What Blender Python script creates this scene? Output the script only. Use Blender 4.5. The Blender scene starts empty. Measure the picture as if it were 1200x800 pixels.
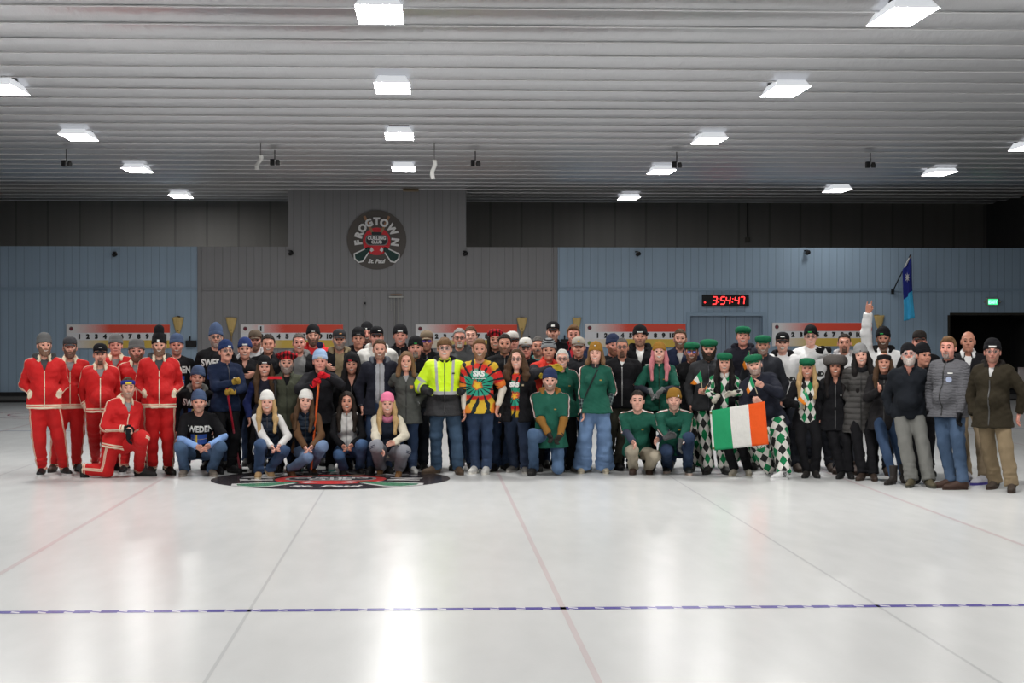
EXPO = 0.42
import bpy, math, random
import numpy as np
from mathutils import Vector, Matrix
random.seed(7)
SC = bpy.context.scene
COL = SC.collection
PI = math.pi
F = 2150.0
CAM = np.array([0.0, 0.0, 2.0])
YAW = math.atan2(100.0, F)
PITCH = math.atan2(20.0, math.hypot(F, 100.0))
fw = np.array([math.sin(YAW) * math.cos(PITCH), math.cos(YAW) * math.cos(PITCH), -math.sin(PITCH)])
rt = np.array([math.cos(YAW), -math.sin(YAW), 0.0])
upv = np.cross(rt, fw)

def ray(u, v):
    return fw * F + rt * (u - 600.0) - upv * (v - 400.0)
def at(u, v, Y):
    d = ray(u, v)
    return CAM + d * (Y / d[1])
def atz(u, v, z):
    d = ray(u, v)
    return CAM + d * ((z - 2.0) / d[2])
def V3(*a):
    return np.array(a, dtype=float)
def nrm(a):
    a = np.asarray(a, float)
    return a / (np.linalg.norm(a) + 1e-12)
def Rz(a):
    c, s = math.cos(a), math.sin(a)
    return np.array([[c, -s, 0], [s, c, 0], [0, 0, 1.0]])
def Rx(a):
    c, s = math.cos(a), math.sin(a)
    return np.array([[1.0, 0, 0], [0, c, -s], [0, s, c]])
def Ry(a):
    c, s = math.cos(a), math.sin(a)
    return np.array([[c, 0, s], [0, 1.0, 0], [-s, 0, c]])
def rad(d):
    return d * PI / 180.0

# ------------------------------------------------------------------ materials
MATS = {}
class NG:
    def __init__(self, name):
        self.m = bpy.data.materials.new(name)
        self.m.use_nodes = True
        self.nt = self.m.node_tree
        self.b = self.nt.nodes['Principled BSDF']
        self.out = self.nt.nodes['Material Output']
    def n(self, t, **kw):
        x = self.nt.nodes.new(t)
        for k, v in kw.items():
            setattr(x, k, v)
        return x
    def l(self, a, b):
        self.nt.links.new(a, b)
    def put(self, sock, v):
        if isinstance(v, bpy.types.NodeSocket):
            self.l(v, sock)
        elif isinstance(v, (tuple, list)):
            sock.default_value = (tuple(v) + (1.0,))[:len(sock.default_value)] if len(v) == 3 and len(sock.default_value) == 4 else v
        else:
            sock.default_value = v
    def mth(self, op, a, b=0.0, c=0.0):
        x = self.n('ShaderNodeMath', operation=op)
        self.put(x.inputs[0], a); self.put(x.inputs[1], b); self.put(x.inputs[2], c)
        return x.outputs[0]
    def mix(self, f, a, b):
        x = self.n('ShaderNodeMix', data_type='RGBA')
        self.put(x.inputs[0], f); self.put(x.inputs[6], a); self.put(x.inputs[7], b)
        return x.outputs[2]
    def attr(self, name):
        return self.n('ShaderNodeAttribute', attribute_name=name)
    def sep(self, v):
        x = self.n('ShaderNodeSeparateXYZ'); self.l(v, x.inputs[0])
        return x.outputs
    def obj(self):
        return self.n('ShaderNodeTexCoord').outputs['Object']
    def noise(self, scale, vec=None, detail=2.0, rough=0.5):
        x = self.n('ShaderNodeTexNoise')
        x.inputs['Scale'].default_value = scale; x.inputs['Detail'].default_value = detail
        x.inputs['Roughness'].default_value = rough
        if vec is not None: self.l(vec, x.inputs['Vector'])
        return x.outputs[0]
    def ramp(self, f, stops, const=False):
        x = self.n('ShaderNodeValToRGB')
        if const: x.color_ramp.interpolation = 'CONSTANT'
        e = x.color_ramp.elements
        while len(e) > len(stops): e.remove(e[-1])
        while len(e) < len(stops): e.new(0.5)
        for i, (p, c) in enumerate(stops):
            e[i].position = p; e[i].color = tuple(c) + (1.0,)
        self.l(f, x.inputs[0])
        return x.outputs[0]
    def band(self, x, lo, hi):
        return self.mth('MULTIPLY', self.mth('GREATER_THAN', x, lo), self.mth('LESS_THAN', x, hi))
    def mapping(self, vec, scale):
        x = self.n('ShaderNodeMapping'); x.inputs['Scale'].default_value = scale
        self.l(vec, x.inputs['Vector'])
        return x.outputs[0]
    def bump(self, h, strength=0.3, dist=0.01):
        x = self.n('ShaderNodeBump')
        x.inputs['Strength'].default_value = strength; x.inputs['Distance'].default_value = dist
        self.l(h, x.inputs['Height'])
        self.l(x.outputs[0], self.b.inputs['Normal'])
    def fin(self, color=None, rough=0.8, metal=0.0, spec=0.3):
        if color is not None: self.put(self.b.inputs['Base Color'], color)
        self.put(self.b.inputs['Roughness'], rough)
        self.b.inputs['Metallic'].default_value = metal
        self.b.inputs['Specular IOR Level'].default_value = spec
        return self.m

def sr(r, g, b):
    f = lambda c: (c / 255.0 / 12.92) if c <= 10 else ((c / 255.0 + 0.055) / 1.055) ** 2.4
    return (f(r), f(g), f(b))

def plain(name, c, rough=0.6, metal=0.0, spec=0.3):
    k = ('p', name)
    if k not in MATS:
        MATS[k] = NG(name).fin(c, rough, metal, spec)
    return MATS[k]

def emit(name, c, s):
    k = ('e', name)
    if k not in MATS:
        g = NG(name)
        g.b.inputs['Emission Color'].default_value = tuple(c) + (1,)
        g.b.inputs['Emission Strength'].default_value = s
        MATS[k] = g.fin(c, 0.5)
    return MATS[k]

def cloth(c, kind='cloth', rough=0.85):
    """woven garment cloth of one colour with soft creases and a little wear"""
    k = ('c', c, kind)
    if k in MATS: return MATS[k]
    g = NG('%s_%d' % (kind, len(MATS)))
    o = g.obj()
    nz = g.noise(9.0, o, 3.0)
    base = g.mix(g.mth('MULTIPLY', nz, 0.5), tuple(x * 1.12 for x in c), tuple(x * 0.72 for x in c))
    if kind == 'denim':
        w = g.noise(3.2, o, 2.0)
        base = g.mix(g.ramp(w, [(0.42, (0, 0, 0)), (0.7, (1, 1, 1))]), base, tuple(min(1, x * 1.6 + 0.012) for x in c))
        fine = g.noise(260.0, o, 1.0)
        base = g.mix(g.mth('MULTIPLY', fine, 0.35), base, tuple(x * 0.6 for x in c))
    if kind == 'quilt':
        s = g.sep(g.attr('tc').outputs['Vector'])
        a = g.mth('ABSOLUTE', g.mth('SINE', g.mth('ADD', g.mth('MULTIPLY', s[2], 95.0), g.mth('MULTIPLY', g.noise(14.0, o), 5.0))))
        g.bump(a, 0.5, 0.012)
    elif kind == 'puffer':
        s = g.sep(g.attr('tc').outputs['Vector'])
        a = g.mth('POWER', g.mth('ABSOLUTE', g.mth('SINE', g.mth('MULTIPLY', s[2], 40.0))), 0.5)
        h = g.mth('ADD', a, g.mth('MULTIPLY', g.noise(25.0, o, 3.0), 0.35))
        g.bump(h, 0.8, 0.02)
        rough = 0.5
    elif kind == 'knit':
        s = g.sep(o)
        h = g.mth('ADD', g.noise(160.0, o, 1.0), g.noise(22.0, o, 2.0))
        g.bump(h, 0.35, 0.008)
    elif kind == 'fur':
        h = g.noise(140.0, g.mapping(o, (1, 1, 0.35)), 4.0, 0.7)
        base = g.mix(h, tuple(x * 0.55 for x in c), tuple(min(1, x * 1.7) for x in c))
        g.bump(h, 1.0, 0.02)
    else:
        h = g.mth('ADD', g.noise(11.0, g.mapping(o, (1.0, 1.0, 0.55)), 3.0, 0.55), g.mth('MULTIPLY', g.noise(300.0, o, 1.0), 0.06))
        g.bump(h, 0.55, 0.035)
    MATS[k] = g.fin(base, rough, 0.0, 0.12)
    return MATS[k]

def skin_mat(c):
    k = ('skin', c)
    if k in MATS: return MATS[k]
    g = NG('skin_%d' % len(MATS))
    o = g.obj()
    nz = g.noise(18.0, o, 2.0)
    base = g.mix(nz, c, (min(1, c[0] * 1.08), c[1] * 0.80, c[2] * 0.76))
    MATS[k] = g.fin(base, 0.5, 0.0, 0.35)
    return MATS[k]

def hair_mat(c):
    k = ('hair', c)
    if k in MATS: return MATS[k]
    g = NG('hair_%d' % len(MATS))
    o = g.obj()
    h = g.noise(90.0, g.mapping(o, (1.0, 1.0, 0.12)), 3.0, 0.6)
    base = g.mix(h, tuple(x * 0.5 for x in c), tuple(min(1, x * 1.55) for x in c))
    g.bump(h, 0.6, 0.01)
    MATS[k] = g.fin(base, 0.7, 0.0, 0.15)
    return MATS[k]

# ------------------------------------------------------------------ meshes
def to_mesh(name, verts, faces, mats, mi=None, smooth=True, attrs=None):
    """faces: (n,4) or (n,3) int array, or a list of tuples"""
    me = bpy.data.meshes.new(name)
    verts = np.asarray(verts, dtype=np.float32)
    if isinstance(faces, np.ndarray) and faces.ndim == 2:
        n, k = faces.shape
        loops = faces.reshape(-1).astype(np.int32)
        tot = np.full(n, k, np.int32)
    else:
        tot = np.array([len(f) for f in faces], np.int32)
        loops = np.array([i for f in faces for i in f], np.int32)
        n = len(faces)
    start = np.concatenate([[0], np.cumsum(tot)[:-1]]).astype(np.int32)
    me.vertices.add(len(verts)); me.vertices.foreach_set('co', verts.reshape(-1))
    me.loops.add(len(loops)); me.loops.foreach_set('vertex_index', loops)
    me.polygons.add(n)
    me.polygons.foreach_set('loop_start', start)
    me.polygons.foreach_set('loop_total', tot)
    me.polygons.foreach_set('use_smooth', np.full(n, bool(smooth), dtype=bool))
    for m in (mats if isinstance(mats, (list, tuple)) else [mats]):
        me.materials.append(m)
    if mi is not None:
        me.polygons.foreach_set('material_index', np.asarray(mi, np.int32))
    if attrs:
        for an, av in attrs.items():
            av = np.asarray(av, np.float32)
            if av.ndim == 1:
                a = me.attributes.new(an, 'FLOAT', 'POINT'); a.data.foreach_set('value', av)
            else:
                a = me.attributes.new(an, 'FLOAT_VECTOR', 'POINT'); a.data.foreach_set('vector', av.reshape(-1))
    me.update(calc_edges=True)
    me.validate()
    return me

def link(name, me, parent=None, mat4=None):
    o = bpy.data.objects.new(name, me)
    COL.objects.link(o)
    if parent is not None: o.parent = parent
    if mat4 is not None: o.matrix_local = mat4
    return o

def tag(o, label=None, cat=None, group=None, kind=None):
    if label: o['label'] = label
    if cat: o['category'] = cat
    if group: o['group'] = group
    if kind: o['kind'] = kind
    return o

def M4(R, t):
    m = Matrix.Identity(4)
    for i in range(3):
        for j in range(3): m[i][j] = float(R[i][j])
        m[i][3] = float(t[i])
    return m

class MB:
    """collects shapes into one mesh with material slots"""
    def __init__(self):
        self.v = []; self.f = []; self.m = []; self.n = 0
    def add(self, vs, fs, mi=0):
        self.v.extend([tuple(map(float, p)) for p in vs])
        for f in fs:
            self.f.append(tuple(int(i) + self.n for i in f)); self.m.append(mi)
        self.n += len(vs)
        return self
    def box(self, c, s, R=None, mi=0, top=1.0, bev=0.0):
        """box with centre c, size s; top scales the upper face; bev chamfers the vertical edges"""
        hx, hy, hz = s[0] / 2, s[1] / 2, s[2] / 2
        if bev > 0:
            b = min(bev, hx * 0.9, hy * 0.9)
            ring = [(-hx + b, -hy), (hx - b, -hy), (hx, -hy + b), (hx, hy - b), (hx - b, hy), (-hx + b, hy), (-hx, hy - b), (-hx, -hy + b)]
        else:
            ring = [(-hx, -hy), (hx, -hy), (hx, hy), (-hx, hy)]
        n = len(ring)
        vs = [(x, y, -hz) for x, y in ring] + [(x * top, y * top, hz) for x, y in ring]
        vs = np.array(vs)
        if R is not None: vs = vs @ np.asarray(R).T
        vs = vs + np.asarray(c, float)
        fs = [tuple(range(n - 1, -1, -1)), tuple(range(n, 2 * n))] + [(i, (i + 1) % n, n + (i + 1) % n, n + i) for i in range(n)]
        return self.add(vs, fs, mi)
    def tube(self, pts, r, seg=8, mi=0, closed=False, flat=None):
        pts = [np.asarray(p, float) for p in pts]
        n = len(pts)
        rs = r if isinstance(r, (list, tuple, np.ndarray)) else [r] * n
        vs = []
        prevx = None
        for i, p in enumerate(pts):
            if closed: t = nrm(pts[(i + 1) % n] - pts[i - 1])
            else: t = nrm(pts[min(i + 1, n - 1)] - pts[max(i - 1, 0)])
            if prevx is None:
                a = V3(0, 0, 1) if abs(t[2]) < 0.9 else V3(0, 1, 0)
                x = nrm(np.cross(a, t))
            else:
                x = nrm(prevx - t * np.dot(prevx, t))
            prevx = x
            y = np.cross(t, x)
            for k in range(seg):
                a = 2 * PI * k / seg
                vs.append(p + (x * math.cos(a) + y * math.sin(a)) * rs[i])
        fs = []
        m = n if closed else n - 1
        for i in range(m):
            j = (i + 1) % n
            for k in range(seg):
                k2 = (k + 1) % seg
                fs.append((i * seg + k, i * seg + k2, j * seg + k2, j * seg + k))
        if not closed:
            fs.append(tuple(range(seg - 1, -1, -1))); fs.append(tuple((n - 1) * seg + k for k in range(seg)))
        return self.add(vs, fs, mi)
    def lathe(self, prof, seg=24, mi=0, sx=1.0, sy=1.0, c=(0, 0, 0), R=None):
        """prof: (radius, z) from bottom to top"""
        vs = []
        for (r, z) in prof:
            for k in range(seg):
                a = 2 * PI * k / seg
                vs.append((r * math.cos(a) * sx, r * math.sin(a) * sy, z))
        vs = np.array(vs)
        if R is not None: vs = vs @ np.asarray(R).T
        vs = vs + np.asarray(c, float)
        fs = []
        for i in range(len(prof) - 1):
            for k in range(seg):
                k2 = (k + 1) % seg
                fs.append((i * seg + k, i * seg + k2, (i + 1) * seg + k2, (i + 1) * seg + k))
        fs.append(tuple(range(seg - 1, -1, -1)))
        fs.append(tuple((len(prof) - 1) * seg + k for k in range(seg)))
        return self.add(vs, fs, mi)
    def poly(self, pts, thick, mi=0, axis=(0, 1, 0)):
        """extruded outline"""
        n = len(pts)
        ax = np.asarray(axis, float) * thick
        vs = [np.asarray(p, float) for p in pts] + [np.asarray(p, float) + ax for p in pts]
        fs = [tuple(range(n)), tuple(range(2 * n - 1, n - 1, -1))] + [(i, n + i, n + (i + 1) % n, (i + 1) % n) for i in range(n)]
        return self.add(vs, fs, mi)
    def mesh(self, name, mats, smooth=False):
        return to_mesh(name, np.array(self.v), self.f, mats, self.m, smooth)
    def obj(self, name, mats, parent=None, smooth=False, mat4=None):
        return link(name, self.mesh(name, mats, smooth), parent, mat4)

# ------------------------------------------------------------------ lettering
_TXT = {}
def text_geo(s, size=1.0, bold=0.0, shear=0.0, space=1.0):
    """vertices (x, z) and faces of a string centred on its own middle"""
    k = (s, size, bold, shear, space)
    if k in _TXT: return _TXT[k]
    cu = bpy.data.curves.new('txt', 'FONT')
    cu.body = s; cu.size = size; cu.offset = bold; cu.shear = shear; cu.space_character = space
    cu.align_x = 'CENTER'; cu.align_y = 'CENTER'; cu.resolution_u = 3
    o = bpy.data.objects.new('txt', cu)
    COL.objects.link(o)
    bpy.context.view_layer.update()
    me = bpy.data.meshes.new_from_object(o.evaluated_get(bpy.context.evaluated_depsgraph_get()))
    vs = np.array([v.co[:] for v in me.vertices]); fs = [tuple(p.vertices) for p in me.polygons]
    bpy.data.objects.remove(o); bpy.data.curves.remove(cu); bpy.data.meshes.remove(me)
    c = (vs.min(0) + vs.max(0)) / 2
    vs = vs - c
    _TXT[k] = (vs[:, :2], fs)
    return _TXT[k]

# ------------------------------------------------------------------ signed distance fields
def C(a, b, r1, r2, k=0.02, n=None, f=1.0, capa=False, capb=False):
    return ('c', np.asarray(a, float), np.asarray(b, float), r1, r2, k, None if n is None else np.asarray(n, float), f, capa, capb)
def E(c, r, k=0.02, R=None, sub=False):
    return ('e', np.asarray(c, float), np.asarray(r, float), k, R, sub)

def dist(p, X, Y, Z):
    if p[0] == 'c':
        _, a, b, r1, r2, k, n, f, capa, capb = p
        ba = b - a
        L2 = float(ba @ ba) + 1e-12
        x, y, z = X - a[0], Y - a[1], Z - a[2]
        h0 = (x * ba[0] + y * ba[1] + z * ba[2]) / L2
        h = np.clip(h0, 0, 1)
        x = x - h * ba[0]; y = y - h * ba[1]; z = z - h * ba[2]
        if n is not None:
            q = (x * n[0] + y * n[1] + z * n[2]) * (1.0 / f - 1.0)
            x = x + q * n[0]; y = y + q * n[1]; z = z + q * n[2]
        d = np.sqrt(x * x + y * y + z * z) - (r1 + (r2 - r1) * h)
        L = math.sqrt(L2)
        if capb: d = np.maximum(d, (h0 - 1) * L)
        if capa: d = np.maximum(d, -h0 * L)
        return d
    _, c, r, k, R, sub = p
    x, y, z = X - c[0], Y - c[1], Z - c[2]
    if R is not None:
        x, y, z = (x * R[0][0] + y * R[1][0] + z * R[2][0], x * R[0][1] + y * R[1][1] + z * R[2][1], x * R[0][2] + y * R[1][2] + z * R[2][2])
    x = x / r[0]; y = y / r[1]; z = z / r[2]
    k0 = np.sqrt(x * x + y * y + z * z) + 1e-9
    k1 = np.sqrt((x / r[0]) ** 2 + (y / r[1]) ** 2 + (z / r[2]) ** 2) + 1e-9
    return k0 * (k0 - 1) / k1

def bounds(p):
    if p[0] == 'c':
        r = max(p[3], p[4])
        return np.minimum(p[1], p[2]) - r, np.maximum(p[1], p[2]) + r
    r = max(p[2])
    rr = np.array(p[2]) if p[4] is None else np.full(3, r)
    return p[1] - rr, p[1] + rr

def smin(a, b, k):
    h = np.maximum(k - np.abs(a - b), 0.0) / k
    return np.minimum(a, b) - h * h * k * 0.25

def field_at(prims, P):
    D = np.full(len(P), 1.0)
    for p in prims:
        d = dist(p, P[:, 0], P[:, 1], P[:, 2])
        if p[0] == 'e' and p[5]:
            D = -smin(-D, d, p[3])
        else:
            D = smin(D, d, p[5] if p[0] == 'c' else p[3])
    return D

def axis_grid(lo, hi, fine, df, dc):
    out = [lo]
    x = lo
    while x < hi:
        st = df if any(a - dc <= x <= b for a, b in fine) else dc
        x += st
        out.append(x)
    return np.array(out)

def eval_grid(prims, xs, ys, zs, D=None, marg=0.07):
    if D is None: D = np.full((len(xs), len(ys), len(zs)), 1.0, np.float32)
    for p in prims:
        lo, hi = bounds(p)
        i0, i1 = np.searchsorted(xs, lo[0] - marg), np.searchsorted(xs, hi[0] + marg)
        j0, j1 = np.searchsorted(ys, lo[1] - marg), np.searchsorted(ys, hi[1] + marg)
        k0, k1 = np.searchsorted(zs, lo[2] - marg), np.searchsorted(zs, hi[2] + marg)
        if i1 <= i0 or j1 <= j0 or k1 <= k0: continue
        d = dist(p, xs[i0:i1, None, None], ys[None, j0:j1, None], zs[None, None, k0:k1])
        S = D[i0:i1, j0:j1, k0:k1]
        if p[0] == 'e' and p[5]:
            D[i0:i1, j0:j1, k0:k1] = -smin(-S, d, p[3])
        else:
            D[i0:i1, j0:j1, k0:k1] = smin(S, d, p[5] if p[0] == 'c' else p[3])
    return D

def surfnets(D, xs, ys, zs):
    D = np.where(D == 0, 1e-6, D)
    S = D < 0
    nx, ny, nz = D.shape
    cnt = np.zeros((nx - 1, ny - 1, nz - 1), np.int8)
    for i in (0, 1):
        for j in (0, 1):
            for k in (0, 1):
                cnt += S[i:nx - 1 + i, j:ny - 1 + j, k:nz - 1 + k]
    act = (cnt > 0) & (cnt < 8)
    I, J, K = np.nonzero(act)
    N = len(I)
    if N == 0: return np.zeros((0, 3)), np.zeros((0, 4), int)
    idx = np.full(act.shape, -1, np.int64); idx[I, J, K] = np.arange(N)
    acc = np.zeros((N, 3)); c = np.zeros(N)
    G = {}
    for i in (0, 1):
        for j in (0, 1):
            for k in (0, 1):
                G[i, j, k] = D[I + i, J + j, K + k]
    ax = (xs, ys, zs); base = (I, J, K)
    for a in range(3):
        for p in (0, 1):
            for q in (0, 1):
                o0 = [0, 0, 0]; o1 = [0, 0, 0]
                b, cc = [t for t in range(3) if t != a]
                o0[b] = o1[b] = p; o0[cc] = o1[cc] = q; o1[a] = 1
                d0, d1 = G[tuple(o0)], G[tuple(o1)]
                m = (d0 < 0) != (d1 < 0)
                t = np.where(m, d0 / np.where(m, d0 - d1, 1), 0)
                for e in range(3):
                    lo = ax[e][base[e] + o0[e]]
                    if e == a: lo = lo + t * (ax[e][base[e] + 1] - ax[e][base[e]])
                    acc[:, e] += np.where(m, lo, 0)
                c += m
    verts = acc / c[:, None]
    quads = []
    for a in range(3):
        b, cc = (a + 1) % 3, (a + 2) % 3
        sl0 = [slice(None)] * 3; sl1 = [slice(None)] * 3
        sl0[a] = slice(0, -1); sl1[a] = slice(1, None)
        for t in (b, cc):
            sl0[t] = slice(1, -1); sl1[t] = slice(1, -1)
        s0, s1 = S[tuple(sl0)], S[tuple(sl1)]
        ch = np.nonzero(s0 != s1)
        if len(ch[0]) == 0: continue
        pos = [ch[0].copy(), ch[1].copy(), ch[2].copy()]
        pos[b] += 1; pos[cc] += 1
        inside0 = s0[ch]
        def cell(db, dc):
            q = [pos[0].copy(), pos[1].copy(), pos[2].copy()]
            q[b] = q[b] - db; q[cc] = q[cc] - dc
            return idx[q[0], q[1], q[2]]
        q = np.stack([cell(1, 1), cell(0, 1), cell(0, 0), cell(1, 0)], 1)
        q[~inside0] = q[~inside0][:, ::-1]
        quads.append(q)
    return verts, np.concatenate(quads)

def grid_for(prims, df, dc, fine=None, pad=0.03):
    lo = np.min([bounds(p)[0] for p in prims if not (p[0] == 'e' and p[5])], 0) - pad
    hi = np.max([bounds(p)[1] for p in prims if not (p[0] == 'e' and p[5])], 0) + pad
    fine = fine or []
    ax = []
    for e in range(3):
        ax.append(axis_grid(lo[e], hi[e], [(a[e], b[e]) for a, b in fine], df, dc))
    return ax

def mesh_normals(v, q):
    n = np.zeros_like(v)
    fn = np.cross(v[q[:, 2]] - v[q[:, 0]], v[q[:, 3]] - v[q[:, 1]])
    for i in range(4):
        np.add.at(n, q[:, i], fn)
    return n / (np.linalg.norm(n, axis=1, keepdims=True) + 1e-12)

def wob(P, seed, amp, fr):
    """sum of sines used for folds"""
    rs = np.random.RandomState(seed)
    d = np.zeros(len(P))
    for i in range(6):
        k = rs.normal(size=3) * np.array([0.7, 0.7, 1.3]); k = k / np.linalg.norm(k) * fr * rs.uniform(0.6, 1.6)
        d += np.sin(P @ k + rs.uniform(0, 6.28))
    return amp * d / 2.4
# ------------------------------------------------------------------ heads (head frame: x to the person's side, -y out of the face, z up)
def xf(p, M, t, s=1.0):
    M = np.asarray(M); t = np.asarray(t)
    if p[0] == 'c':
        _, a, b, r1, r2, k, n, f, ca, cb = p
        return ('c', t + M @ (a * s), t + M @ (b * s), r1 * s, r2 * s, k * s, None if n is None else M @ n, f, ca, cb)
    _, c, r, k, R, sub = p
    return ('e', t + M @ (c * s), r * s, k * s, M if R is None else M @ R, sub)

def head_prims(sex='m', w=1.0):
    f = sex == 'f'
    L = [E((0, .012, .028), (.074 * w, .091, .089)),
         E((0, -.018, -.03), (.061 * w, .070, .082), .03),
         E((0, -.030, -.074), ((.042 if f else .048) * w, .048, .040), .03),
         E((0, -.066, -.097), (.016 if f else .021, .018, .018), .02),
         E((.036 * w, -.058, -.030), (.024, .022, .022), .02), E((-.036 * w, -.058, -.030), (.024, .022, .022), .02),
         C((-.034, -.080, .030), (.034, -.080, .030), .011, .011, .02),
         E((.031, -.104, .008), (.018, .022, .013), .012, None, True), E((-.031, -.104, .008), (.018, .022, .013), .012, None, True),
         C((.020, -.087, .0195), (.042, -.080, .018), .0062, .0055, .008), C((-.020, -.087, .0195), (-.042, -.080, .018), .0062, .0055, .008),
         C((0, -.086, .016), (0, -.106, -.022), .008, .0125 if not f else .011, .012),
         E((.012, -.096, -.028), (.008, .009, .007), .008), E((-.012, -.096, -.028), (.008, .009, .007), .008),
         C((-.018, -.083, -.057), (.018, -.083, -.057), .009, .009, .012),
         E((.077 * w, .010, -.008), (.010, .020, .031), .006), E((-.077 * w, .010, -.008), (.010, .020, .031), .006)]
    return L

def project(p2, prims, off=0.003, y0=-0.45):
    """2-D points (x, z) cast along +y on to the field"""
    P = np.zeros((len(p2), 3)); P[:, 0] = p2[:, 0]; P[:, 2] = p2[:, 1]; P[:, 1] = y0
    for _ in range(40):
        d = field_at(prims, P) - off
        P[:, 1] += np.clip(d, -0.02, 0.08) * 0.85
        P[:, 1] = np.minimum(P[:, 1], 0.12)
    return P

def patch2(x0, x1, z0, z1, nx, nz, fn=None):
    xs = np.linspace(x0, x1, nx + 1); zs = np.linspace(z0, z1, nz + 1)
    pts = np.array([(x, z) for z in zs for x in xs])
    if fn is not None: pts = fn(pts)
    fs = [(j * (nx + 1) + i, j * (nx + 1) + i + 1, (j + 1) * (nx + 1) + i + 1, (j + 1) * (nx + 1) + i) for j in range(nz) for i in range(nx)]
    return pts, fs

def shell(P, fs, th=0.003):
    """thin sheet given a back"""
    n = len(P)
    Q = P + np.array([0, th, 0])
    from collections import Counter
    ed = Counter()
    for f in fs:
        for i in range(len(f)):
            ed[(f[i], f[(i + 1) % len(f)])] += 1
    out = list(fs) + [tuple(i + n for i in f[::-1]) for f in fs]
    for (a, b) in ed:
        if (b, a) not in ed: out.append((b, a, a + n, b + n))
    return np.vstack([P, Q]), out

CAN = {}
def canon(key, fn):
    if key not in CAN: CAN[key] = fn()
    return CAN[key]

_COPY = {}
def recol(key, me, mats):
    k = (key, tuple(m.name for m in mats))
    if k not in _COPY:
        c = me.copy()
        for i_, m in enumerate(mats): c.materials[i_] = m
        _COPY[k] = c
    return _COPY[k]

DUMMY = plain('plain_grey', (.5, .5, .5))
WHITE = plain('eye_white', (.40, .37, .34), .35)
IRIS = plain('iris_dark', (.03, .022, .018), .25)
TEETH = plain('teeth_white', (.60, .56, .50), .4)

def eye_mesh():
    m = MB(); vs = []; fs = []; mi = []
    n, r = 12, .0112
    for i in range(1, 8):
        a = PI * i / 8
        for k in range(n):
            b = 2 * PI * k / n
            vs.append((r * math.sin(a) * math.cos(b), -r * math.cos(a), r * math.sin(a) * math.sin(b)))
    vs.append((0, -r, 0)); vs.append((0, r, 0))
    for i in range(6):
        for k in range(n):
            m.f.append((i * n + k, i * n + (k + 1) % n, (i + 1) * n + (k + 1) % n, (i + 1) * n + k)); m.m.append(1 if i < 3 else 0)
    for k in range(n):
        m.f.append((7 * n, (k + 1) % n, k)); m.m.append(1)
        m.f.append((7 * n + 1, 6 * n + k, 6 * n + (k + 1) % n)); m.m.append(0)
    m.v = vs
    return m.mesh('eye', [WHITE, IRIS], True)

def mouth_mesh(expr, which):
    hp = head_prims()
    def curve(w, zc, lift, up, lo):
        def fn(p):
            x = p[:, 0]; t = p[:, 1]
            e = np.clip(1 - (np.abs(x) / w) ** 2.2, 0.0, 1)
            z = zc + lift * (x / w) ** 2 + np.where(t > 0, t * up, t * lo) * (e * .92 + .08)
            return np.stack([x, z], 1)
        return fn
    w, zc, lift, up, lo = {'smile': (.029, -.060, .009, .003, .008), 'closed': (.024, -.058, .001, .002, .003), 'laugh': (.030, -.060, .010, .004, .019)}[expr]
    if which == 'lips':
        a = .0045
        pts, fs = patch2(-w - .003, w + .003, -1, 1, 12, 4, curve(w + .003, zc, lift, up + a, lo + a))
        P = project(pts, hp, .0015)
    else:
        pts, fs = patch2(-w + .003, w - .003, -1, 1, 12, 4, curve(w - .002, zc, lift, up, lo))
        P = project(pts, hp, .0035)
    P, fs = shell(P, fs, .004)
    return to_mesh(which, P, fs, DUMMY)

def brow_mesh():
    m = MB()
    pts = [(-.017, -.002), (-.006, .003), (.006, .004), (.017, -.003)]
    hp = head_prims()
    P = project(np.array([(x + .031, z + .032) for x, z in pts]), hp, .001)
    m.tube([(P[i, 0] - .031, P[i, 1], P[i, 2]) for i in range(4)], [.003, .0048, .0046, .0028], 6)
    return m.mesh('eyebrow', DUMMY, True)

def sdf_mesh(name, prims, res, mat, cut=None, disp=None):
    xs, ys, zs = grid_for(prims, res, res)
    D = eval_grid(prims, xs, ys, zs)
    if cut is not None:
        D = cut(D, xs[:, None, None], ys[None, :, None], zs[None, None, :])
    v, q = surfnets(D, xs, ys, zs)
    if disp is not None:
        v = v + mesh_normals(v, q) * disp(v)[:, None]
    return to_mesh(name, v, q, mat)

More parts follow.
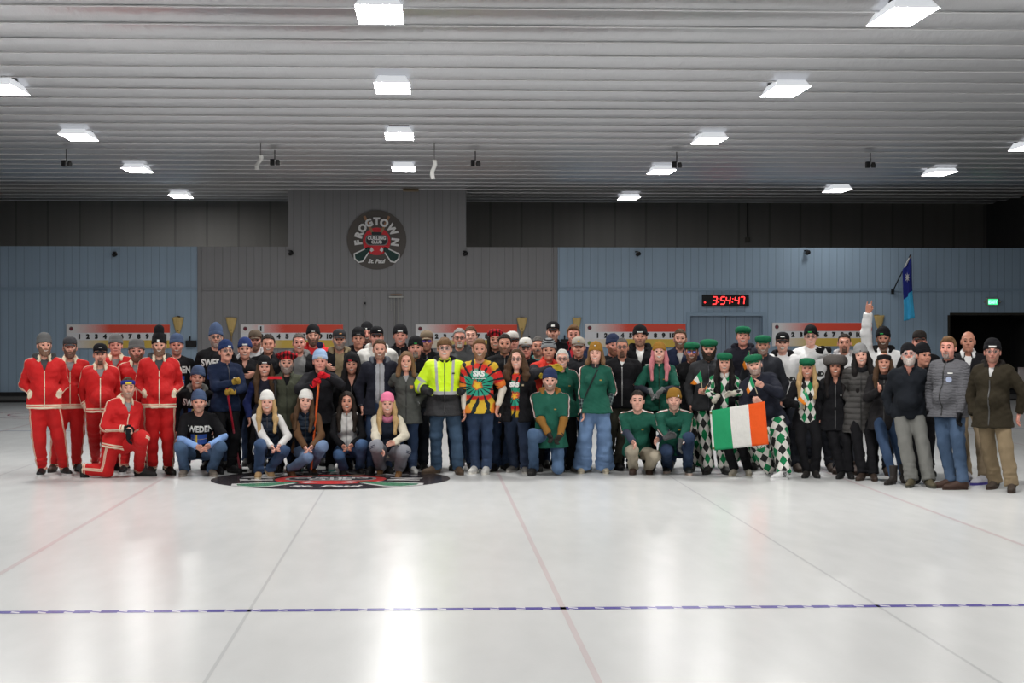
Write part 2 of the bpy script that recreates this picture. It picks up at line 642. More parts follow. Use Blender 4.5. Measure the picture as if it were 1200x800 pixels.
def hair_mesh(style):
    th = {'short': .013, 'buzz': .006, 'quiff': .017, 'under': .006, 'fringe': .022, 'curlytop': .020}.get(style, .013)
    skull = lambda t, kk=.02: [E((0, .013, .028), (.074 + t * .6, .091 + t * .75, .089 + t))]
    if style in ('short', 'buzz', 'quiff', 'under', 'fringe', 'curlytop'):
        pr = skull(th)
        if style == 'quiff': pr += [E((.01, -.05, .105), (.05, .04, .022), .03)]
        if style == 'curlytop': pr += [E((0, -.045, .10), (.055, .045, .030), .03)]
        if style == 'fringe': pr += [E((0, -.06, .085), (.068, .04, .035), .03)]
        zf = .046 if style == 'fringe' else .076
        def cut(D, x, y, z):
            zl = np.interp(y.ravel(), [-.12, -.072, -.034, -.014, .03, .11], [zf + .006, zf, zf - .026, -.014, -.022, -.078]).reshape(y.shape)
            g = z - zl - np.maximum(0, np.abs(x) - .02) * np.where(y < -.03, .25, 0)
            D = np.maximum(D, -g)
            if style == 'under': D = np.maximum(D, z - .045)
            return D
        return sdf_mesh('hair', pr, .006, DUMMY, cut, lambda v: wob(v, 3, .0022, 160))
    hat = style.endswith('hat')
    st = style[:-3] if hat else style
    pr = [E((0, .018, .028), (.086, .098, .102))] if not hat else [E((0, .022, .0), (.080, .090, .085))]
    end = {'long': -.36, 'shoulder': -.17, 'curly': -.24, 'bob': -.12, 'xlong': -.44}[st]
    rr = {'long': .030, 'shoulder': .028, 'curly': .048, 'bob': .028, 'xlong': .036}[st]
    for s in (-1, 1):
        out = .012 if st != 'curly' else .03
        pr += [C((s * .078, .0, .03), (s * (.084 + out * .5), .0, -.09), .022, rr, .03),
               C((s * (.084 + out * .5), .0, -.09), (s * (.090 + out), -.045, max(end, -.2)), rr, rr * 1.05, .03)]
        if end < -.2:
            pr += [C((s * (.090 + out), -.045, -.2), (s * (.082 + out), -.085 if st != 'curly' else -.05, end), rr, rr * .7, .03)]
        pr += [C((s * .05, .06, .0), (s * .06, .075, max(end, -.2)), .05, .035, .04)]
    pr += [C((0, .06, .0), (0, .085, max(end, -.22)), .06, .04, .04)]
    def cut(D, x, y, z):
        face = np.maximum(np.abs(x) - .060 + np.maximum(z, 0) * .25, y - .005)
        face = np.maximum(face, z - (.070 if hat else .083) + np.abs(x) * (.2 if hat else .5))
        D = np.maximum(D, -face)
        if hat: D = np.maximum(D, z - .045)
        return D
    amp = .007 if st == 'curly' else .004
    fr = 60 if st == 'curly' else 90
    return sdf_mesh('hair', pr, .0085, DUMMY, cut, lambda v: wob(v * np.array([1, 1, .35 if st != 'curly' else 1]), 5, amp, fr))

def beard_mesh(style):
    t = {'full': .006, 'short': .003, 'big': .013, 'goatee': .006, 'stubble': .0022, 'tache': .0}[style]
    hp = head_prims()
    def grow(p):
        if p[0] == 'c': return p[:3] + (p[3] + t, p[4] + t) + p[5:]
        return ('e', p[1], p[2] + t, p[3], p[4], p[5])
    if style == 'tache':
        pr = [C((0, -.100, -.043), (.026, -.084, -.052), .0085, .005, .008), C((0, -.100, -.043), (-.026, -.084, -.052), .0085, .005, .008)]
        return sdf_mesh('moustache', pr, .0035, DUMMY)
    pr = [grow(p) for p in hp[:6]] + [C((0, -.094 - t * .5, -.044), (.027, -.080, -.056), .0085, .006, .012), C((0, -.094 - t * .5, -.044), (-.027, -.080, -.056), .0085, .006, .012)]
    if style in ('full', 'big'): pr += [E((0, -.066 - t, -.100 - t * .8), (.028, .022, .022 + t), .02)]
    def cut(D, x, y, z):
        ax = np.abs(x)
        top = z + .040 - np.maximum(0, ax - .030) * 1.25
        top = top + .004 * np.sin(x * 420) * np.sin(y * 380 + 1) + .004
        top = np.where(y > .006, 9.0, top)
        D = np.maximum(D, top)
        m = np.sqrt((x / .021) ** 2 + ((z + .062) / .008) ** 2) - 1
        mouth = np.maximum(m * .008, y + .055)
        D = np.maximum(D, -mouth)
        if style == 'goatee': D = np.maximum(D, ax - .030)
        return np.maximum(D, -(z + .138))
    return sdf_mesh('beard', pr, .0045, DUMMY, cut, lambda v: wob(v, 9, min(.002, t * .3), 220))

def glasses_mesh(kind):
    m = MB()
    rx, rz = (.024, .017)
    for s in (-1, 1):
        ring = []
        for k in range(16):
            a = 2 * PI * k / 16
            cx, cz = math.cos(a), math.sin(a)
            ring.append((s * .032 + rx * np.sign(cx) * abs(cx) ** .6, -.101 + abs(s * .032 + rx * cx) * .12, .006 + rz * np.sign(cz) * abs(cz) ** .6))
        m.tube(ring, .0022, 6, 0, True)
        m.tube([(s * .056, -.094, .010), (s * .078, -.05, .010), (s * .081, .005, .006)], .002, 5, 0)
    m.tube([(-.008, -.101, .011), (0, -.103, .013), (.008, -.101, .011)], .002, 5, 0)
    return m.mesh('glasses', DUMMY, True)

def lens_mesh():
    m = MB()
    for s in (-1, 1):
        ring = []
        for k in range(16):
            a = 2 * PI * k / 16
            cx, cz = math.cos(a), math.sin(a)
            ring.append((s * .032 + .0225 * np.sign(cx) * abs(cx) ** .6, -.1005 + abs(s * .032 + .0225 * cx) * .12, .006 + .0155 * np.sign(cz) * abs(cz) ** .6))
        m.poly(ring if s < 0 else ring[::-1], .0012)
    return m.mesh('lens', DUMMY)

def lens_mat(c, a):
    k = ('lens', c)
    if k not in MATS:
        g = NG('lens_%d' % len(MATS))
        g.b.inputs['Transmission Weight'].default_value = a
        g.b.inputs['IOR'].default_value = 1.05
        MATS[k] = g.fin(c, .06, 0, .5)
    return MATS[k]

TILT = Rx(rad(-13))
HATC = (0, .012, 0)
def hat_mesh(kind):
    m = MB()
    if kind in ('beanie', 'tallbeanie', 'pointbeanie', 'slouch'):
        h = {'beanie': 1.0, 'tallbeanie': 1.12, 'pointbeanie': 1.28, 'slouch': 1.0}[kind]
        tip = .5 if kind == 'pointbeanie' else 1.0
        pr = [(.081, .002), (.0845, .006), (.086, .030), (.0855, .055), (.0815, .080 * h), (.070 * (.93 if tip < 1 else 1), .106 * h), (.048 * (.85 if tip < 1 else 1), .126 * h), (.024 * (.8 if tip < 1 else 1), .137 * h), (.004, .140 * h)]
        m.lathe(pr, 28, 0, 1, 1.19, (0, .012, .018), TILT)
    elif kind == 'fold':
        pr = [(.081, .002), (.0845, .006), (.086, .030), (.0855, .055), (.0835, .085), (.080, .108), (.066, .120), (.004, .118)]
        m.lathe(pr, 28, 0, 1, 1.19, (0, .012, .018), TILT)
    elif kind == 'cap':
        m.lathe([(.082, 0), (.0845, .012), (.084, .034), (.0775, .062), (.061, .083), (.034, .096), (.004, .100)], 28, 0, 1, 1.19, (0, .012, .040), Rx(rad(-7)))
    elif kind == 'flatcap':
        m.lathe([(.083, 0), (.093, .008), (.101, .028), (.099, .052), (.082, .072), (.045, .083), (.004, .085)], 28, 0, 1.0, 1.27, (0, -.002, .044), Rx(rad(-3)))
    elif kind == 'beret':
        m.lathe([(.080, 0), (.084, .004), (.086, .026), (.105, .038), (.121, .056), (.118, .078), (.085, .096), (.040, .104), (.004, .106)], 32, 0, 1, 1.1, (0, .010, .030), TILT)
    elif kind == 'tam':
        m.lathe([(.080, 0), (.084, .004), (.086, .03), (.098, .04), (.104, .06), (.095, .085), (.066, .104), (.030, .112), (.004, .113)], 32, 0, 1, 1.14, (0, .010, .025), TILT)
    elif kind == 'fur':
        m.lathe([(.080, -.03), (.120, -.034), (.146, -.004), (.150, .035), (.138, .070), (.108, .090), (.06, .096), (.004, .094)], 32, 0, 1, 1.1, (0, .012, .045), Rx(rad(-9)))
    elif kind == 'band':
        m.lathe([(.079, 0), (.083, .003), (.085, .022), (.083, .043), (.079, .046)], 28, 0, 1, 1.19, (0, .012, .036), Rx(rad(-10)))
    elif kind == 'earband':
        m.lathe([(.079, 0), (.085, .003), (.088, .03), (.086, .058), (.078, .066), (.05, .07)], 28, 0, 1, 1.19, (0, .012, .014), TILT)
    v = np.array(m.v)
    if kind in ('beret', 'fur'):
        a = .005 if kind == 'beret' else .003
        d = wob(v, 4, a, 70 if kind == 'beret' else 120)
        w = np.clip((v[:, 2] - .05) / .03, 0, 1) if kind == 'beret' else 1
        v = v + nrm(v - v.mean(0)) * 0
        cen = np.array([0, .012, .04]); dirs = v - cen; dirs = dirs / (np.linalg.norm(dirs, axis=1, keepdims=True) + 1e-9)
        v = v + dirs * (d * w)[:, None] * (2.0 if kind == 'beret' else 1.5)
    return to_mesh(kind, v, m.f, DUMMY, m.m, True)

def cuff_mesh(h=.046):
    m = MB()
    m.lathe([(.083, .001), (.0885, .004), (.0905, .014), (.0905, h - .008), (.088, h - .001), (.084, h)], 28, 0, 1, 1.19, (0, .012, .016), TILT)
    return m.mesh('cuff', DUMMY, True)

def bill_mesh(kind):
    L, w, zf, drop = (.070, .070, .044, .016) if kind == 'cap' else (.040, .066, .044, .010)
    y0 = -.080 if kind == 'cap' else -.088
    nx, ny = 12, 6
    top = []
    for j in range(ny + 1):
        t = j / ny
        for i in range(nx + 1):
            a = (i / nx) * 2 - 1
            x = w * math.sin(a * PI / 2) * (1 - .12 * t)
            yb = y0 + .062 * (1 - math.cos(a * PI / 2)) * 1.25
            y = yb - L * t * math.cos(a * PI / 2) ** .6
            z = zf - drop * t - .32 * abs(x / w) ** 2 * .05
            top.append((x, y, z + .006))
    fs = [(j * (nx + 1) + i, j * (nx + 1) + i + 1, (j + 1) * (nx + 1) + i + 1, (j + 1) * (nx + 1) + i) for j in range(ny) for i in range(nx)]
    P = np.array(top); n = len(P)
    Q = P - np.array([0, 0, .005])
    out = [f[::-1] for f in fs] + [tuple(i + n for i in f) for f in fs]
    rim = [(i, i + 1) for i in range(nx)] + [(nx + j * (nx + 1), nx + (j + 1) * (nx + 1)) for j in range(ny)] + [(ny * (nx + 1) + i + 1, ny * (nx + 1) + i) for i in range(nx)] + [((j + 1) * (nx + 1), j * (nx + 1)) for j in range(ny)]
    out += [(a, b, b + n, a + n) for a, b in rim]
    return to_mesh('bill', np.vstack([P, Q]), out, DUMMY)

def hat_patch(x, z, w, h, kind):
    """small emblem lying on the front of a hat"""
    pr = [E((0, .012, .018 + .045), (.0925, .109, .09))] if kind != 'cap' else [E((0, .010, .040), (.087, .104, .104))]
    pts, fs = patch2(x - w / 2, x + w / 2, z - h / 2, z + h / 2, 5, 3)
    P = project(pts, pr, .001, -.3)
    P, fs = shell(P, fs, .004)
    return to_mesh('emblem', P, fs, DUMMY)

# ------------------------------------------------------------------ shoes
def shoe_prims(style):
    L = [E((0, -.135, .034), (.044, .075, .034), .03), C((0, -.09, .038), (0, .03, .045), .040, .036, .03), E((0, .045, .045), (.034, .036, .045), .03),
         C((0, -.05, .06), (0, .025, .085), .036, .038, .03)]
    if style == 'boot': L += [C((0, .02, .07), (0, .03, .15), .040, .040, .03, None, 1, False, True)]
    if style == 'tallboot': L += [C((0, .02, .07), (0, .025, .27), .050, .062, .03, None, 1, False, True)]
    if style == 'runner': L += [C((0, .02, .07), (0, .028, .105), .040, .040, .02, None, 1, False, True)]
    if style == 'clog': L = [E((0, -.130, .036), (.048, .080, .036), .03), C((0, -.08, .042), (0, .03, .05), .045, .042, .03), C((0, -.03, .07), (0, .03, .085), .04, .04, .03)]
    return L

def shoe_mesh(style):
    return sdf_mesh('shoe', shoe_prims(style), .010, DUMMY, lambda D, x, y, z: np.maximum(D, .018 - z))

def sole_mesh(style):
    m = MB()
    th = {'boot': .032, 'tallboot': .030}.get(style, .026)
    n = 20; ring = []
    for k in range(n):
        a = 2 * PI * k / n
        y = -.070 + .148 * math.sin(a) * -1
        wd = .045 if y < -.06 else .037
        x = wd * math.cos(a)
        x = math.copysign(abs(math.cos(a)) ** .7 * wd, math.cos(a))
        ring.append((x, y))
    vs = [(x, y, 0.0) for x, y in ring] + [(x * 1.03, y, th) for x, y in ring]
    m.add(vs, [tuple(range(n - 1, -1, -1)), tuple(range(n, 2 * n))] + [(i, (i + 1) % n, n + (i + 1) % n, n + i) for i in range(n)])
    return m.mesh('sole', DUMMY)

# ------------------------------------------------------------------ the body
def torso_prims(s, b, sex, belly, i):
    f = sex == 'f'
    if not f:
        L = [C((-.072, .005, -.01), (.072, .005, -.01), .100 * b + i, .100 * b + i, .05, (0, 1, 0), .95),
             E((0, .0, .16), (.152 * b + i, .112 * b + i, .17), .05),
             E((0, -.025 - belly * .5, .14), (.125 * b + i, .098 * b + belly + i, .15), .05),
             E((0, .008, .35), (.170 * b + i, .120 * b + i, .20), .05),
             C((-.09, -.03, .41), (.09, -.03, .41), .078 + i, .078 + i, .05),
             C((-.158, .012, .478), (.158, .012, .478), .056 + i, .056 + i, .05)]
        sw = .158
    else:
        L = [C((-.078, .005, -.02), (.078, .005, -.02), .103 * b + i, .103 * b + i, .05, (0, 1, 0), .95),
             E((0, .0, .16), (.126 * b + i, .096 * b + i, .17), .05),
             E((0, -.02 - belly * .5, .12), (.105 * b + i, .085 * b + belly + i, .14), .05),
             E((0, .008, .35), (.142 * b + i, .104 * b + i, .19), .05),
             E((.068, -.078, .345), (.066 + i * .6, .060 + i * .6, .062 + i * .6), .05), E((-.068, -.078, .345), (.066 + i * .6, .060 + i * .6, .062 + i * .6), .05),
             C((-.135, .012, .478), (.135, .012, .478), .046 + i, .046 + i, .05)]
        sw = .14
    for q in (-1, 1):
        L.append(C((q * sw * .8, .018, .498), (q * .03, .035, .560), .044 + i * .7, .040 + i * .5, .05))
    return [xf(p, np.eye(3), (0, 0, 0), s) for p in L], (sw + .028) * s, .478 * s

def ik(a, t, l1, l2, pole):
    d = t - a; L = np.linalg.norm(d)
    mx = (l1 + l2) * .995
    if L > mx: t = a + d / L * mx; L = mx; d = t - a
    L = max(L, abs(l1 - l2) + .02)
    u = d / np.linalg.norm(d)
    x = (l1 * l1 - l2 * l2 + L * L) / (2 * L)
    h = math.sqrt(max(l1 * l1 - x * x, 1e-6))
    p = pole - u * np.dot(pole, u)
    return a + u * x + nrm(p) * h, t

FING = [(.030, .088, .066), (.010, .094, .075), (-.011, .090, .070), (-.030, .080, .054)]
def hand_prims(wr, d, t, pn, kind, s, g=0.0):
    """wr wrist, d along the hand, t towards the thumb, pn out of the palm"""
    sc = s * 1.02
    L = []
    def pt(a, b, c): return wr + (d * a + t * b + pn * c) * sc
    curl = {'relax': (.35, .45, .35), 'grip': (1.0, 1.35, .9), 'fist': (1.25, 1.5, 1.0), 'flat': (.08, .1, .08), 'thumb': (1.25, 1.5, 1.0), 'point': (1.25, 1.5, 1.0), 'clasp': (.7, .9, .5), 'drape': (.5, .35, .25), 'horns': (1.2, 1.4, 1.0)}[kind]
    for i, (o, base, ln) in enumerate(FING):
        L.append(C(pt(.0, o * .55, 0), pt(base, o, 0), (.017 + g) * sc, (.0125 + g) * sc, .012))
        c3 = curl
        if kind in ('point', 'horns') and i == 0: c3 = (.0, .05, .05)
        if kind == 'horns' and i == 3: c3 = (.05, .1, .05)
        ang = 0; p = pt(base, o, 0)
        spread = o * (.9 if kind in ('flat', 'relax', 'drape') else .2)
        for j, (fr, cc) in enumerate(zip((.42, .32, .26), c3)):
            ang += cc
            q = p + (d * math.cos(ang) + pn * math.sin(ang) + t * spread * 2.0) * ln * fr * sc
            r0 = (.0098 - .0010 * j + g) * sc
            L.append(C(p, q, r0, r0 - .0009 * sc, .004))
            p = q
    if kind == 'thumb':
        a, b_, c_ = pt(.022, .026, .004), pt(.045, .058, .008), pt(.050, .105, .006)
    elif kind in ('grip', 'fist', 'point', 'horns'):
        a, b_, c_ = pt(.022, .026, .006), pt(.058, .044, .022), pt(.078, .022, .046)
    else:
        a, b_, c_ = pt(.022, .026, .004), pt(.055, .050, .012), pt(.083, .056, .018)
    L.append(C(pt(.005, .01, 0), a, (.017 + g) * sc, (.016 + g) * sc, .012))
    L.append(C(a, b_, (.0145 + g) * sc, (.0115 + g) * sc, .006)); L.append(C(b_, c_, (.0112 + g) * sc, (.0095 + g) * sc, .004))
    return L

class Person: pass
PEOPLE = []
SKINS = {'a': (.60, .345, .262), 'b': (.53, .285, .205), 'c': (.66, .41, .325), 'd': (.44, .225, .155), 'e': (.60, .305, .240)}
HAIRS = {'dark': (.018, .013, .010), 'brown': (.062, .034, .018), 'lbrown': (.14, .078, .038), 'blond': (.42, .28, .13), 'grey': (.20, .19, .18), 'white': (.50, .49, .46),
         'red': (.17, .062, .025), 'black': (.010, .008, .008), 'pink': (.48, .17, .19), 'dgrey': (.085, .078, .072)}

def A(h='down', k='relax', g=None, el=None, d=None, t=None, show=True):
    return dict(h=h, k=k, g=g, el=el, d=d, t=t, show=show)

def T(n, m, i=.02, sl=1.0, hem=.06, op=None, col=None, hood=None, zip=None, dec=(), cuffr=.046, flare=0.0, band=None, cuffs=None):
    return dict(n=n, m=m, i=i, sl=sl, hem=hem, op=op, col=col, hood=hood, zip=zip, dec=dec, cuffr=cuffr, flare=flare, band=band, cuffs=cuffs)

def person(label, u, cv, Y, sex='m', H=None, b=1.0, belly=.02, yaw=0, lean=0, roll=0, hy=0, hp=0, hr=0, skin='a', hair=('short', 'brown'), beard=None, expr='smile',
           glasses=None, hat=None, tops=(), pants=None, shoes=('boot', (.02, .02, .02)), aL=None, aR=None, legs=None, hs=None, fw=1.0, bust=None, group=None, hp_off=(0, 0)):
    seed = len(PEOPLE) * 13 + 5
    rs = np.random.RandomState(seed)
    q = Person()
    f = sex == 'f'
    hs = hs or (.95 if f else 1.0)
    hs *= 1.12
    chin = at(u, cv, Y)
    if H is None:
        H = chin[2] / .868
        H = max(H, 1.58 if f else 1.68)
    s = H / 1.8
    face = math.atan2(chin[0], Y)           # everybody looks towards the camera
    RY = Rz(-face + rad(yaw))
    MT = Ry(rad(roll)) @ Rx(rad(lean))
    MH = Rz(rad(hy - yaw)) @ Ry(rad(hr)) @ Rx(rad(hp))
    nb = MT @ V3(0, -.012, .585 * s)
    upd = nrm(MT @ V3(0, 0, 1) + V3(0, 0, 1.2))
    hc_rel = nb + upd * (.018 * s + .118 * hs * .9) + V3(0, -.012, 0)
    pz = chin[2] + .112 * hs - hc_rel[2]
    P0 = V3(0, 0, pz)
    hc = P0 + hc_rel
    O = V3(chin[0], chin[1], 0) - RY @ V3(hc[0], hc[1], 0)
    O[2] = 0
    def loc(p): return RY.T @ (np.asarray(p, float) - O)
    def px(uu, vv, dy=0.0): return loc(at(uu, vv, Y - dy))
    q.px = px; q.O = O; q.RY = RY
    # --- torso and limbs
    tp, sw, sz = torso_prims(s, b, sex, belly, 0.0)
    hpz = H * .245
    lt, ls = .245 * H, .24 * H
    hw = .088 * s * (b ** .5)
    hips = [P0 + MT @ V3(-hw, 0, -.03 * s), P0 + MT @ V3(hw, 0, -.03 * s)]
    legs = legs or {}
    LG = []
    for j, sd in enumerate((-1, 1)):
        spec = legs.get('LR'[j], {})
        if 'foot' in spec:
            w = atz(spec['foot'][0], spec['foot'][1], 0.0); fp = loc(w)
            fp = V3(fp[0], fp[1] + .11 * math.cos(rad(spec.get('toe', 10))), 0)
        elif 'fl' in spec:
            fp = V3(*spec['fl'], 0)
        else:
            fp = V3(sd * (.105 + rs.uniform(-.01, .02)) * s, .02 + rs.uniform(-.04, .04), 0)
        ta = spec.get('toe', sd * (10 + rs.uniform(-4, 8)))
        if 'ankle' in spec:
            an = px(*spec['ankle']); FR = spec['FR']; sp_an = True
        else:
            FR = Rz(rad(ta)); an = fp + FR @ V3(0, .02, .085); sp_an = False
            if spec.get('heel', 0):
                a = rad(spec['heel']); FR = FR @ Rx(a)
                fp = fp + V3(0, 0, .0)
                toe = V3(0, -.16, 0)
                base = fp + Rz(rad(ta)) @ toe - FR @ toe
                an = base + FR @ V3(0, .02, .085)
                q_base = base
        if 'knee' in spec:
            kn = px(*spec['knee'])
        else:
            pole = V3(sd * .25, -1, 0.0) if 'pole' not in spec else V3(*spec['pole'])
            kn, an2 = ik(hips[j], an, lt, ls, pole)
        if sp_an: fpos = an - FR @ V3(0, .02, .085)
        elif spec.get('heel', 0): fpos = q_base
        else: fpos = fp
        LG.append((hips[j], kn, an, FR, fpos))
    arms = []
    for j, sd in enumerate((-1, 1)):
        sp = (aL, aR)[j] or A('down')
        sh = P0 + MT @ V3(sd * sw, .012 * s, sz)
        la, lf = .172 * H, .148 * H
        pole = V3(sd * .6, .7, -.3) if sp['el'] is None else V3(*sp['el'])
        h = sp['h']; show = sp['show']
        if isinstance(h, str):
            if h == 'down': tg = P0 + V3(sd * (sw + .05), -.03, -.12 * s)
            elif h == 'pocket': tg = P0 + MT @ V3(sd * .13 * b * s, -.105 * b - belly * .5, .075 * s); pole = V3(sd * .38, .95, 0); show = False
            elif h == 'hip': tg = P0 + MT @ V3(sd * .17 * b * s, -.06, -.06 * s); pole = V3(sd * .38, .95, 0); show = False
            elif h == 'behind': tg = P0 + V3(sd * .10, .15, .02); pole = V3(sd * .6, .8, -.2)
            elif h == 'front': tg = P0 + V3(sd * .035, -.19 * b - belly - .02, .03 * s)
        else:
            tg = px(*h)
        tgw = tg
        for it in range(3):
            el_, wr_ = ik(sh, tgw, la, lf, pole)
            dd = nrm(wr_ - el_) if sp['d'] is None else nrm(V3(*sp['d']))
            tgw = tg - dd * .075 * s
        el_, wr = ik(sh, tgw, la, lf, pole)
        dd = nrm(wr - el_) if sp['d'] is None else nrm(V3(*sp['d']))
        tt = V3(0, -.35, 1.0) if sp['t'] is None else V3(*sp['t'])
        if abs(np.dot(nrm(tt), dd)) > .93 and sp['t'] is None: tt = V3(0, -1, .2)
        tt = nrm(tt - dd * np.dot(tt, dd))
        pn = np.cross(dd, tt) * (-1 if sd > 0 else 1)
        arms.append(dict(sh=sh, el=el_, wr=wr, d=dd, t=tt, pn=pn, sp=sp, show=show, sd=sd))
    q.arms = arms
    # --- the body: one continuous skin surface
    HP = [xf(p, MH, hc, hs) for p in head_prims(sex, fw)]
    body = [xf(p, MT, P0) for p in torso_prims(s * .98, b * .94, sex, belly * .8, -.012)[0]]
    nr = .049 if f else .057
    body.append(C(P0 + MT @ V3(0, .015, .50 * s), hc + MH @ V3(0, .022, -.055) * hs, nr * 1.08, nr, .04))
    body += HP
    for a in arms:
        body += [C(a['sh'], a['el'], .043 * s, .035 * s, .03), C(a['el'], a['wr'] if a['show'] else a['el'] + (a['wr'] - a['el']) * .8, .036 * s, .024 * s, .02)]
        if a['show']: body += hand_prims(a['wr'], a['d'], a['t'], a['pn'], a['sp']['k'], s * (.92 if f else 1), -.0015 if a['sp']['g'] is not None else 0)
    for (hp_, kn, an, FR, fp) in LG:
        body += [C(hp_, kn, .070 * s, .046 * s, .04), C(kn, an, .045 * s, .028 * s, .03), C(an - FR @ V3(0, 0, .02), fp + FR @ V3(0, -.10, .036) * s, .022, .018, .02)]
    fine = [(hc - .125 * hs, hc + .125 * hs)]
    for a in arms:
        if a['show']:
            cen = a['wr'] + a['d'] * .09 * s
            fine.append((cen - .105 * s, cen + .105 * s))
    xs, ys, zs = grid_for(body, .0062, .024, fine)
    v, qd = surfnets(eval_grid(body, xs, ys, zs), xs, ys, zs)
    sm = skin_mat(SKINS[skin])
    me = to_mesh('person', v, qd, sm)
    root = link('person', me)
    root.matrix_world = M4(RY, O)
    tag(root, label, 'person', group)
    q.o = root
    # --- face
    HM = M4(MH * hs * np.array([[fw, 1, 1]] * 3), hc)
    q.HM = HM
    hcol = HAIRS[hair[1]] if hair else HAIRS['brown']
    bcol = tuple(x * .8 for x in HAIRS[(beard or hair or (0, 'brown'))[1]])
    def canput(name, key, fn, mats, parent=root, m4=HM):
        base = canon(key, fn)
        return link(name, recol(key, base, mats), parent, m4)
    for sd in (-1, 1):
        canput('eye', 'eye', eye_mesh, [WHITE, IRIS], m4=HM @ Matrix.Translation((sd * .031, -.0805, .007)))
        if sd > 0: canput('eyebrow', 'brow', brow_mesh, [hair_mat(tuple(x * .7 + .01 for x in hcol))], m4=HM @ Matrix.Translation((.031, 0, 0)))
        else: canput('eyebrow', 'brow', brow_mesh, [hair_mat(tuple(x * .7 + .01 for x in hcol))], m4=HM @ Matrix.Scale(-1, 4, (1, 0, 0)) @ Matrix.Translation((.031, 0, 0)))
    sk = SKINS[skin]
    lipm = plain('lips_' + skin + sex, (sk[0] * (.72 if f else .66), sk[1] * (.48 if f else .52), sk[2] * (.52 if f else .55)), .4)
    canput('lips', 'lips' + expr, lambda: mouth_mesh(expr, 'lips'), [lipm])
    if expr != 'closed': canput('teeth', 'teeth' + expr, lambda: mouth_mesh(expr, 'teeth'), [TEETH])
    if hair and hair[0] != 'bald':
        canput('hair', 'hair' + hair[0], lambda: hair_mesh(hair[0]), [hair_mat(hcol)])
        if len(hair) > 2 and hair[2] == 'bun':
            canput('hair_bun', 'bun', lambda: sdf_mesh('bun', [E((0, 0, 0), (.040, .040, .032))], .008, DUMMY, None, lambda v: wob(v, 2, .003, 120)), [hair_mat(hcol)], m4=HM @ Matrix.Translation((.0, .02, .125)))
    if beard:
        nm = 'moustache' if beard[0] == 'tache' else 'beard'
        mx = {'stubble': .80, 'short': .5, 'full': .25, 'goatee': .2}.get(beard[0], .0)
        bc = tuple(h_ * (1.35 if HAIRS[beard[1]][0] < .15 else .85) * (1 - mx) + s_ * .75 * mx for h_, s_ in zip(HAIRS[beard[1]], SKINS[skin]))
        canput(nm, 'beard' + beard[0], lambda: beard_mesh(beard[0]), [hair_mat(bc)])
    if glasses:
        gcol, lcol, la_ = glasses
        g = canput('glasses', 'glasses', lambda: glasses_mesh('x'), [plain('frame_%.2f_%.2f' % (gcol[0], gcol[2]), gcol, .35)])
        canput('lens', 'lens', lens_mesh, [lens_mat(lcol, la_)], g, Matrix.Identity(4))
    if hat:
        kind, hm = hat[0], hat[1]
        ex = hat[2] if len(hat) > 2 else {}
        nm = {'cap': 'baseball_cap', 'flatcap': 'flat_cap', 'beret': 'beret', 'tam': 'tartan_hat', 'fur': 'fur_hat', 'band': 'headband', 'earband': 'headband'}.get(kind, 'beanie')
        if kind == 'flatcap' and 'tilt' in ex: hm4 = HM @ Matrix.Rotation(rad(ex['tilt']), 4, 'Y')
        else: hm4 = HM
        h = canput(nm, 'hat' + kind, lambda: hat_mesh(kind), [hm], m4=hm4)
        I4 = Matrix.Identity(4)
        if nm == 'beanie': canput('cuff', 'cuff', cuff_mesh, [ex.get('cuff', hm)], h, I4)
        if kind in ('cap', 'flatcap'): canput('bill', 'bill' + kind, lambda: bill_mesh(kind), [ex.get('bill', hm)], h, I4)
        if 'pom' in ex:
            pc, pr_, pz_ = ex['pom']
            canput('pompom', 'pom', lambda: sdf_mesh('pom', [E((0, 0, 0), (1, 1, 1))], .22, DUMMY, None, lambda v: wob(v, 6, .06, 9)), [pc], h, Matrix.Translation((0, .03, pz_)) @ Matrix.Scale(pr_, 4))
        if 'top' in ex:
            canput('tall_top', 'talltop', lambda: sdf_mesh('talltop', [C((0, .02, .12), (0, .025, .190), .058, .060, .02)], .01, DUMMY), [ex['top']], h, I4)
        if 'logo' in ex:
            mt, x, z, w, hh = ex['logo']
            canput('emblem', 'patch%s%s' % (kind == 'cap', (x, z, w, hh)), lambda: hat_patch(x, z, w, hh, kind), [mt], h, I4)
        if 'fold' in ex:
            canput('patch', 'bandpatch', lambda: hat_patch(0, .062, .07, .026, 'beanie'), [ex['fold']], h, I4)
    # --- garments
    torso4 = M4(MT, P0)
    def limb_prims(a, i, frac, cuffr):
        la = np.linalg.norm(a['el'] - a['sh']); lf = np.linalg.norm(a['wr'] - a['el'])
        r0, r1, r2 = (.050 if not f else .043) * s * (b ** .5) + i, (.043 if not f else .038) * s + i, cuffr * s
        if frac >= .9:
            end = a['el'] + (a['wr'] - a['el']) * ((frac - .5) / .5 * 1.0)
            return [C(a['sh'], a['el'], r0, r1, .03), C(a['el'], end, r1, max(r2, .03 + i * .6), .03, None, 1, False, True)]
        if frac > .55:
            end = a['el'] + (a['wr'] - a['el']) * ((frac - .5) / .5)
            return [C(a['sh'], a['el'], r0, r1, .03), C(a['el'], end, r1, r1, .03, None, 1, False, True)]
        end = a['sh'] + (a['el'] - a['sh']) * (frac / .5)
        return [C(a['sh'], end, r0 + .006, r1 + .012, .03, None, 1, False, True)]
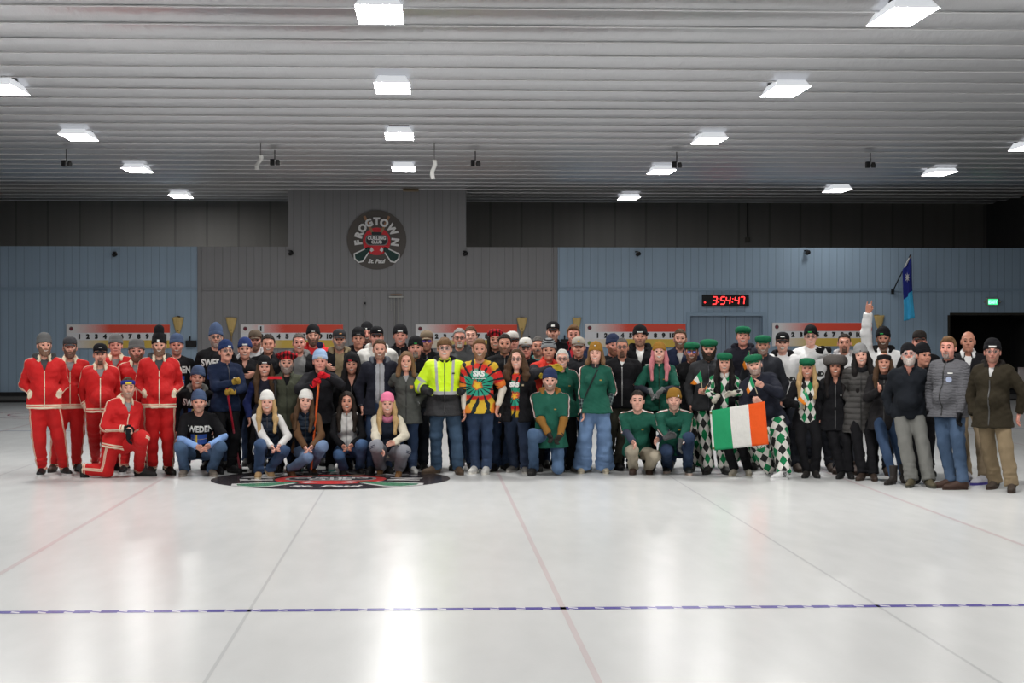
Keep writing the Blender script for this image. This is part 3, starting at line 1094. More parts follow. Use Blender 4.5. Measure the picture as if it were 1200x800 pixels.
    def attrs_top(v, tpr, hem):
        tc = (v - P0) @ MT
        N = len(v)
        dt = field_at(tpr, v)
        sd = np.where(tc[:, 1] > .012, 9.0, -9.0); hz = tc[:, 2] + hem; cu = np.full(N, 9.0); al = np.full(N, -1.0)
        shm = (tc[:, 2] > .43 * s) & (np.abs(tc[:, 0]) > .05)
        sd = np.where(shm, tc[:, 1] - .012, sd)
        best = dt.copy()
        uv = np.stack([tc[:, 0], tc[:, 2], np.zeros(N)], 1)
        for a in arms:
            o = a['el'] - (a['sh'] + a['wr']) * .5
            o = nrm(o + V3(a['sd'] * .10, 0, 0)) + MT @ V3(0, -.75, 0)
            ax = nrm(a['wr'] - a['sh'])
            o = nrm(o - ax * np.dot(o, ax)); Nn = nrm(np.cross(ax, o))
            if np.dot(Nn, MT[:, 1]) < 0: Nn = -Nn
            for (p0, p1, base, r0) in ((a['sh'], a['el'], 0.0, .055), (a['el'], a['wr'], .5, .05)):
                dl = dist(C(p0, p1, r0, r0), v[:, 0], v[:, 1], v[:, 2])
                axs = p1 - p0; L = np.linalg.norm(axs); axn = axs / L
                h = (v - p0) @ axn
                rel = (v - p0) - np.clip(h, 0, L)[:, None] * axn
                m = (dl < best)
                outer = rel @ o > 0
                sdl = rel @ Nn
                sd = np.where(m, np.where(outer, sdl, np.where(sdl > 0, 9.0, -9.0)), sd)
                hz = np.where(m, 9.0, hz)
                cu = np.where(m & (base > 0), np.linalg.norm(a['wr'] - p0) - h, np.where(m, 9.0, cu))
                al = np.where(m, base + .5 * np.clip(h / L, 0, 1), al)
                ang = np.arctan2(rel @ o, rel @ Nn)
                uv = np.where(m[:, None], np.stack([ang * .05, -(h + base * .6), np.zeros(N)], 1), uv)
                best = np.where(m, dl, best)
        return dict(tc=tc / s, sd=sd, hz=hz, cu=cu, al=al, pv=uv)
    for g in tops:
        i = g['i']
        base_t = torso_prims(s, b, sex, belly, i)[0]
        hem = g['hem'] * s
        extra = []
        if hem > .10 * s:
            rb = (.120 * b + .03 + g['flare'])
            extra = [C((0, .0, .05 * s), (0, -.005, -hem), .122 * s * b + i + .012, rb * s + i, .05, (0, 1, 0), .86)]
            sx = C((-.05 * s, 0, .03 * s), (-.055 * s, -.012, -hem), .115 * s * b + i, rb * s + i + .012, .05, (0, 1, 0), .95)
            extra = [sx, C((.05 * s, 0, .03 * s), (.055 * s, -.012, -hem), .115 * s * b + i, rb * s + i + .012, .05, (0, 1, 0), .95)]
        if not extra and hem > .045 * s and i >= .011 and g['n'] != 'hooded_sweater':
            rr_ = (.121 if not f else .118) * s * b ** .6 + i + (.006 if g['n'] == 'tracksuit_jacket' else 0)
            for q_ in (-1, 1): extra.append(C((q_ * .066 * s, .0, .02 * s), (q_ * .070 * s, .0, -hem - .02), rr_, rr_, .04, (0, 1, 0), .93))
        tpr_t = base_t + extra
        tpr = [xf(p, MT, P0) for p in tpr_t]
        apr = []
        if g['sl']:
            for a in arms: apr += limb_prims(a, i, g['sl'], g['cuffr'])
        xs, ys, zs = grid_for(tpr + apr, .0135, .0135)
        D = eval_grid(tpr, xs, ys, zs)
        X, Yg, Z = xs[:, None, None], ys[None, :, None], zs[None, None, :]
        rx, ry, rz = X - P0[0], Yg - P0[1], Z - P0[2]
        tz = rx * MT[0, 2] + ry * MT[1, 2] + rz * MT[2, 2]
        D = np.maximum(D, -(tz + hem))
        if not g['sl']:      # arm holes of a vest
            tx = rx * MT[0, 0] + ry * MT[1, 0] + rz * MT[2, 0]
            D = np.maximum(D, np.abs(tx) - (sw - .012))
        if apr:
            D2 = eval_grid(apr, xs, ys, zs)
            D = smin(D, D2, .025)
        if g['op']:
            wt, wb, zt, zb = g['op']
            tx = rx * MT[0, 0] + ry * MT[1, 0] + rz * MT[2, 0]
            ty = rx * MT[0, 1] + ry * MT[1, 1] + rz * MT[2, 1]
            w = np.interp(tz.ravel(), [zb * s - .02, zb * s, zt * s, zt * s + .3], [-.02, wb, wt, wt]).reshape(tz.shape)
            if zb < -.2: w = np.interp(tz.ravel(), [-.3, zt * s, zt * s + .3], [wb, wt, wt]).reshape(tz.shape)
            D = np.maximum(D, -np.maximum(np.abs(tx) - w, ty + .02))
        v, qd = surfnets(D, xs, ys, zs)
        n = mesh_normals(v, qd)
        amp = .0045 if i > .012 else .003
        if g['n'] == 'jersey': amp = .003
        v2 = v + n * (wob(v, seed, amp, 34) + wob(v, seed + 1, amp * .6, 75))[:, None]
        at_ = attrs_top(v, [xf(p, MT, P0) for p in base_t], hem)
        go = link(g['n'], to_mesh(g['n'], v2, qd, g['m'], None, True, at_), root)
        g_o = go
        tsrc = tpr_t
        # collar, hood, zip and prints are pieces of the garment
        if g['col']:
            ck, cm = g['col']
            m = MB(); prof = {'flap': [(.060, .530), (.066, .592), (.074, .597), (.112, .538), (.108, .528)], 'stand': [(.062, .522), (.066, .600), (.075, .601), (.086, .520)],
                              'crew': [(.058, .528), (.062, .545), (.070, .548), (.078, .530)], 'scarf': [(.058, .50), (.07, .59), (.10, .60), (.118, .56), (.10, .50)]}[ck]
            gap = {'flap': 34, 'stand': 9, 'crew': 0, 'scarf': 0}[ck]
            if g['op'] and ck != 'crew': gap = max(gap, 30)
            nn = 30; vs = []
            for j2 in range(nn + 1):
                a_ = rad(-90 + gap) + (2 * PI - 2 * rad(gap)) * j2 / nn
                for (r_, z_) in prof:
                    rr_ = (r_ + i * .35) * s * (.9 if f else 1.0)
                    y_ = rr_ * math.sin(a_) * 1.05
                    vs.append((rr_ * math.cos(a_), y_ + .012 * s, (z_ + (.02 if ck == 'flap' else .0)) * s + (y_) * .40))
            k2 = len(prof)
            fs = [(j2 * k2 + t2, (j2 + 1) * k2 + t2, (j2 + 1) * k2 + t2 + 1, j2 * k2 + t2 + 1) for j2 in range(nn) for t2 in range(k2 - 1)]
            fs += [(j2 * k2 + k2 - 1, (j2 + 1) * k2 + k2 - 1, (j2 + 1) * k2, j2 * k2) for j2 in range(nn)]
            fs += [tuple(range(k2)), tuple(nn * k2 + t2 for t2 in range(k2 - 1, -1, -1))]
            m.add(vs, fs)
            m.obj('collar', [cm], go, True, torso4)
        if g['hood']:
            hpz_ = [C((-.085, -.045, .545), (-.105, .03, .585), .022, .036, .04), C((-.105, .03, .585), (0, .10, .60), .036, .05, .04), C((.105, .03, .585), (0, .10, .60), .036, .05, .04),
                    C((.085, -.045, .545), (.105, .03, .585), .022, .036, .04)]
            hpz_ = [xf(p, np.eye(3), (0, 0, 0), s) for p in hpz_]
            hm_ = sdf_mesh('hood', hpz_, .013, g['hood'], None, lambda vv: wob(vv, seed + 4, .004, 60))
            link('hood', hm_, go, torso4)
        if g['zip']:
            zt_ = (g['op'][3] if g['op'] else .535) * s
            w_ = .0065
            zlo = -hem + .03
            pts, fs = patch2(-w_, w_, zlo, zt_, 1, 26)
            Pp = project(pts, tsrc, .006)
            Pp, fs = shell(Pp, fs, .008)
            link('zipper', to_mesh('zipper', Pp, fs, g['zip']), go, torso4)
        for dcl in g['dec']:
            nm, kind, par, mt = dcl
            if kind == 'text':
                s_, x0, z0, size = par[:4]
                tv, tf = text_geo(s_, size, *(par[4:5] or (.012,)))
                pts = np.array(tv) * np.array([par[5] if len(par) > 5 else 1.0, 1.0]) * s + np.array([x0, z0]) * s
            elif kind == 'poly':
                pts = np.array([(x * s, z * s) for x, z in par]); tf = [tuple(range(len(pts)))]
            else:
                x0, x1, z0, z1 = [t * s for t in par[:4]]
                pts, tf = patch2(x0, x1, z0, z1, max(2, int(abs(x1 - x0) / .02)), max(2, int(abs(z1 - z0) / .02)))
                if len(par) > 4: pts[:, 0] += (pts[:, 1] - z0) * par[4]
            Pp = project(pts, tsrc, .008)
            Pp, tf = shell(Pp, list(tf), .006)
            link(nm, to_mesh(nm, Pp, tf, mt, None, False), go, torso4)
    # --- gloves
    for a in arms:
        gm = a['sp']['g']
        if gm is not None and a['show']:
            pr = hand_prims(a['wr'], a['d'], a['t'], a['pn'], a['sp']['k'], s * (.92 if f else 1), .0035)
            pr += [C(a['wr'] - a['d'] * .045, a['wr'] + a['d'] * .02, .042 * s, .030 * s, .012, None, 1, True, False)]
            xs, ys, zs = grid_for(pr, .0065, .0065)
            v, qd = surfnets(eval_grid(pr, xs, ys, zs), xs, ys, zs)
            link('glove', to_mesh('glove', v, qd, gm), root)
    # --- trousers and shoes
    pm, pk = pants
    i = pk.get('i', .012)
    kr, ar = pk.get('kr', .060), pk.get('ar', .066)
    lp = []
    pel = [xf(p, MT, P0) for p in torso_prims(s, b, sex, belly * .4, min(i * .4, .008))[0][:2]]
    for (hp_, kn, an, FR, fp) in LG:
        ank = an + nrm(an - kn) * pk.get('drop', .012)
        if ank[2] < .045 and abs(nrm(an - kn)[2]) > .6: ank = an + nrm(an - kn) * max(0.0, (an[2] - .045))
        lp += [C(hp_, kn, .090 * s * (b ** .6) + i, kr * s + i, .04), C(kn, ank, kr * s + i, ar * s + i * .3, .03, None, 1, False, True)]
        bend = np.dot(nrm(kn - hp_), nrm(an - kn))
        if bend < .5: lp.append(E(kn, (kr * s + i * 1.2,) * 3, .03))
    pr = pel + lp
    xs, ys, zs = grid_for(pr, .0135, .0135)
    D = eval_grid(pel, xs, ys, zs)
    X, Yg, Z = xs[:, None, None], ys[None, :, None], zs[None, None, :]
    tz = (X - P0[0]) * MT[0, 2] + (Yg - P0[1]) * MT[1, 2] + (Z - P0[2]) * MT[2, 2]
    D = smin(np.maximum(D, tz - .10 * s), eval_grid(lp, xs, ys, zs), .04)
    D = np.maximum(D, .012 - Z)
    v, qd = surfnets(D, xs, ys, zs)
    n = mesh_normals(v, qd)
    N = len(v)
    sd = np.full(N, 9.0); cu = np.full(N, 9.0); uv = np.zeros((N, 3)); best = np.full(N, 9.0)
    for j, (hp_, kn, an, FR, fp) in enumerate(LG):
        sdv = MT @ V3((-1, 1)[j], 0, 0)
        acc = 0.0
        for (p0, p1, r0, r1, seg) in ((hp_, kn, .10, .075, 0), (kn, an, .075, .075, 1)):
            dl = dist(C(p0, p1, r0, r1), v[:, 0], v[:, 1], v[:, 2])
            axs = p1 - p0; L = np.linalg.norm(axs); axn = axs / L
            o = sdv + MT @ V3(0, -.6, 0); o = nrm(o - axn * np.dot(o, axn)); Nn = np.cross(axn, o)
            if np.dot(Nn, MT[:, 1]) < 0: Nn = -Nn
            h = (v - p0) @ axn
            rel = (v - p0) - np.clip(h, 0, L)[:, None] * axn
            m = dl < best
            best = np.where(m, dl, best)
            sd = np.where(m, np.where(rel @ o > 0, rel @ Nn, np.where(rel @ Nn > 0, 9.0, -9.0)), sd)
            cu = np.where(m, (L + pk.get('drop', .012) - h) if seg else 9.0, cu)
            fr = -Nn if np.dot(Nn, V3(0, -1, 0)) < 0 else Nn
            ang = np.arctan2(rel @ o, rel @ fr)
            uv = np.where(m[:, None], np.stack([ang * .082, acc + h, np.zeros(N)], 1), uv)
            acc += L
    knee_f = 1.0
    amp = pk.get('amp', .0042)
    fold = wob(v, seed + 2, amp, 40) + np.where(cu < .22, wob(v * np.array([.5, .5, 1.6]), seed + 3, amp * .8, 60), 0)
    v = v + n * fold[:, None]
    v[:, 2] = np.maximum(v[:, 2], .006)
    po = link('trousers', to_mesh('trousers', v, qd, pm, None, True, dict(sd=sd, cu=cu, pv=uv)), root)
    sk_, sc_ = shoes[0], shoes[1]
    solec = shoes[2] if len(shoes) > 2 else tuple(x * .6 for x in sc_)
    for (hp_, kn, an, FR, fp) in LG:
        ss = s * (.98 if f else 1.10)
        o = canput('shoe', 'shoe' + sk_, lambda: shoe_mesh(sk_), [shoe_mat(sc_, sk_)], m4=M4(FR * ss, fp))
        canput('sole', 'sole' + sk_, lambda: sole_mesh(sk_), [plain('sole_%.2f_%.2f_%.2f' % solec, solec, .7)], o, Matrix.Identity(4))
        if len(shoes) > 3: shoes[3](o, sk_)
    q.MT = MT; q.P0 = P0; q.hc = hc; q.s = s
    PEOPLE.append(q)
    return q

def shoe_mat(c, k):
    key = ('shoe', c)
    if key not in MATS:
        g = NG('shoe_leather_%d' % len(MATS))
        o = g.obj()
        nz = g.noise(30.0, o, 3.0)
        g.bump(nz, .3, .004)
        MATS[key] = g.fin(g.mix(nz, c, tuple(x * .6 for x in c)), .6, 0, .3)
    return MATS[key]
# ------------------------------------------------------------------ patterned garments
def creased(g, o, k=.55):
    h = g.mth('ADD', g.noise(11.0, g.mapping(o, (1.0, 1.0, 0.55)), 3.0, 0.55), g.mth('MULTIPLY', g.noise(300.0, o, 1.0), 0.06))
    g.bump(h, k, 0.035)
def wear(g, o, c):
    return g.mix(g.mth('MULTIPLY', g.noise(9.0, o, 3.0), 0.45), tuple(min(1, x * 1.1) for x in c), tuple(x * .75 for x in c))
RED = (.50, .012, .013); CREAM = (.70, .60, .45)
def track_mat(part):
    k = ('track', part)
    if k in MATS: return MATS[k]
    g = NG('track_' + part); o = g.obj()
    sd = g.mth('ABSOLUTE', g.attr('sd').outputs['Fac'])
    cu = g.attr('cu').outputs['Fac']
    st = g.mth('ADD', g.band(sd, -.1, .0045), g.band(sd, .0095, .0185))
    if part == 'top':
        hz = g.attr('hz').outputs['Fac']
        hb = g.mth('ADD', g.band(hz, -.5, .028), g.band(hz, .040, .058))
        cb = g.mth('ADD', g.band(cu, -.5, .022), g.band(cu, .032, .05))
        st = g.mth('MAXIMUM', st, g.mth('MAXIMUM', hb, cb))
    else:
        cb = g.mth('ADD', g.band(cu, -.5, .024), g.band(cu, .036, .05))
        st = g.mth('MAXIMUM', st, cb)
    st = g.mth('MINIMUM', st, 1.0)
    c = g.mix(st, wear(g, o, RED), CREAM)
    creased(g, o)
    MATS[k] = g.fin(c, .75, 0, .25)
    return MATS[k]

GREEN = (.012, .086, .058)
def green_mat():
    k = ('green',)
    if k in MATS: return MATS[k]
    g = NG('green_sweater'); o = g.obj()
    sd = g.attr('sd').outputs['Fac']
    a = g.mth('ABSOLUTE', sd)
    w = g.band(a, -.1, .011)
    r = g.band(a, .011, .02)
    c = g.mix(w, wear(g, o, GREEN), (.75, .74, .70))
    c = g.mix(r, c, (.30, .02, .025))
    creased(g, o)
    MATS[k] = g.fin(c, .85, 0, .2)
    return MATS[k]

def argyle_mat(attr):
    k = ('argyle', attr)
    if k in MATS: return MATS[k]
    g = NG('diamond_cloth_' + attr); o = g.obj()
    s = g.sep(g.attr(attr).outputs['Vector'])
    x = g.mth('DIVIDE', s[0], .088)
    z = g.mth('DIVIDE', s[1] if attr == 'pv' else s[2], .155)
    i = g.mth('FLOOR', g.mth('ADD', x, z)); j = g.mth('FLOOR', g.mth('SUBTRACT', x, z))
    par = g.mth('FLOORED_MODULO', g.mth('ADD', i, j), 2.0)
    par2 = g.mth('FLOORED_MODULO', i, 2.0)
    col = g.mix(par2, (.020, .020, .020), (.008, .175, .062))
    c = g.mix(g.mth('GREATER_THAN', par, .5), col, (.62, .60, .56))
    creased(g, o, .4)
    MATS[k] = g.fin(c, .85, 0, .2)
    return MATS[k]

def hivis_mat():
    k = ('hivis',)
    if k in MATS: return MATS[k]
    g = NG('hi_vis'); o = g.obj()
    s = g.sep(g.attr('tc').outputs['Vector'])
    hz = g.attr('hz').outputs['Fac']; cu = g.attr('cu').outputs['Fac']; al = g.attr('al').outputs['Fac']
    Y_ = wear(g, o, (.56, .80, .015)); S_ = (.36, .36, .37); B_ = (.018, .018, .02)
    tors = g.mth('LESS_THAN', al, 0.0)
    low = g.mth('MULTIPLY', tors, g.mth('LESS_THAN', s[2], .115))
    band = g.mth('MULTIPLY', tors, g.band(s[2], .115, .16))
    xx = g.mth('SUBTRACT', g.mth('ABSOLUTE', s[0]), g.mth('ADD', .085, g.mth('MULTIPLY', s[2], .06)))
    br = g.mth('MULTIPLY', tors, g.mth('MULTIPLY', g.band(xx, -.018, .018), g.mth('GREATER_THAN', s[2], .13)))
    arm = g.mth('ADD', g.band(al, .30, .37), g.band(al, .62, .69))
    sil = g.mth('MINIMUM', g.mth('ADD', g.mth('ADD', band, br), arm), 1.0)
    c = g.mix(sil, Y_, S_)
    blk = g.mth('MAXIMUM', low, g.mth('GREATER_THAN', al, .72))
    c = g.mix(blk, c, B_)
    creased(g, o, .7)
    MATS[k] = g.fin(c, .6, 0, .3)
    return MATS[k]

def tiedye_mat(cx, cz):
    k = ('tiedye', cx)
    if k in MATS: return MATS[k]
    g = NG('tie_dye'); o = g.obj()
    s = g.sep(g.attr('tc').outputs['Vector'])
    x = g.mth('SUBTRACT', s[0], cx); z = g.mth('MULTIPLY', g.mth('SUBTRACT', s[2], cz), g.mth('ADD', 1.0, g.mth('MULTIPLY', g.mth('LESS_THAN', s[2], cz), .55)))
    r = g.mth('SQRT', g.mth('ADD', g.mth('MULTIPLY', x, x), g.mth('MULTIPLY', z, z)))
    th = g.mth('ARCTAN2', z, x)
    nz = g.noise(10.0, o, 3.0)
    rr = g.mth('ADD', r, g.mth('MULTIPLY', g.mth('SUBTRACT', nz, .5), .10))
    rr = g.mth('ADD', rr, g.mth('MULTIPLY', g.mth('SINE', g.mth('ADD', g.mth('MULTIPLY', th, 5.0), g.mth('MULTIPLY', r, 12.0))), .012))
    col = g.ramp(g.mth('MULTIPLY', rr, 3.0), [(0.0, (.62, .42, .03)), (.12, (.58, .28, .03)), (.17, (.45, .03, .02)), (.22, (.02, .24, .15)), (.60, (.03, .32, .22)), (.68, (.50, .035, .02)), (.86, (.52, .02, .02)), (1.0, (.55, .36, .03))])
    al = g.attr('al').outputs['Fac']
    col = g.mix(g.mth('GREATER_THAN', al, .04), col, g.mix(g.mth('MULTIPLY', g.mth('GREATER_THAN', al, .33), nz), (.52, .02, .02), (.7, .35, .03)))
    st = g.mth('ADD', g.mth('SINE', g.mth('ADD', g.mth('MULTIPLY', th, 17.0), g.mth('MULTIPLY', r, 9.0))), g.mth('MULTIPLY', g.mth('SUBTRACT', nz, .5), 3.2))
    m = g.mth('MULTIPLY', g.mth('GREATER_THAN', st, .62), g.mth('GREATER_THAN', r, .05))
    c = g.mix(m, col, (.012, .02, .022))
    creased(g, o, .4)
    MATS[k] = g.fin(c, .85, 0, .2)
    return MATS[k]

def tartan_mat():
    k = ('tartan',)
    if k in MATS: return MATS[k]
    g = NG('red_tartan'); o = g.obj()
    s = g.sep(o)
    def bars(v, f):
        return g.mth('GREATER_THAN', g.mth('SINE', g.mth('MULTIPLY', v, f)), .15)
    a = bars(s[0], 150.0); b_ = bars(g.mth('ADD', s[1], s[2]), 150.0)
    t = g.mth('MULTIPLY', g.mth('ADD', a, b_), .5)
    c = g.ramp(t, [(0.0, (.48, .012, .02)), (.4, (.14, .008, .012)), (.9, (.008, .007, .008))], True)
    h = g.noise(120.0, o, 2.0); g.bump(h, .4, .008)
    MATS[k] = g.fin(c, .9, 0, .2)
    return MATS[k]

def plaid_mat(c0, c1, f=95.0):
    k = ('plaid', c0)
    if k in MATS: return MATS[k]
    g = NG('checked_sleeve_%d' % len(MATS)); o = g.obj()
    s = g.sep(g.attr('pv').outputs['Vector'])
    a = g.mth('GREATER_THAN', g.mth('SINE', g.mth('MULTIPLY', s[0], f * 1.3)), .6)
    b_ = g.mth('GREATER_THAN', g.mth('SINE', g.mth('MULTIPLY', s[1], f * 1.3)), .6)
    c = g.mix(g.mth('MULTIPLY', g.mth('ADD', a, b_), .5), c0, c1)
    creased(g, o, .3)
    MATS[k] = g.fin(c, .9, 0, .2)
    return MATS[k]

def striped_hat_mat():
    k = ('striped',)
    if k in MATS: return MATS[k]
    g = NG('striped_knit'); o = g.obj(); s = g.sep(o)
    z = g.mth('SUBTRACT', s[2], g.mth('MULTIPLY', s[1], .23))
    t = g.mth('GREATER_THAN', g.mth('SINE', g.mth('MULTIPLY', g.mth('ADD', z, .005), 250.0)), .2)
    c = g.mix(t, (.015, .015, .018), (.22, .23, .24))
    g.bump(g.noise(160.0, o, 1.0), .35, .008)
    MATS[k] = g.fin(c, .9, 0, .2)
    return MATS[k]

def sleeve_split_mat(body, sleeve):
    """one garment with sleeves of another colour"""
    k = ('split', body, sleeve)
    if k in MATS: return MATS[k]
    g = NG('two_tone_%d' % len(MATS)); o = g.obj()
    al = g.attr('al').outputs['Fac']
    c = g.mix(g.mth('GREATER_THAN', al, .0), wear(g, o, body), wear(g, o, sleeve))
    creased(g, o)
    MATS[k] = g.fin(c, .8, 0, .2)
    return MATS[k]

def swed_flag_decs():
    bl = plain('print_blue', (.02, .06, .26), .8); ye = plain('print_yellow', (.55, .40, .02), .8); wh = plain('print_white', (.68, .68, .66), .8)
    return [('flag_print', 'rect', (-.105, .105, .185, .31), bl), ('flag_print_cross', 'rect', (-.105, .105, .23, .263), ye), ('flag_print_cross', 'rect', (-.055, -.022, .185, .31), ye),
            ('lettering', 'text', ('SWEDEN', 0, .395, .125, .004, .74), wh)]

def side_stripe_mat(base, stripe):
    k = ('sidestripe', base)
    if k in MATS: return MATS[k]
    g = NG('side_stripe_%d' % len(MATS)); o = g.obj()
    sd = g.mth('ABSOLUTE', g.attr('sd').outputs['Fac'])
    st = g.band(sd, .006, .016)
    c = g.mix(st, wear(g, o, base), stripe)
    creased(g, o)
    MATS[k] = g.fin(c, .85, 0, .2)
    return MATS[k]

BLK = (.008, .008, .0095); NAVY = (.012, .018, .040); DGR = (.055, .057, .060); GRY = (.22, .22, .22); LGR = (.42, .42, .43); WHT = (.72, .71, .69)
JEAN = (.060, .105, .185); DJEAN = (.022, .038, .078); LJEAN = (.13, .21, .36)
J_ = lambda c, **k: (cloth(c, 'denim'), dict(k))
PT = lambda c, **k: (cloth(c), dict(k))
KN = lambda c: cloth(c, 'knit')
def bean(c, kind='beanie', **ex):
    return (kind, KN(c), ex)
PW = lambda: plain('print_white', (.68, .68, .66), .8)
def zipm(c=(.25, .25, .25)): return plain('zip_%.2f' % c[0], c, .4, .3)
# ------------------------------------------------------------------ the hall
YW = 47.8          # painted partition behind the far house
YB = 52.8          # back wall of the building
XL, XR = -12.7, 16.3
YN = -7.0
ZC = 5.62          # seams of the ceiling
def st(o): o['kind'] = 'structure'; return o

def ice_mat(base, name, rough=.215):
    k = ('ice', name)
    if k in MATS: return MATS[k]
    g = NG('ice_' + name); o = g.obj()
    n1 = g.noise(.55, o, 4.0, .6); n2 = g.noise(5.0, g.mapping(o, (1.0, .25, 1)), 3.0)
    f = g.mth('MULTIPLY', g.mth('ADD', n1, n2), .5)
    c = g.mix(g.ramp(f, [(.35, (0, 0, 0)), (.65, (1, 1, 1))]), tuple(x * .975 for x in base), tuple(min(1, x * 1.015) for x in base))
    g.bump(g.noise(46.0, o, 2.0, .6), .05, .01)
    g.b.inputs['IOR'].default_value = 1.17
    r = g.mth('ADD', rough - .03, g.mth('MULTIPLY', n2, .06))
    MATS[k] = g.fin(c, r, 0, .38)
    return MATS[k]

ICE = ice_mat((.60, .605, .600), 'sheet')
m = MB(); m.box(((XL + XR) / 2, (YN + YB) / 2, -.15), (XR - XL, YB - YN, .3))
st(m.obj('floor', [ICE]))

# ice markings: thin paint layers just on the sheet
Z1 = .0012
def strip(name, pts, w, mat, z=Z1):
    m = MB()
    (x0, y0), (x1, y1) = pts
    d = nrm(V3(x1 - x0, y1 - y0, 0)); n = V3(-d[1], d[0], 0) * w / 2
    a, b = V3(x0, y0, z), V3(x1, y1, z)
    m.add([a - n, b - n, b + n, a + n], [(0, 1, 2, 3)] if d[0] * 1 >= 0 and abs(d[0]) > abs(d[1]) else [(3, 2, 1, 0)])
    return st(m.obj(name, [mat]))
def hog_mat():
    g = NG('ice_hog'); o = g.obj(); s = g.sep(o)
    ph = g.mth('FRACT', g.mth('MULTIPLY', s[0], 5.4))
    d1 = g.band(ph, .40, .74)
    wv = g.mth('GREATER_THAN', g.mth('SINE', g.mth('ADD', g.mth('MULTIPLY', s[1], 70.0), g.mth('MULTIPLY', s[0], 40.0))), -.1)
    c = g.mix(g.mth('MULTIPLY', d1, wv), (.10, .085, .30), (.62, .60, .68))
    g.b.inputs['IOR'].default_value = 1.17
    return g.fin(c, .215, 0, .38)
strip('floor_hog_line', [(XL, 12.88), (XR, 12.88)], .115, hog_mat())
strip('floor_far_hog_line', [(XL, 34.9), (XR, 34.9)], .10, ice_mat((.30, .32, .42), 'farhog'))
grey_l = ice_mat((.50, .505, .505), 'seam'); red_l = ice_mat((.565, .50, .50), 'redline')
for x, mt, w in ((-3.42, red_l, .05), (-1.24, grey_l, .022), (.96, red_l, .04), (3.2, grey_l, .022), (5.40, red_l, .05), (-5.65, grey_l, .022), (-7.95, red_l, .05), (7.6, grey_l, .022), (9.9, red_l, .05), (12.1, grey_l, .022)):
    strip('floor_line', [(x, YN), (x, YW - .6)], w, mt)
SHEETS = [-8.05, -3.55, .95, 5.40, 9.9]
TEE = 41.2
def ring(name, x, y, r0, r1, mat, z=Z1 * 1.5):
    m = MB(); n = 64
    vs = [(x + r * math.cos(2 * PI * k / n), y + r * math.sin(2 * PI * k / n), z) for r in (r0, r1) for k in range(n)]
    m.add(vs, [(k, n + k, n + (k + 1) % n, (k + 1) % n) for k in range(n)])
    return st(m.obj(name, [mat]))
for x in SHEETS:
    ring('floor_house_ring', x, TEE, 1.79, 1.86, ice_mat((.40, .05, .08), 'ringred'))
    ring('floor_house_ring', x, TEE, 1.18, 1.23, ice_mat((.40, .05, .08), 'ringred'))
    ring('floor_house_ring', x, TEE, .58, .64, ice_mat((.06, .07, .30), 'ringblue'))

# board-and-groove wall paint
def board_mat(c, name, pitch=.2032):
    g = NG('painted_boards_' + name); o = g.obj(); s = g.sep(o)
    ph = g.mth('FRACT', g.mth('DIVIDE', s[0], pitch))
    gr = g.mth('LESS_THAN', ph, .07)
    idn = g.noise(3.0, g.mapping(o, (1.6, 1, .05)), 2.0)
    cc = g.mix(idn, tuple(x * .90 for x in c), tuple(x * 1.10 for x in c))
    cc = g.mix(gr, cc, tuple(x * .72 for x in c))
    g.bump(g.mth('SUBTRACT', 1.0, gr), .6, .008)
    return g.fin(cc, .45, 0, .35)
BLUE = board_mat((.315, .425, .545), 'blue'); GREYB = board_mat((.26, .26, .27), 'grey'); DARK = board_mat((.20, .19, .175), 'dark', .9)
def X_at(u): return at(u, 380, YW)[0]
def Z_at(v): return at(600, v, YW)[2]
ZT = Z_at(289.5)
xg0, xg1 = X_at(234), X_at(651)
xd0, xd1 = X_at(808.5), X_at(893.5); zd = Z_at(370)
xo0 = X_at(1113); zo = Z_at(369)
th = .18
def wall_part(name, parts, mat):
    m = MB()
    for (x0, x1, z0, z1) in parts: m.box(((x0 + x1) / 2, YW + th / 2, (z0 + z1) / 2), (x1 - x0, th, z1 - z0))
    return st(m.obj(name, [mat]))
wall_part('wall_far_west', [(XL, xg0, 0, ZT)], BLUE)
xp0, xp1 = X_at(338), X_at(546.5)
wall_part('wall_far_middle', [(xg0, xg1, 0, ZT), (xp0, xp1, ZT, ZC - .05)], GREYB)
wall_part('wall_far_east', [(xg1, xd0, 0, ZT), (xd1, xo0, 0, ZT), (xd0, xd1, zd, ZT), (xo0, XR, zo, ZT)], BLUE)
def wall(name, c, s_, mat):
    m = MB(); m.box(c, s_); return st(m.obj(name, [mat]))
wall('wall_back', ((XL + XR) / 2, YB + .1, ZC / 2), (XR - XL, .2, ZC + .4), DARK)
SIDE = board_mat((.05, .05, .052), 'side', .9)
wall('wall_east', (XR + .1, (YN + YB) / 2, ZC / 2), (.2, YB - YN, ZC + .4), SIDE)
wall('wall_west', (XL - .1, (YN + YB) / 2, ZC / 2), (.2, YB - YN, ZC + .4), SIDE)
wall('wall_near', ((XL + XR) / 2, YN - .1, ZC / 2), (XR - XL, .2, ZC + .4), DARK)
# room behind the opening: walls coloured near black to give its unlit darkness
m = MB(); m.box(((xo0 + XR) / 2, YB - 2.2, zo / 2 + .3), (XR - xo0 + .4, .1, zo + .8)); m.box(((xo0 - .3), (YW + YB - 2.2) / 2 + .1, zo / 2 + .3), (.1, YB - 2.2 - YW - .25, zo + .8)); m.box(((xo0 + XR) / 2, (YW + YB - 2.2) / 2 + .15, zo + .55), (XR - xo0 + .4, YB - 2.2 - YW - .3, .1))
st(m.obj('wall_lobby', [plain('lobby_unlit_black', (.010, .010, .010), .8)]))
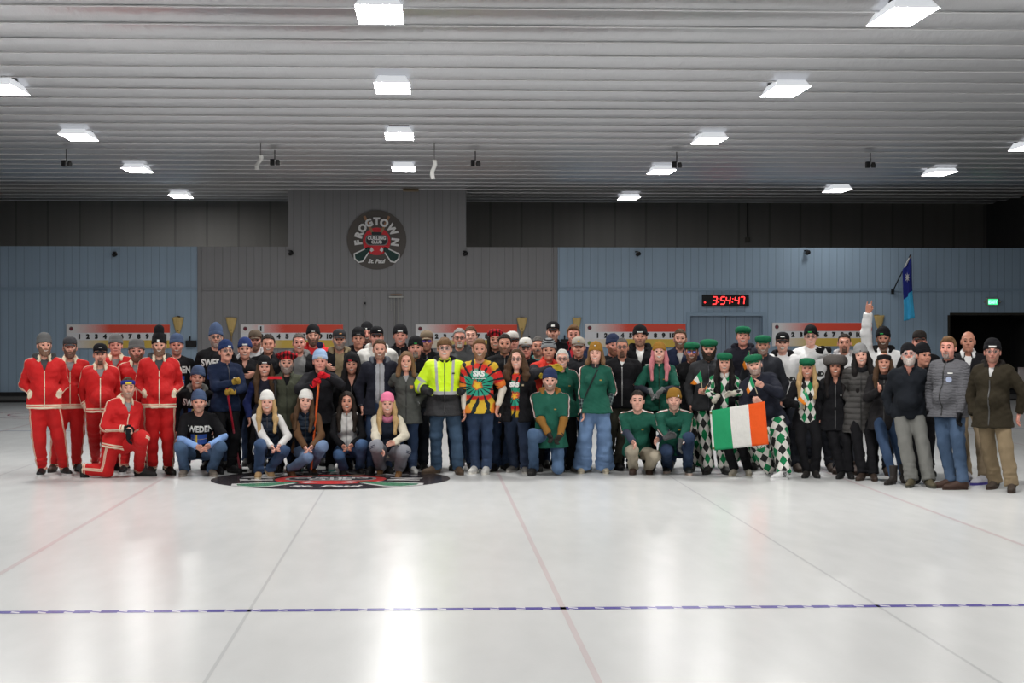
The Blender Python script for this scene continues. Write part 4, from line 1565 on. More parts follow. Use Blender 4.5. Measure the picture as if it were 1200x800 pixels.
# trims
TRB = plain('trim_blue', (.27, .37, .48), .45); TRG = plain('trim_grey', (.24, .24, .25), .45)
def trim(name, x0, x1, z0, z1, mat, d=.035):
    m = MB(); m.box(((x0 + x1) / 2, YW - d / 2, (z0 + z1) / 2), (x1 - x0, d, z1 - z0), None, 0, 1, .006); return st(m.obj(name, [mat]))
zb0, zb1 = Z_at(340.5), Z_at(337)
trim('trim_1', XL, xg0 - .06, zb0, zb1, TRB); trim('trim_2', xg0 + .06, xg1 - .06, zb0, zb1, TRG); trim('trim_3', xg1 + .06, XR, zb0, zb1, TRB)
trim('trim_4', xg0 - .055, xg0 + .055, .25, ZT, TRG, .04); trim('trim_5', xg1 - .055, xg1 + .055, .25, ZT, TRG, .04)
fx = .09
m = MB()
m.box((xd0 - fx / 2, YW - .02, (zd + fx) / 2), (fx, .05, zd + fx)); m.box((xd1 + fx / 2, YW - .02, (zd + fx) / 2), (fx, .05, zd + fx)); m.box(((xd0 + xd1) / 2, YW - .02, zd + fx / 2), (xd1 - xd0, .05, fx))
st(m.obj('trim_6', [TRB]))
m = MB()
for a, b in ((xd0, (xd0 + xd1) / 2 - .004), ((xd0 + xd1) / 2 + .004, xd1)): m.box(((a + b) / 2, YW + .09, zd / 2), (b - a - .006, .05, zd - .01))
d_ = st(m.obj('door_1', [board_mat((.215, .285, .37), 'door', .2032)]))  # same blue as the wall, darkened in the colour for the recess shade
m = MB()
for sx in (-.07, .07): m.tube([((xd0 + xd1) / 2 + sx, YW + .04, 1.0), ((xd0 + xd1) / 2 + sx, YW + .04, 1.15)], .012, 8)
m.obj('door_handle', [plain('steel', (.4, .4, .4), .3, 1.0)], d_)
m = MB(); m.box((xo0 - .03, YW - .01, zo / 2), (.06, .05, zo)); m.box(((xo0 + XR) / 2, YW - .01, zo + .03), (XR - xo0, .05, .06)); st(m.obj('trim_7', [plain('trim_brown', (.03, .028, .022), .6)]))
# foam bumper at the foot of the wall
m = MB(); m.box(((XL + XR) / 2, YW - .12, .025), (XR - XL, .20, .05)); m.box(((XL + XR) / 2, YW - .12, .215), (XR - XL, .20, .09)); m.box(((XL + XR) / 2, YW - .10, .11), (XR - XL, .17, .12), None, 1)
st(m.obj('baseboard_far', [plain('bumper_black', (.012, .012, .013), .7), plain('bumper_grey', (.10, .10, .10), .6)]))

# ceiling: insulation blanket billowing between purlins
def ceil_mat():
    g = NG('vinyl_blanket'); o = g.obj()
    n = g.noise(3.0, g.mapping(o, (2.2, .9, 1)), 4.0, .6)
    n2 = g.noise(9.0, g.mapping(o, (1.6, .5, 1)), 3.0)
    g.bump(g.mth('ADD', n, g.mth('MULTIPLY', n2, .5)), .22, .05)
    return g.fin((.60, .605, .632), .30, .85, .5)
m = MB(); vs = []; fs = []
bands = np.arange(20.85 - 1.18 * 24, YB + 1.2, 1.18)
prof = []
for y in bands[:-1]:
    for k in range(8):
        t = k / 8
        prof.append((y + t * 1.18, ZC - .15 * math.sin(PI * t) ** .8 + .02))
prof.append((bands[-1], ZC))
prof = [p for p in prof if YN - .05 <= p[0] <= YB + .05]
xs_ = np.linspace(XL, XR, 16)
rs = np.random.RandomState(3)
for (y, z) in prof:
    for x in xs_: vs.append((x, y, z + rs.uniform(-.004, .004)))
nx = len(xs_)
for j in range(len(prof) - 1):
    for i in range(nx - 1): fs.append((j * nx + i, (j + 1) * nx + i, (j + 1) * nx + i + 1, j * nx + i + 1))
cm = to_mesh('ceiling', vs, np.array(fs), ceil_mat())
ce = st(link('ceiling', cm))
m = MB()
for y in bands:
    if YN < y + .60 < YB: m.box(((XL + XR) / 2, y + .60, ZC - .138), (XR - XL - .02, .032, .014))
m.obj('ceiling_strap', [plain('strap_white', (.92, .92, .93), .35, 0, .5)], ce)

# ------------------------------------------------------------------ lamps
LENS = emit('lamp_lens', (1.0, .985, .96), 84.0); LENSF = emit('lamp_lens_far', (1.0, .985, .96), 46.0); LENSD = emit('lamp_lens_dim', (1.0, .985, .96), 15.0); LENSN = emit('lamp_lens_near', (1.0, .985, .96), 62.0); LSIDE = emit('lamp_lens_side', (.93, .96, 1.0), .46)
HOUS = plain('lamp_housing', (.03, .03, .03), .5)
lens_me = None
def lamp_at(x, y, seen):
    global lens_me
    r = bpy.data.objects.new('ceiling_lamp', None); COL.objects.link(r); r.location = (x, y, 5.40)
    if lens_me is None:
        m = MB(); m.box((0, 0, .055), (.50, 1.25, .13), None, 0, .74)
        a = m.mesh('lens', [LENS, LSIDE]); 
        mi = [1] * len(m.f); mi[0] = 0; mi[1] = 1
        a.polygons.foreach_set('material_index', np.array(mi, np.int32))
        m = MB(); m.box((0, 0, .135), (.36, .9, .05)); m.box((0, .3, .19), (.05, .05, .08)); m.box((0, -.3, .19), (.05, .05, .08))
        a2 = a.copy(); a2.materials[0] = LENSF
        a3 = a.copy(); a3.materials[0] = LENSD
        a4 = a.copy(); a4.materials[0] = LENSN
        lens_me = (a, m.mesh('housing', [HOUS]), a2, a3, a4)
    link('lens', lens_me[4] if y < 15 else lens_me[0] if y < 32 else (lens_me[3] if x > 9 or (x > 4 and y > 45) else lens_me[2]), r); link('housing', lens_me[1], r)
    return r
LAMPS = []
cols = {'W': [(4, 103), (92, 159), (161, 198), (212, 229)], 'C': [(445, 14), (460, 101), (468, 158), (473, 197)], 'E': [(1057, 17), (920, 105), (831, 163), (775, 200), (737, 231)], 'R': [(1101, 202), (981, 222)]}
names = {('W', 0): 'ceiling lamp cut by the left edge of the picture', ('W', 1): 'nearer full lamp of the left lamp row', ('W', 2): 'second full lamp of the left lamp row', ('W', 3): 'farthest lamp of the left lamp row, above the blue wall',
         ('C', 0): 'nearest lamp of the middle row, cut by the top edge', ('C', 1): 'second lamp of the middle row from the camera', ('C', 2): 'third lamp of the middle row from the camera', ('C', 3): 'farthest lamp of the middle row, just above the raised grey wall',
         ('E', 0): 'largest and nearest ceiling lamp at upper right', ('E', 1): 'second lamp of the long right-hand lamp row', ('E', 2): 'third lamp of the long right-hand lamp row', ('E', 3): 'fourth lamp of the long right-hand lamp row', ('E', 4): 'farthest small lamp of the long right-hand lamp row',
         ('R', 0): 'bright ceiling lamp nearest the right side wall', ('R', 1): 'far lamp between the right side wall lamp and the long row'}
for c_, lst in cols.items():
    for i, (u, v) in enumerate(lst):
        p = atz(u, v, 5.42)
        tag(lamp_at(p[0], p[1], True), names[(c_, i)], 'lamp', 'ceiling lamps')
for x in (-6.55, -.53, 5.43, 11.5):
    for y in (.2, 7.0, 13.8):
        tag(lamp_at(x, y, False), 'bright panel lamp hanging under the ceiling nearer than the picture shows', 'lamp', 'ceiling lamps near the camera')
tag(lamp_at(11.6, 20.7, False), 'panel lamp over the right side of the ice, beyond the right edge', 'lamp')
tag(lamp_at(11.6, 34.8, False), 'panel lamp at the right edge of the picture, only its end showing', 'lamp', 'ceiling lamps')
tag(lamp_at(-6.55, 20.6, False), 'panel lamp over the left side of the ice, beyond the left edge', 'lamp')

# ------------------------------------------------------------------ scoreboards
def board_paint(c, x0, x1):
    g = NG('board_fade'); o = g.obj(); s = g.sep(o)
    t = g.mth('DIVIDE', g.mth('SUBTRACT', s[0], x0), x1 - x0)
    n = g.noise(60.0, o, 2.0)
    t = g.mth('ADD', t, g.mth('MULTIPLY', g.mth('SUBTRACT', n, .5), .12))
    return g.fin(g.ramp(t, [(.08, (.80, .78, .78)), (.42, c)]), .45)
BW = 2.64; BH = .62
WHB = plain('board_white', (.80, .80, .83), .5); NUM = plain('number_black', (.02, .02, .02), .6)
LOGO = plain('print_maroon', (.20, .03, .05), .7)
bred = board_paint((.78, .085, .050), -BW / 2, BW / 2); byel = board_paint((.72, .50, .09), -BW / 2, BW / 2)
def txt_part(s_, x, z, size, mat, parent, name='number', bold=.012, y=-.004, R=None, shear=0.0, th=.004):
    tv, tf = text_geo('6' if s_ == '9' else s_, size, bold, shear)
    if s_ == '9': tv = -tv
    P = np.stack([tv[:, 0], np.zeros(len(tv)), tv[:, 1]], 1)
    if R is not None: P = P @ np.asarray(R).T
    P = P + np.array([x, y, z])
    P, tf = shell(P, list(tf), th)
    return link(name, to_mesh(name, P, tf, mat, None, False), parent)
bl_ = ['scoreboard behind the red tracksuit team', 'scoreboard with a number 1 card hung in its red band', 'scoreboard behind the hi-vis jacket and tie-dye shirt', 'scoreboard left of the double door, behind the mustard beanies', 'scoreboard right of the double door, behind the white jerseys']
for k, (u0, v0) in enumerate(((78, 380), (282, 380), (487, 380), (685.5, 379), (905, 378))):
    p0 = at(u0, v0, YW - .05)
    r = bpy.data.objects.new('scoreboard', None); COL.objects.link(r); r.location = (p0[0] + BW / 2, YW - .05, p0[2] - BH / 2)
    tag(r, bl_[k], 'scoreboard', 'wall scoreboards')
    m = MB(); m.box((0, .02, 0), (BW, .05, BH)); m.obj('panel', [WHB], r)
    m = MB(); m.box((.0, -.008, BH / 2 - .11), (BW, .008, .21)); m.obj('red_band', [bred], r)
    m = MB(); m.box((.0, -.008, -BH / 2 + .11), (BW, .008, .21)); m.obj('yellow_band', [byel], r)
    for n in range(1, 12):
        cs = str(n)
        for q_, ch in enumerate(cs): txt_part(ch, -BW / 2 + .33 + (n - 1) * .2165 + (q_ - (len(cs) - 1) / 2) * .085, .0, .155, NUM, r, 'number', .012, -.014)
    m = MB(); m.lathe([(.055, 0), (.055, .004)], 20, 0, 1, 1, (-BW / 2 + .12, -.010, BH / 2 - .11), Rx(PI / 2)); m.lathe([(.035, 0), (.035, .003)], 16, 1, 1, 1, (-BW / 2 + .12, -.015, BH / 2 - .11), Rx(PI / 2)); m.obj('club_emblem', [plain('print_brown', (.16, .12, .12), .7), LOGO], r)
    if k == 3:
        m = MB(); m.lathe([(.055, 0), (.055, .004)], 20, 0, 1, 1, (-BW / 2 + .12, -.014, -BH / 2 + .11), Rx(PI / 2)); m.obj('green_emblem', [plain('print_moss', (.22, .30, .10), .7)], r)
    if k == 1:
        for (cx, cz, s_, nm, lb) in ((at(306, 385, YW)[0], at(306, 385, YW)[2], '1', 'number_card', 'white score card reading 1 hung in the red band of the scoreboard'),):
            c = bpy.data.objects.new('score_card', None); COL.objects.link(c); c.location = (cx, YW - .075, cz)
            tag(c, lb, 'card')
            m = MB(); m.box((0, 0, 0), (.155, .008, .18)); m.obj('card', [WHB], c)
            txt_part(s_, 0, 0, .15, NUM, c, 'number', .012, -.006)

# ------------------------------------------------------------------ corn brooms, shelves, wall tools
def corn_broom(u, v, w, h, label, wide=True):
    p = at(u, v, YW - .08)
    if abs(u - 609.5) < 1: p = p + V3(.05, 0, 0)
    r = bpy.data.objects.new('corn_broom', None); COL.objects.link(r); r.location = (p[0], YW - .06, p[2])
    tag(r, label, 'broom', 'corn brooms on the wall')
    S = .02224
    m = MB(); n = 14; hw, hh = w * S / 2, h * S
    rs = np.random.RandomState(int(u))
    rows = 8; vs = []
    for j in range(rows + 1):
        t = j / rows
        ww = hw * (.16 + .84 * t ** .7); dd = .035 * (.6 + .5 * t)
        for k in range(n):
            a = 2 * PI * k / n
            vs.append((ww * math.cos(a), dd * math.sin(a), -hh / 2 + hh * t + (rs.uniform(-.03, .03) if j == rows else 0)))
    fs = [(j * n + k, j * n + (k + 1) % n, (j + 1) * n + (k + 1) % n, (j + 1) * n + k) for j in range(rows) for k in range(n)] + [tuple(rows * n + k for k in range(n))]
    g_ = MATS.get('straw')
    if g_ is None:
        g = NG('straw'); o = g.obj(); nz = g.noise(60.0, g.mapping(o, (1, 1, .04)), 2.0)
        g.bump(nz, .8, .01); g_ = MATS['straw'] = g.fin(g.mix(nz, (.46, .31, .11), (.80, .60, .26)), .8)
    m.add(vs, fs); m.obj('bristles', [g_], r, True)
    m = MB(); m.tube([(0, 0, -hh / 2 - .02), (0, 0, -hh / 2 - 1.0)], .014, 8); m.obj('handle', [plain('handle_wood', (.34, .22, .10), .5)], r)
    m = MB(); m.tube([(0, 0, -hh / 2 - .04), (0, 0, -hh / 2 + .04)], .030, 10); m.tube([(-.02, 0, -hh / 2 + .10), (.02, 0, -hh / 2 + .10)], .036, 6); m.obj('binding', [plain('binding', (.35, .25, .10), .6)], r)
corn_broom(208.5, 381.5, 14, 20, 'corn broom hung right of the scoreboard behind the red team')
corn_broom(271, 381.5, 13.5, 19, 'corn broom hung left of the scoreboard with the score card')
corn_broom(609.5, 381, 12.5, 17, 'corn broom hung right of the scoreboard behind the tie-dye shirt')
corn_broom(676, 381, 10.5, 17, 'corn broom hung above the fair-haired young person')
corn_broom(1030.5, 378, 13, 17, 'corn broom hung beside the raised white sleeve')
for (u, v, lb) in ((224, 402.5, 'black box with a short post on the wall beside the leftmost corn broom'), (263, 403, 'black box with a short post on the wall left of the score card board'), (621.5, 402, 'black box with a short post below the middle corn broom'), (663, 401, 'black box behind the very tall person in the black cap')):
    p = at(u, v, YW - .06)
    r = bpy.data.objects.new('stone_timer_box', None); COL.objects.link(r); r.location = (p[0], YW - .07, p[2])
    r.name = 'wall_box'
    tag(r, lb, 'box', 'black boxes on the wall', 'thing')
    m = MB(); m.box((0, 0, 0), (.27, .12, .17), None, 0, 1, .012); m.obj('case', [plain('black_plastic', (.010, .010, .011), .6)], r)
    m = MB(); m.tube([(-.03, 0, .085), (-.03, 0, .16)], .016, 8); m.lathe([(.022, .155), (.024, .17), (.01, .19)], 10, 0, 1, 1, (-.03, 0, 0)); m.obj('post', [plain('black_plastic', (.010, .010, .011), .6)], r)
# pole and rake leaning on the grey wall
ALU = plain('aluminium', (.42, .42, .40), .35, .7)
p = at(426.7, 348, YW - .06); z0 = .3
r = bpy.data.objects.new('wall_pole', None); COL.objects.link(r); r.location = (p[0], YW - .05, 0)
tag(r, 'thin pale pole standing upright against the grey wall', 'pole', None, 'thing')
m = MB(); m.tube([(0, 0, .25), (0, 0, p[2])], .013, 8); m.obj('shaft', [ALU], r)
m = MB(); m.box((.02, -.02, p[2] - .16), (.05, .06, .05)); m.obj('clip', [plain('black_plastic', (.010, .010, .011), .6)], r)
m = MB(); m.tube([(0, 0, p[2] - .02), (0, 0, p[2] + .01)], .016, 8); m.obj('tip', [plain('tip_pale', (.5, .5, .45), .5)], r)
p = at(464.2, 347.8, YW - .06)
r = bpy.data.objects.new('ice_scraper', None); COL.objects.link(r); r.location = (p[0], YW - .06, p[2])
tag(r, 'wide white ice tool with two long handles hung on the grey wall', 'scraper')
m = MB(); m.box((0, 0, 0), (.37, .05, .04), None, 0, 1, .004); m.obj('bar', [plain('bar_white', (.5, .5, .48), .5)], r)
m = MB(); m.box((0, .0, .055), (.30, .06, .03)); m.obj('wood_rail', [plain('rail_wood', (.30, .17, .09), .6)], r)
for dx in (-.045, .045):
    m = MB(); m.tube([(dx, -.01, -.02), (dx, -.01, -2.2)], .012, 8); m.obj('handle', [ALU], r)
for dx in (-.135, .135):
    m = MB(); m.tube([(dx, -.01, -.02), (dx, -.01, -.36)], .009, 8); m.obj('short_rod', [ALU], r)

# ------------------------------------------------------------------ clock, exit sign, cameras, flag
BP = plain('black_plastic', (.010, .010, .011), .6)
p = at(850, 352, YW - .05)
r = bpy.data.objects.new('digital_clock', None); COL.objects.link(r); r.location = (p[0], YW - .06, p[2])
tag(r, 'black digital clock with red figures reading 3:54:47 above the double door', 'clock')
m = MB(); m.box((0, 0, 0), (1.23, .09, .31), None, 0, 1, .01); m.obj('case', [BP], r)
LED = emit('led_red', (1.0, .03, .03), 3.2)
seg = {'3': 'abgcd', '5': 'afgcd', '4': 'fgbc', '7': 'abc'}
def digit(ch, x):
    m = MB(); w, h, t, sl = .105, .19, .022, .12
    def bar(a, b):
        (x0, z0), (x1, z1) = a, b
        d = nrm(V3(x1 - x0, 0, z1 - z0)); n_ = V3(-d[2], 0, d[0]) * t / 2
        q = [V3(x0, 0, z0) + d * .008 + n_, V3(x0, 0, z0) + d * .008 - n_, V3(x1, 0, z1) - d * .008 - n_, V3(x1, 0, z1) - d * .008 + n_]
        q = [V3(p_[0] + p_[2] * sl + x, -.052, p_[2]) for p_ in q]
        m.poly(q, .006)
    P = {'a': ((-w / 2, h / 2), (w / 2, h / 2)), 'b': ((w / 2, h / 2), (w / 2, 0)), 'c': ((w / 2, 0), (w / 2, -h / 2)), 'd': ((-w / 2, -h / 2), (w / 2, -h / 2)), 'e': ((-w / 2, 0), (-w / 2, -h / 2)), 'f': ((-w / 2, h / 2), (-w / 2, 0)), 'g': ((-w / 2, 0), (w / 2, 0))}
    for s_ in seg[ch]: bar(*P[s_])
    m.obj('digit', [LED], r)
for ch, x in zip('35447', (-.29, -.075, .065, .295, .435)): digit(ch, x)
for x in (-.185, .182):
    m = MB()
    for z in (-.04, .045): m.box((x + z * .12, -.050, z), (.022, .006, .022))
    m.obj('colon', [LED], r)
m = MB(); m.box((-.545, -.05, -.05), (.05, .006, .012)); m.box((-.545, -.05, -.05), (.012, .0062, .05)); m.obj('alarm_mark', [LED], r)
m = MB()
for x in (-.37, -.03, .37): m.tube([(x, -.02, .15), (x, -.02, .185)], .016, 8)
m.obj('bracket', [plain('bar_white', (.5, .5, .48), .5)], r)

p = at(1162.5, 353.5, YW - .05)
r = bpy.data.objects.new('exit_sign', None); COL.objects.link(r); r.location = (p[0], YW - .06, p[2])
tag(r, 'small lit green EXIT sign with emergency lamps above the dark opening', 'sign')
m = MB(); m.box((0, 0, 0), (.33, .07, .20), None, 0, 1, .008); m.obj('case', [plain('sign_grey', (.34, .33, .32), .5)], r)
m = MB(); m.box((0.01, -.037, 0), (.25, .006, .15)); m.obj('face', [emit('exit_green', (.06, .75, .28), .9)], r)
txt_part('EXIT', .01, -.005, .115, emit('exit_letter', (.35, 1.0, .6), 1.6), r, 'lettering', .004, -.043)
for sx in (-1, 1):
    m = MB(); m.lathe([(.012, 0), (.03, .03), (.03, .045)], 12, 0, 1, 1, (sx * .175, -.01, 0), Ry(sx * PI / 2)); m.obj('spot_lamp', [plain('sign_grey', (.34, .33, .32), .5)], r)

cl = ['above the blue wall, left of the grey wall', 'on top of the grey wall, left of the raised part', 'on top of the grey wall, right of the round club sign', 'on top of the blue wall, right of the grey wall', 'on top of the blue wall, above the double door']
for (u, v), lb in zip(((134, 298), (340, 296.5), (544, 297), (746.5, 297.5), (945, 296)), cl):
    p = at(u, v, YW - .1)
    r = bpy.data.objects.new('security_camera', None); COL.objects.link(r); r.location = (p[0], YW - .15, p[2])
    tag(r, 'small black camera ' + lb, 'camera', 'wall cameras')
    m = MB(); m.box((0, .10, .06), (.08, .10, .03)); m.tube([(0, .06, .06), (0, .0, .03)], .016, 8); m.obj('bracket', [BP], r)
    m = MB(); m.lathe([(.03, -.07), (.05, -.05), (.055, .03), (.035, .06)], 14, 0, 1, 1, (.03, -.02, 0), Ry(rad(60))); m.obj('body', [BP], r)
    m = MB(); m.lathe([(.034, -.078), (.034, -.068)], 12, 0, 1, 1, (.03, -.02, 0), Ry(rad(60))); m.obj('lens', [plain('lens_glass', (.08, .08, .06), .1)], r)

# state flag on a slanted pole
def cloth_flag(name, corners, cols_, mats, amp, seed_, parent, nu=24, nv=12, axis='u', y_amp=None):
    """corners: four world points (a: start-top, b: end-top, c: end-bottom, d: start-bottom); cols_: list of (upto, material index)"""
    a, b, c, d = [np.asarray(q, float) for q in corners]
    nn = nrm(np.cross(b - a, d - a)); vs = []; fs = []; mi = []
    rs = np.random.RandomState(seed_); ph = rs.uniform(0, 6, 3)
    for j in range(nv + 1):
        t = j / nv
        for i in range(nu + 1):
            u_ = i / nu
            p_ = (a * (1 - u_) + b * u_) * (1 - t) + (d * (1 - u_) + c * u_) * t
            w_ = math.sin(u_ * 9 + ph[0] + t * 2.0) * .6 + math.sin(u_ * 4 - t * 5 + ph[1]) * .5 + math.sin(t * 7 + ph[2]) * .25
            vs.append(p_ + nn * w_ * amp)
    for j in range(nv):
        for i in range(nu):
            fs.append((j * (nu + 1) + i, j * (nu + 1) + i + 1, (j + 1) * (nu + 1) + i + 1, (j + 1) * (nu + 1) + i))
            x = (i + .5) / nu if axis == 'u' else (j + .5) / nv
            mi.append(next(k_ for up_, k_ in cols_ if x <= up_))
    V = np.array(vs); n = len(V); V2 = V + nn * .004
    rim = []
    for i in range(nu): rim += [(i + 1, i), (nv * (nu + 1) + i, nv * (nu + 1) + i + 1)]
    for j in range(nv): rim += [(j * (nu + 1), (j + 1) * (nu + 1)), ((j + 1) * (nu + 1) + nu, j * (nu + 1) + nu)]
    F_ = fs + [tuple(q + n for q in f[::-1]) for f in fs] + [(p_, q, q + n, p_ + n) for p_, q in rim]
    M_ = mi + mi + [0] * len(rim)
    if parent is not None:
        inv = np.array(parent.location); V = V - inv; V2 = V2 - inv
    return link(name, to_mesh(name, np.vstack([V, V2]), F_, mats, M_), parent)
a0 = at(1046, 341.5, YW - .065); a1 = at(1067.5, 297.5, YW - .9)
r = bpy.data.objects.new('state_flag', None); COL.objects.link(r); r.location = tuple(a0)
tag(r, 'dark and light blue flag with white star hanging from a slanted pole on the wall', 'flag')
m = MB(); m.tube([V3(0, 0, 0), a1 - a0], .016, 8); m.obj('pole', [plain('pole_black', (.012, .012, .012), .4)], r)
m = MB(); m.box((0, .0, 0), (.07, .05, .12)); m.obj('wall_bracket', [BP], r)
yf = YW - .75
c0, c1, c2, c3 = at(1067, 299, yf - .1), at(1058, 318, yf + .1), at(1060, 376, yf + .05), at(1071, 372, yf - .1)
NVY = cloth((.020, .028, .19)); SKY = cloth((.06, .42, .72)); WH_ = cloth((.62, .62, .62))
lf = cloth_flag('cloth', [c1, c0, c3, c2], [(.58, 0), (1.0, 1)], [NVY, SKY], .05, 3, r, 14, 28, 'v')
m = MB(); m.tube([c0 - np.array(r.location), c1 - np.array(r.location)], .020, 8); m.obj('sleeve', [WH_], r)
sc = at(1063.3, 325, yf - .12) - np.array(r.location)
pts = []
for k in range(16):
    a = PI / 2 + k * PI / 8; rr = .11 if k % 2 == 0 else .045
    pts.append((sc[0] + rr * math.cos(a) * .6, sc[1], sc[2] + rr * math.sin(a) * 1.15))
m = MB(); m.poly(pts[::-1], .01); m.obj('star', [plain('star_white', (.65, .65, .66), .8)], r)

# ------------------------------------------------------------------ round club sign (wall) and the same design on the ice
def arc_text(word, R_, angs, size, bold):
    out = []
    n = len(word)
    for i, ch in enumerate(word):
        a = rad(angs[i])
        tv, tf = text_geo(ch, size, bold)
        rot = a - PI / 2
        c_, s_ = math.cos(rot), math.sin(rot)
        P = np.stack([tv[:, 0] * c_ - tv[:, 1] * s_ + R_ * math.cos(a), tv[:, 0] * s_ + tv[:, 1] * c_ + R_ * math.sin(a)], 1)
        out.append((P, tf))
    return out
def rrect(cx, cz, w, h, r_, n=6):
    pts = []
    for (sx, sz, a) in ((1, 1, 0), (-1, 1, PI / 2), (-1, -1, PI), (1, -1, 3 * PI / 2)):
        for k in range(n + 1):
            t = a + k * PI / 2 / n
            pts.append((cx + sx * (w / 2 - r_) + r_ * math.cos(t), cz + sz * (h / 2 - r_) + r_ * math.sin(t)))
    return pts
def circle(r_, n=64, c=(0, 0)): return [(c[0] + r_ * math.cos(2 * PI * k / n), c[1] + r_ * math.sin(2 * PI * k / n)) for k in range(n)]
def roundel_shapes():
    """(part name, colour key, layer, [(2-D points, faces)]) in a unit circle"""
    L = []
    one = lambda pts: [(np.array(pts), [tuple(range(len(pts)))])]
    L.append(('disc', 'disc', 0, one(circle(1.0))))
    L.append(('red_circle', 'red', 1, one(circle(.465, 48, (0, -.05)))))
    def rod(p, q, w):
        p, q = np.array(p), np.array(q); d = (q - p) / np.linalg.norm(q - p); n_ = np.array([-d[1], d[0]]) * w / 2
        return one([p + n_, p - n_, q - n_, q + n_])
    for s_ in (-1, 1):
        L.append(('broom_handle', 'wood', 2, rod((s_ * .42, .80), (s_ * .14, .24), .085)))
        L.append(('broom_collar', 'white', 2, rod((s_ * .22, -.36), (s_ * .13, -.30), .13)))
        hd = [(s_ * .20, -.30), (s_ * .28, -.40), (s_ * .48, -.70), (s_ * .60, -.73), (s_ * .72, -.62), (s_ * .74, -.50), (s_ * .30, -.28)]
        ho = [(s_ * .18, -.27), (s_ * .26, -.44), (s_ * .46, -.75), (s_ * .62, -.78), (s_ * .77, -.64), (s_ * .78, -.46), (s_ * .30, -.24)]
        L.append(('broom_edge', 'white', 1, one(ho))); L.append(('broom_head', 'green', 2, one(hd)))
    L.append(('stone_handle', 'dark', 3, one(rrect(0, .215, .34, .10, .03)))); L.append(('stone_edge', 'grey', 3, one(rrect(0, -.01, .76, .36, .15)))); L.append(('stone', 'dark', 4, one(rrect(0, -.01, .70, .30, .13))))
    L.append(('lettering', 'white', 5, arc_text('FROGTOWN', .625, (188, 163, 140, 115, 90, 66, 33, -7), .34, .020)))
    for w_, z_ in (('CURLING', .055), ('CLUB', -.075)):
        tv, tf = text_geo(w_, .145, .008); L.append(('lettering', 'white', 5, [(tv + np.array([0, z_]), tf)]))
    tv, tf = text_geo('St. Paul', .19, .008, .25); L.append(('lettering', 'white', 5, [(tv + np.array([0, -.72]), tf)]))
    return L
p = at(441.5, 281, YW - .03); RS = 34.5 * .02224
r = bpy.data.objects.new('club_sign', None); COL.objects.link(r); r.location = (p[0], YW - .03, p[2])
tag(r, 'round dark FROGTOWN CURLING CLUB sign with red centre and crossed brooms on the raised wall', 'sign')
SC_ = {'disc': plain('sign_disc', (.10, .088, .080), .45), 'red': plain('sign_red', (.75, .035, .05), .5), 'wood': plain('sign_wood', (.42, .22, .12), .5), 'white': plain('sign_white', (.85, .85, .85), .5), 'green': plain('sign_green', (.012, .05, .045), .5), 'dark': plain('sign_dark', (.035, .04, .045), .5), 'grey': plain('sign_edge', (.25, .25, .25), .5)}
for nm, ck, lay, shp in roundel_shapes():
    for pts, tf in shp:
        P = np.stack([pts[:, 0] * RS, np.full(len(pts), -.012 * lay if lay else -.01), pts[:, 1] * RS], 1)
        P, f2 = shell(P, list(tf), .012 if lay else .04)
        link(nm, to_mesh(nm, P, f2, SC_[ck], None, False), r)
SI = {'disc': ice_mat((.035, .030, .034), 'logo_disc'), 'red': ice_mat((.50, .05, .05), 'logo_red'), 'wood': ice_mat((.40, .25, .18), 'logo_wood'), 'white': ice_mat((.55, .54, .54), 'logo_white'), 'green': ice_mat((.07, .20, .12), 'logo_green'), 'dark': ice_mat((.045, .045, .05), 'logo_dark'), 'grey': ice_mat((.3, .3, .3), 'logo_edge')}
pc = atz(388, 561, 0); RI = 1.54
root_ = None
for nm, ck, lay, shp in roundel_shapes():
    V = []; FF = []; nb_ = 0
    for pts, tf in shp:
        V.append(np.stack([pts[:, 0] * RI + pc[0], pts[:, 1] * RI + pc[1], np.full(len(pts), .003 + .0008 * lay)], 1))
        FF += [tuple(i + nb_ for i in f) for f in tf]; nb_ += len(pts)
    me = to_mesh('floor_logo', np.vstack(V), FF, SI[ck], None, False)
    o = link('floor_logo' if root_ is None else 'floor_logo_' + nm, me, root_)
    if root_ is None: root_ = st(o)

# small fittings under the ceiling
for (u, v, lb) in ((78, 191.5, 'small black camera hanging under the ceiling by the left lamp row'), (322, 190, 'small black camera hanging under the ceiling right of the pale paper strip'), (469 + 88, 191, 'small black camera hanging under the ceiling right of the middle lamp row'), (793, 193, 'small black camera hanging under the ceiling against the fourth lamp of the right row'), (1020, 193, 'small black camera hanging under the ceiling left of the right side lamp')):
    p = at(u, v, 36.8)
    r = bpy.data.objects.new('ceiling_camera', None); COL.objects.link(r); r.location = tuple(p)
    tag(r, lb, 'camera', 'cameras under the ceiling')
    m = MB(); m.tube([(0, 0, .05), (0, 0, ZC - p[2] - .05)], .012, 6); m.box((0, 0, ZC - p[2] - .04), (.3, .05, .03)); m.obj('mount', [plain('mount_grey', (.10, .10, .10), .5)], r)
    m = MB(); m.box((-.05, 0, 0), (.08, .16, .12), None, 0, 1, .01); m.obj('body', [BP], r)
    m = MB(); m.lathe([(.045, -.06), (.05, 0), (.03, .05)], 12, 0, 1, 1, (.06, 0, 0)); m.obj('dome', [plain('dome_grey', (.06, .06, .06), .3)], r)
PAPER = plain('paper', (.85, .85, .82), .8)
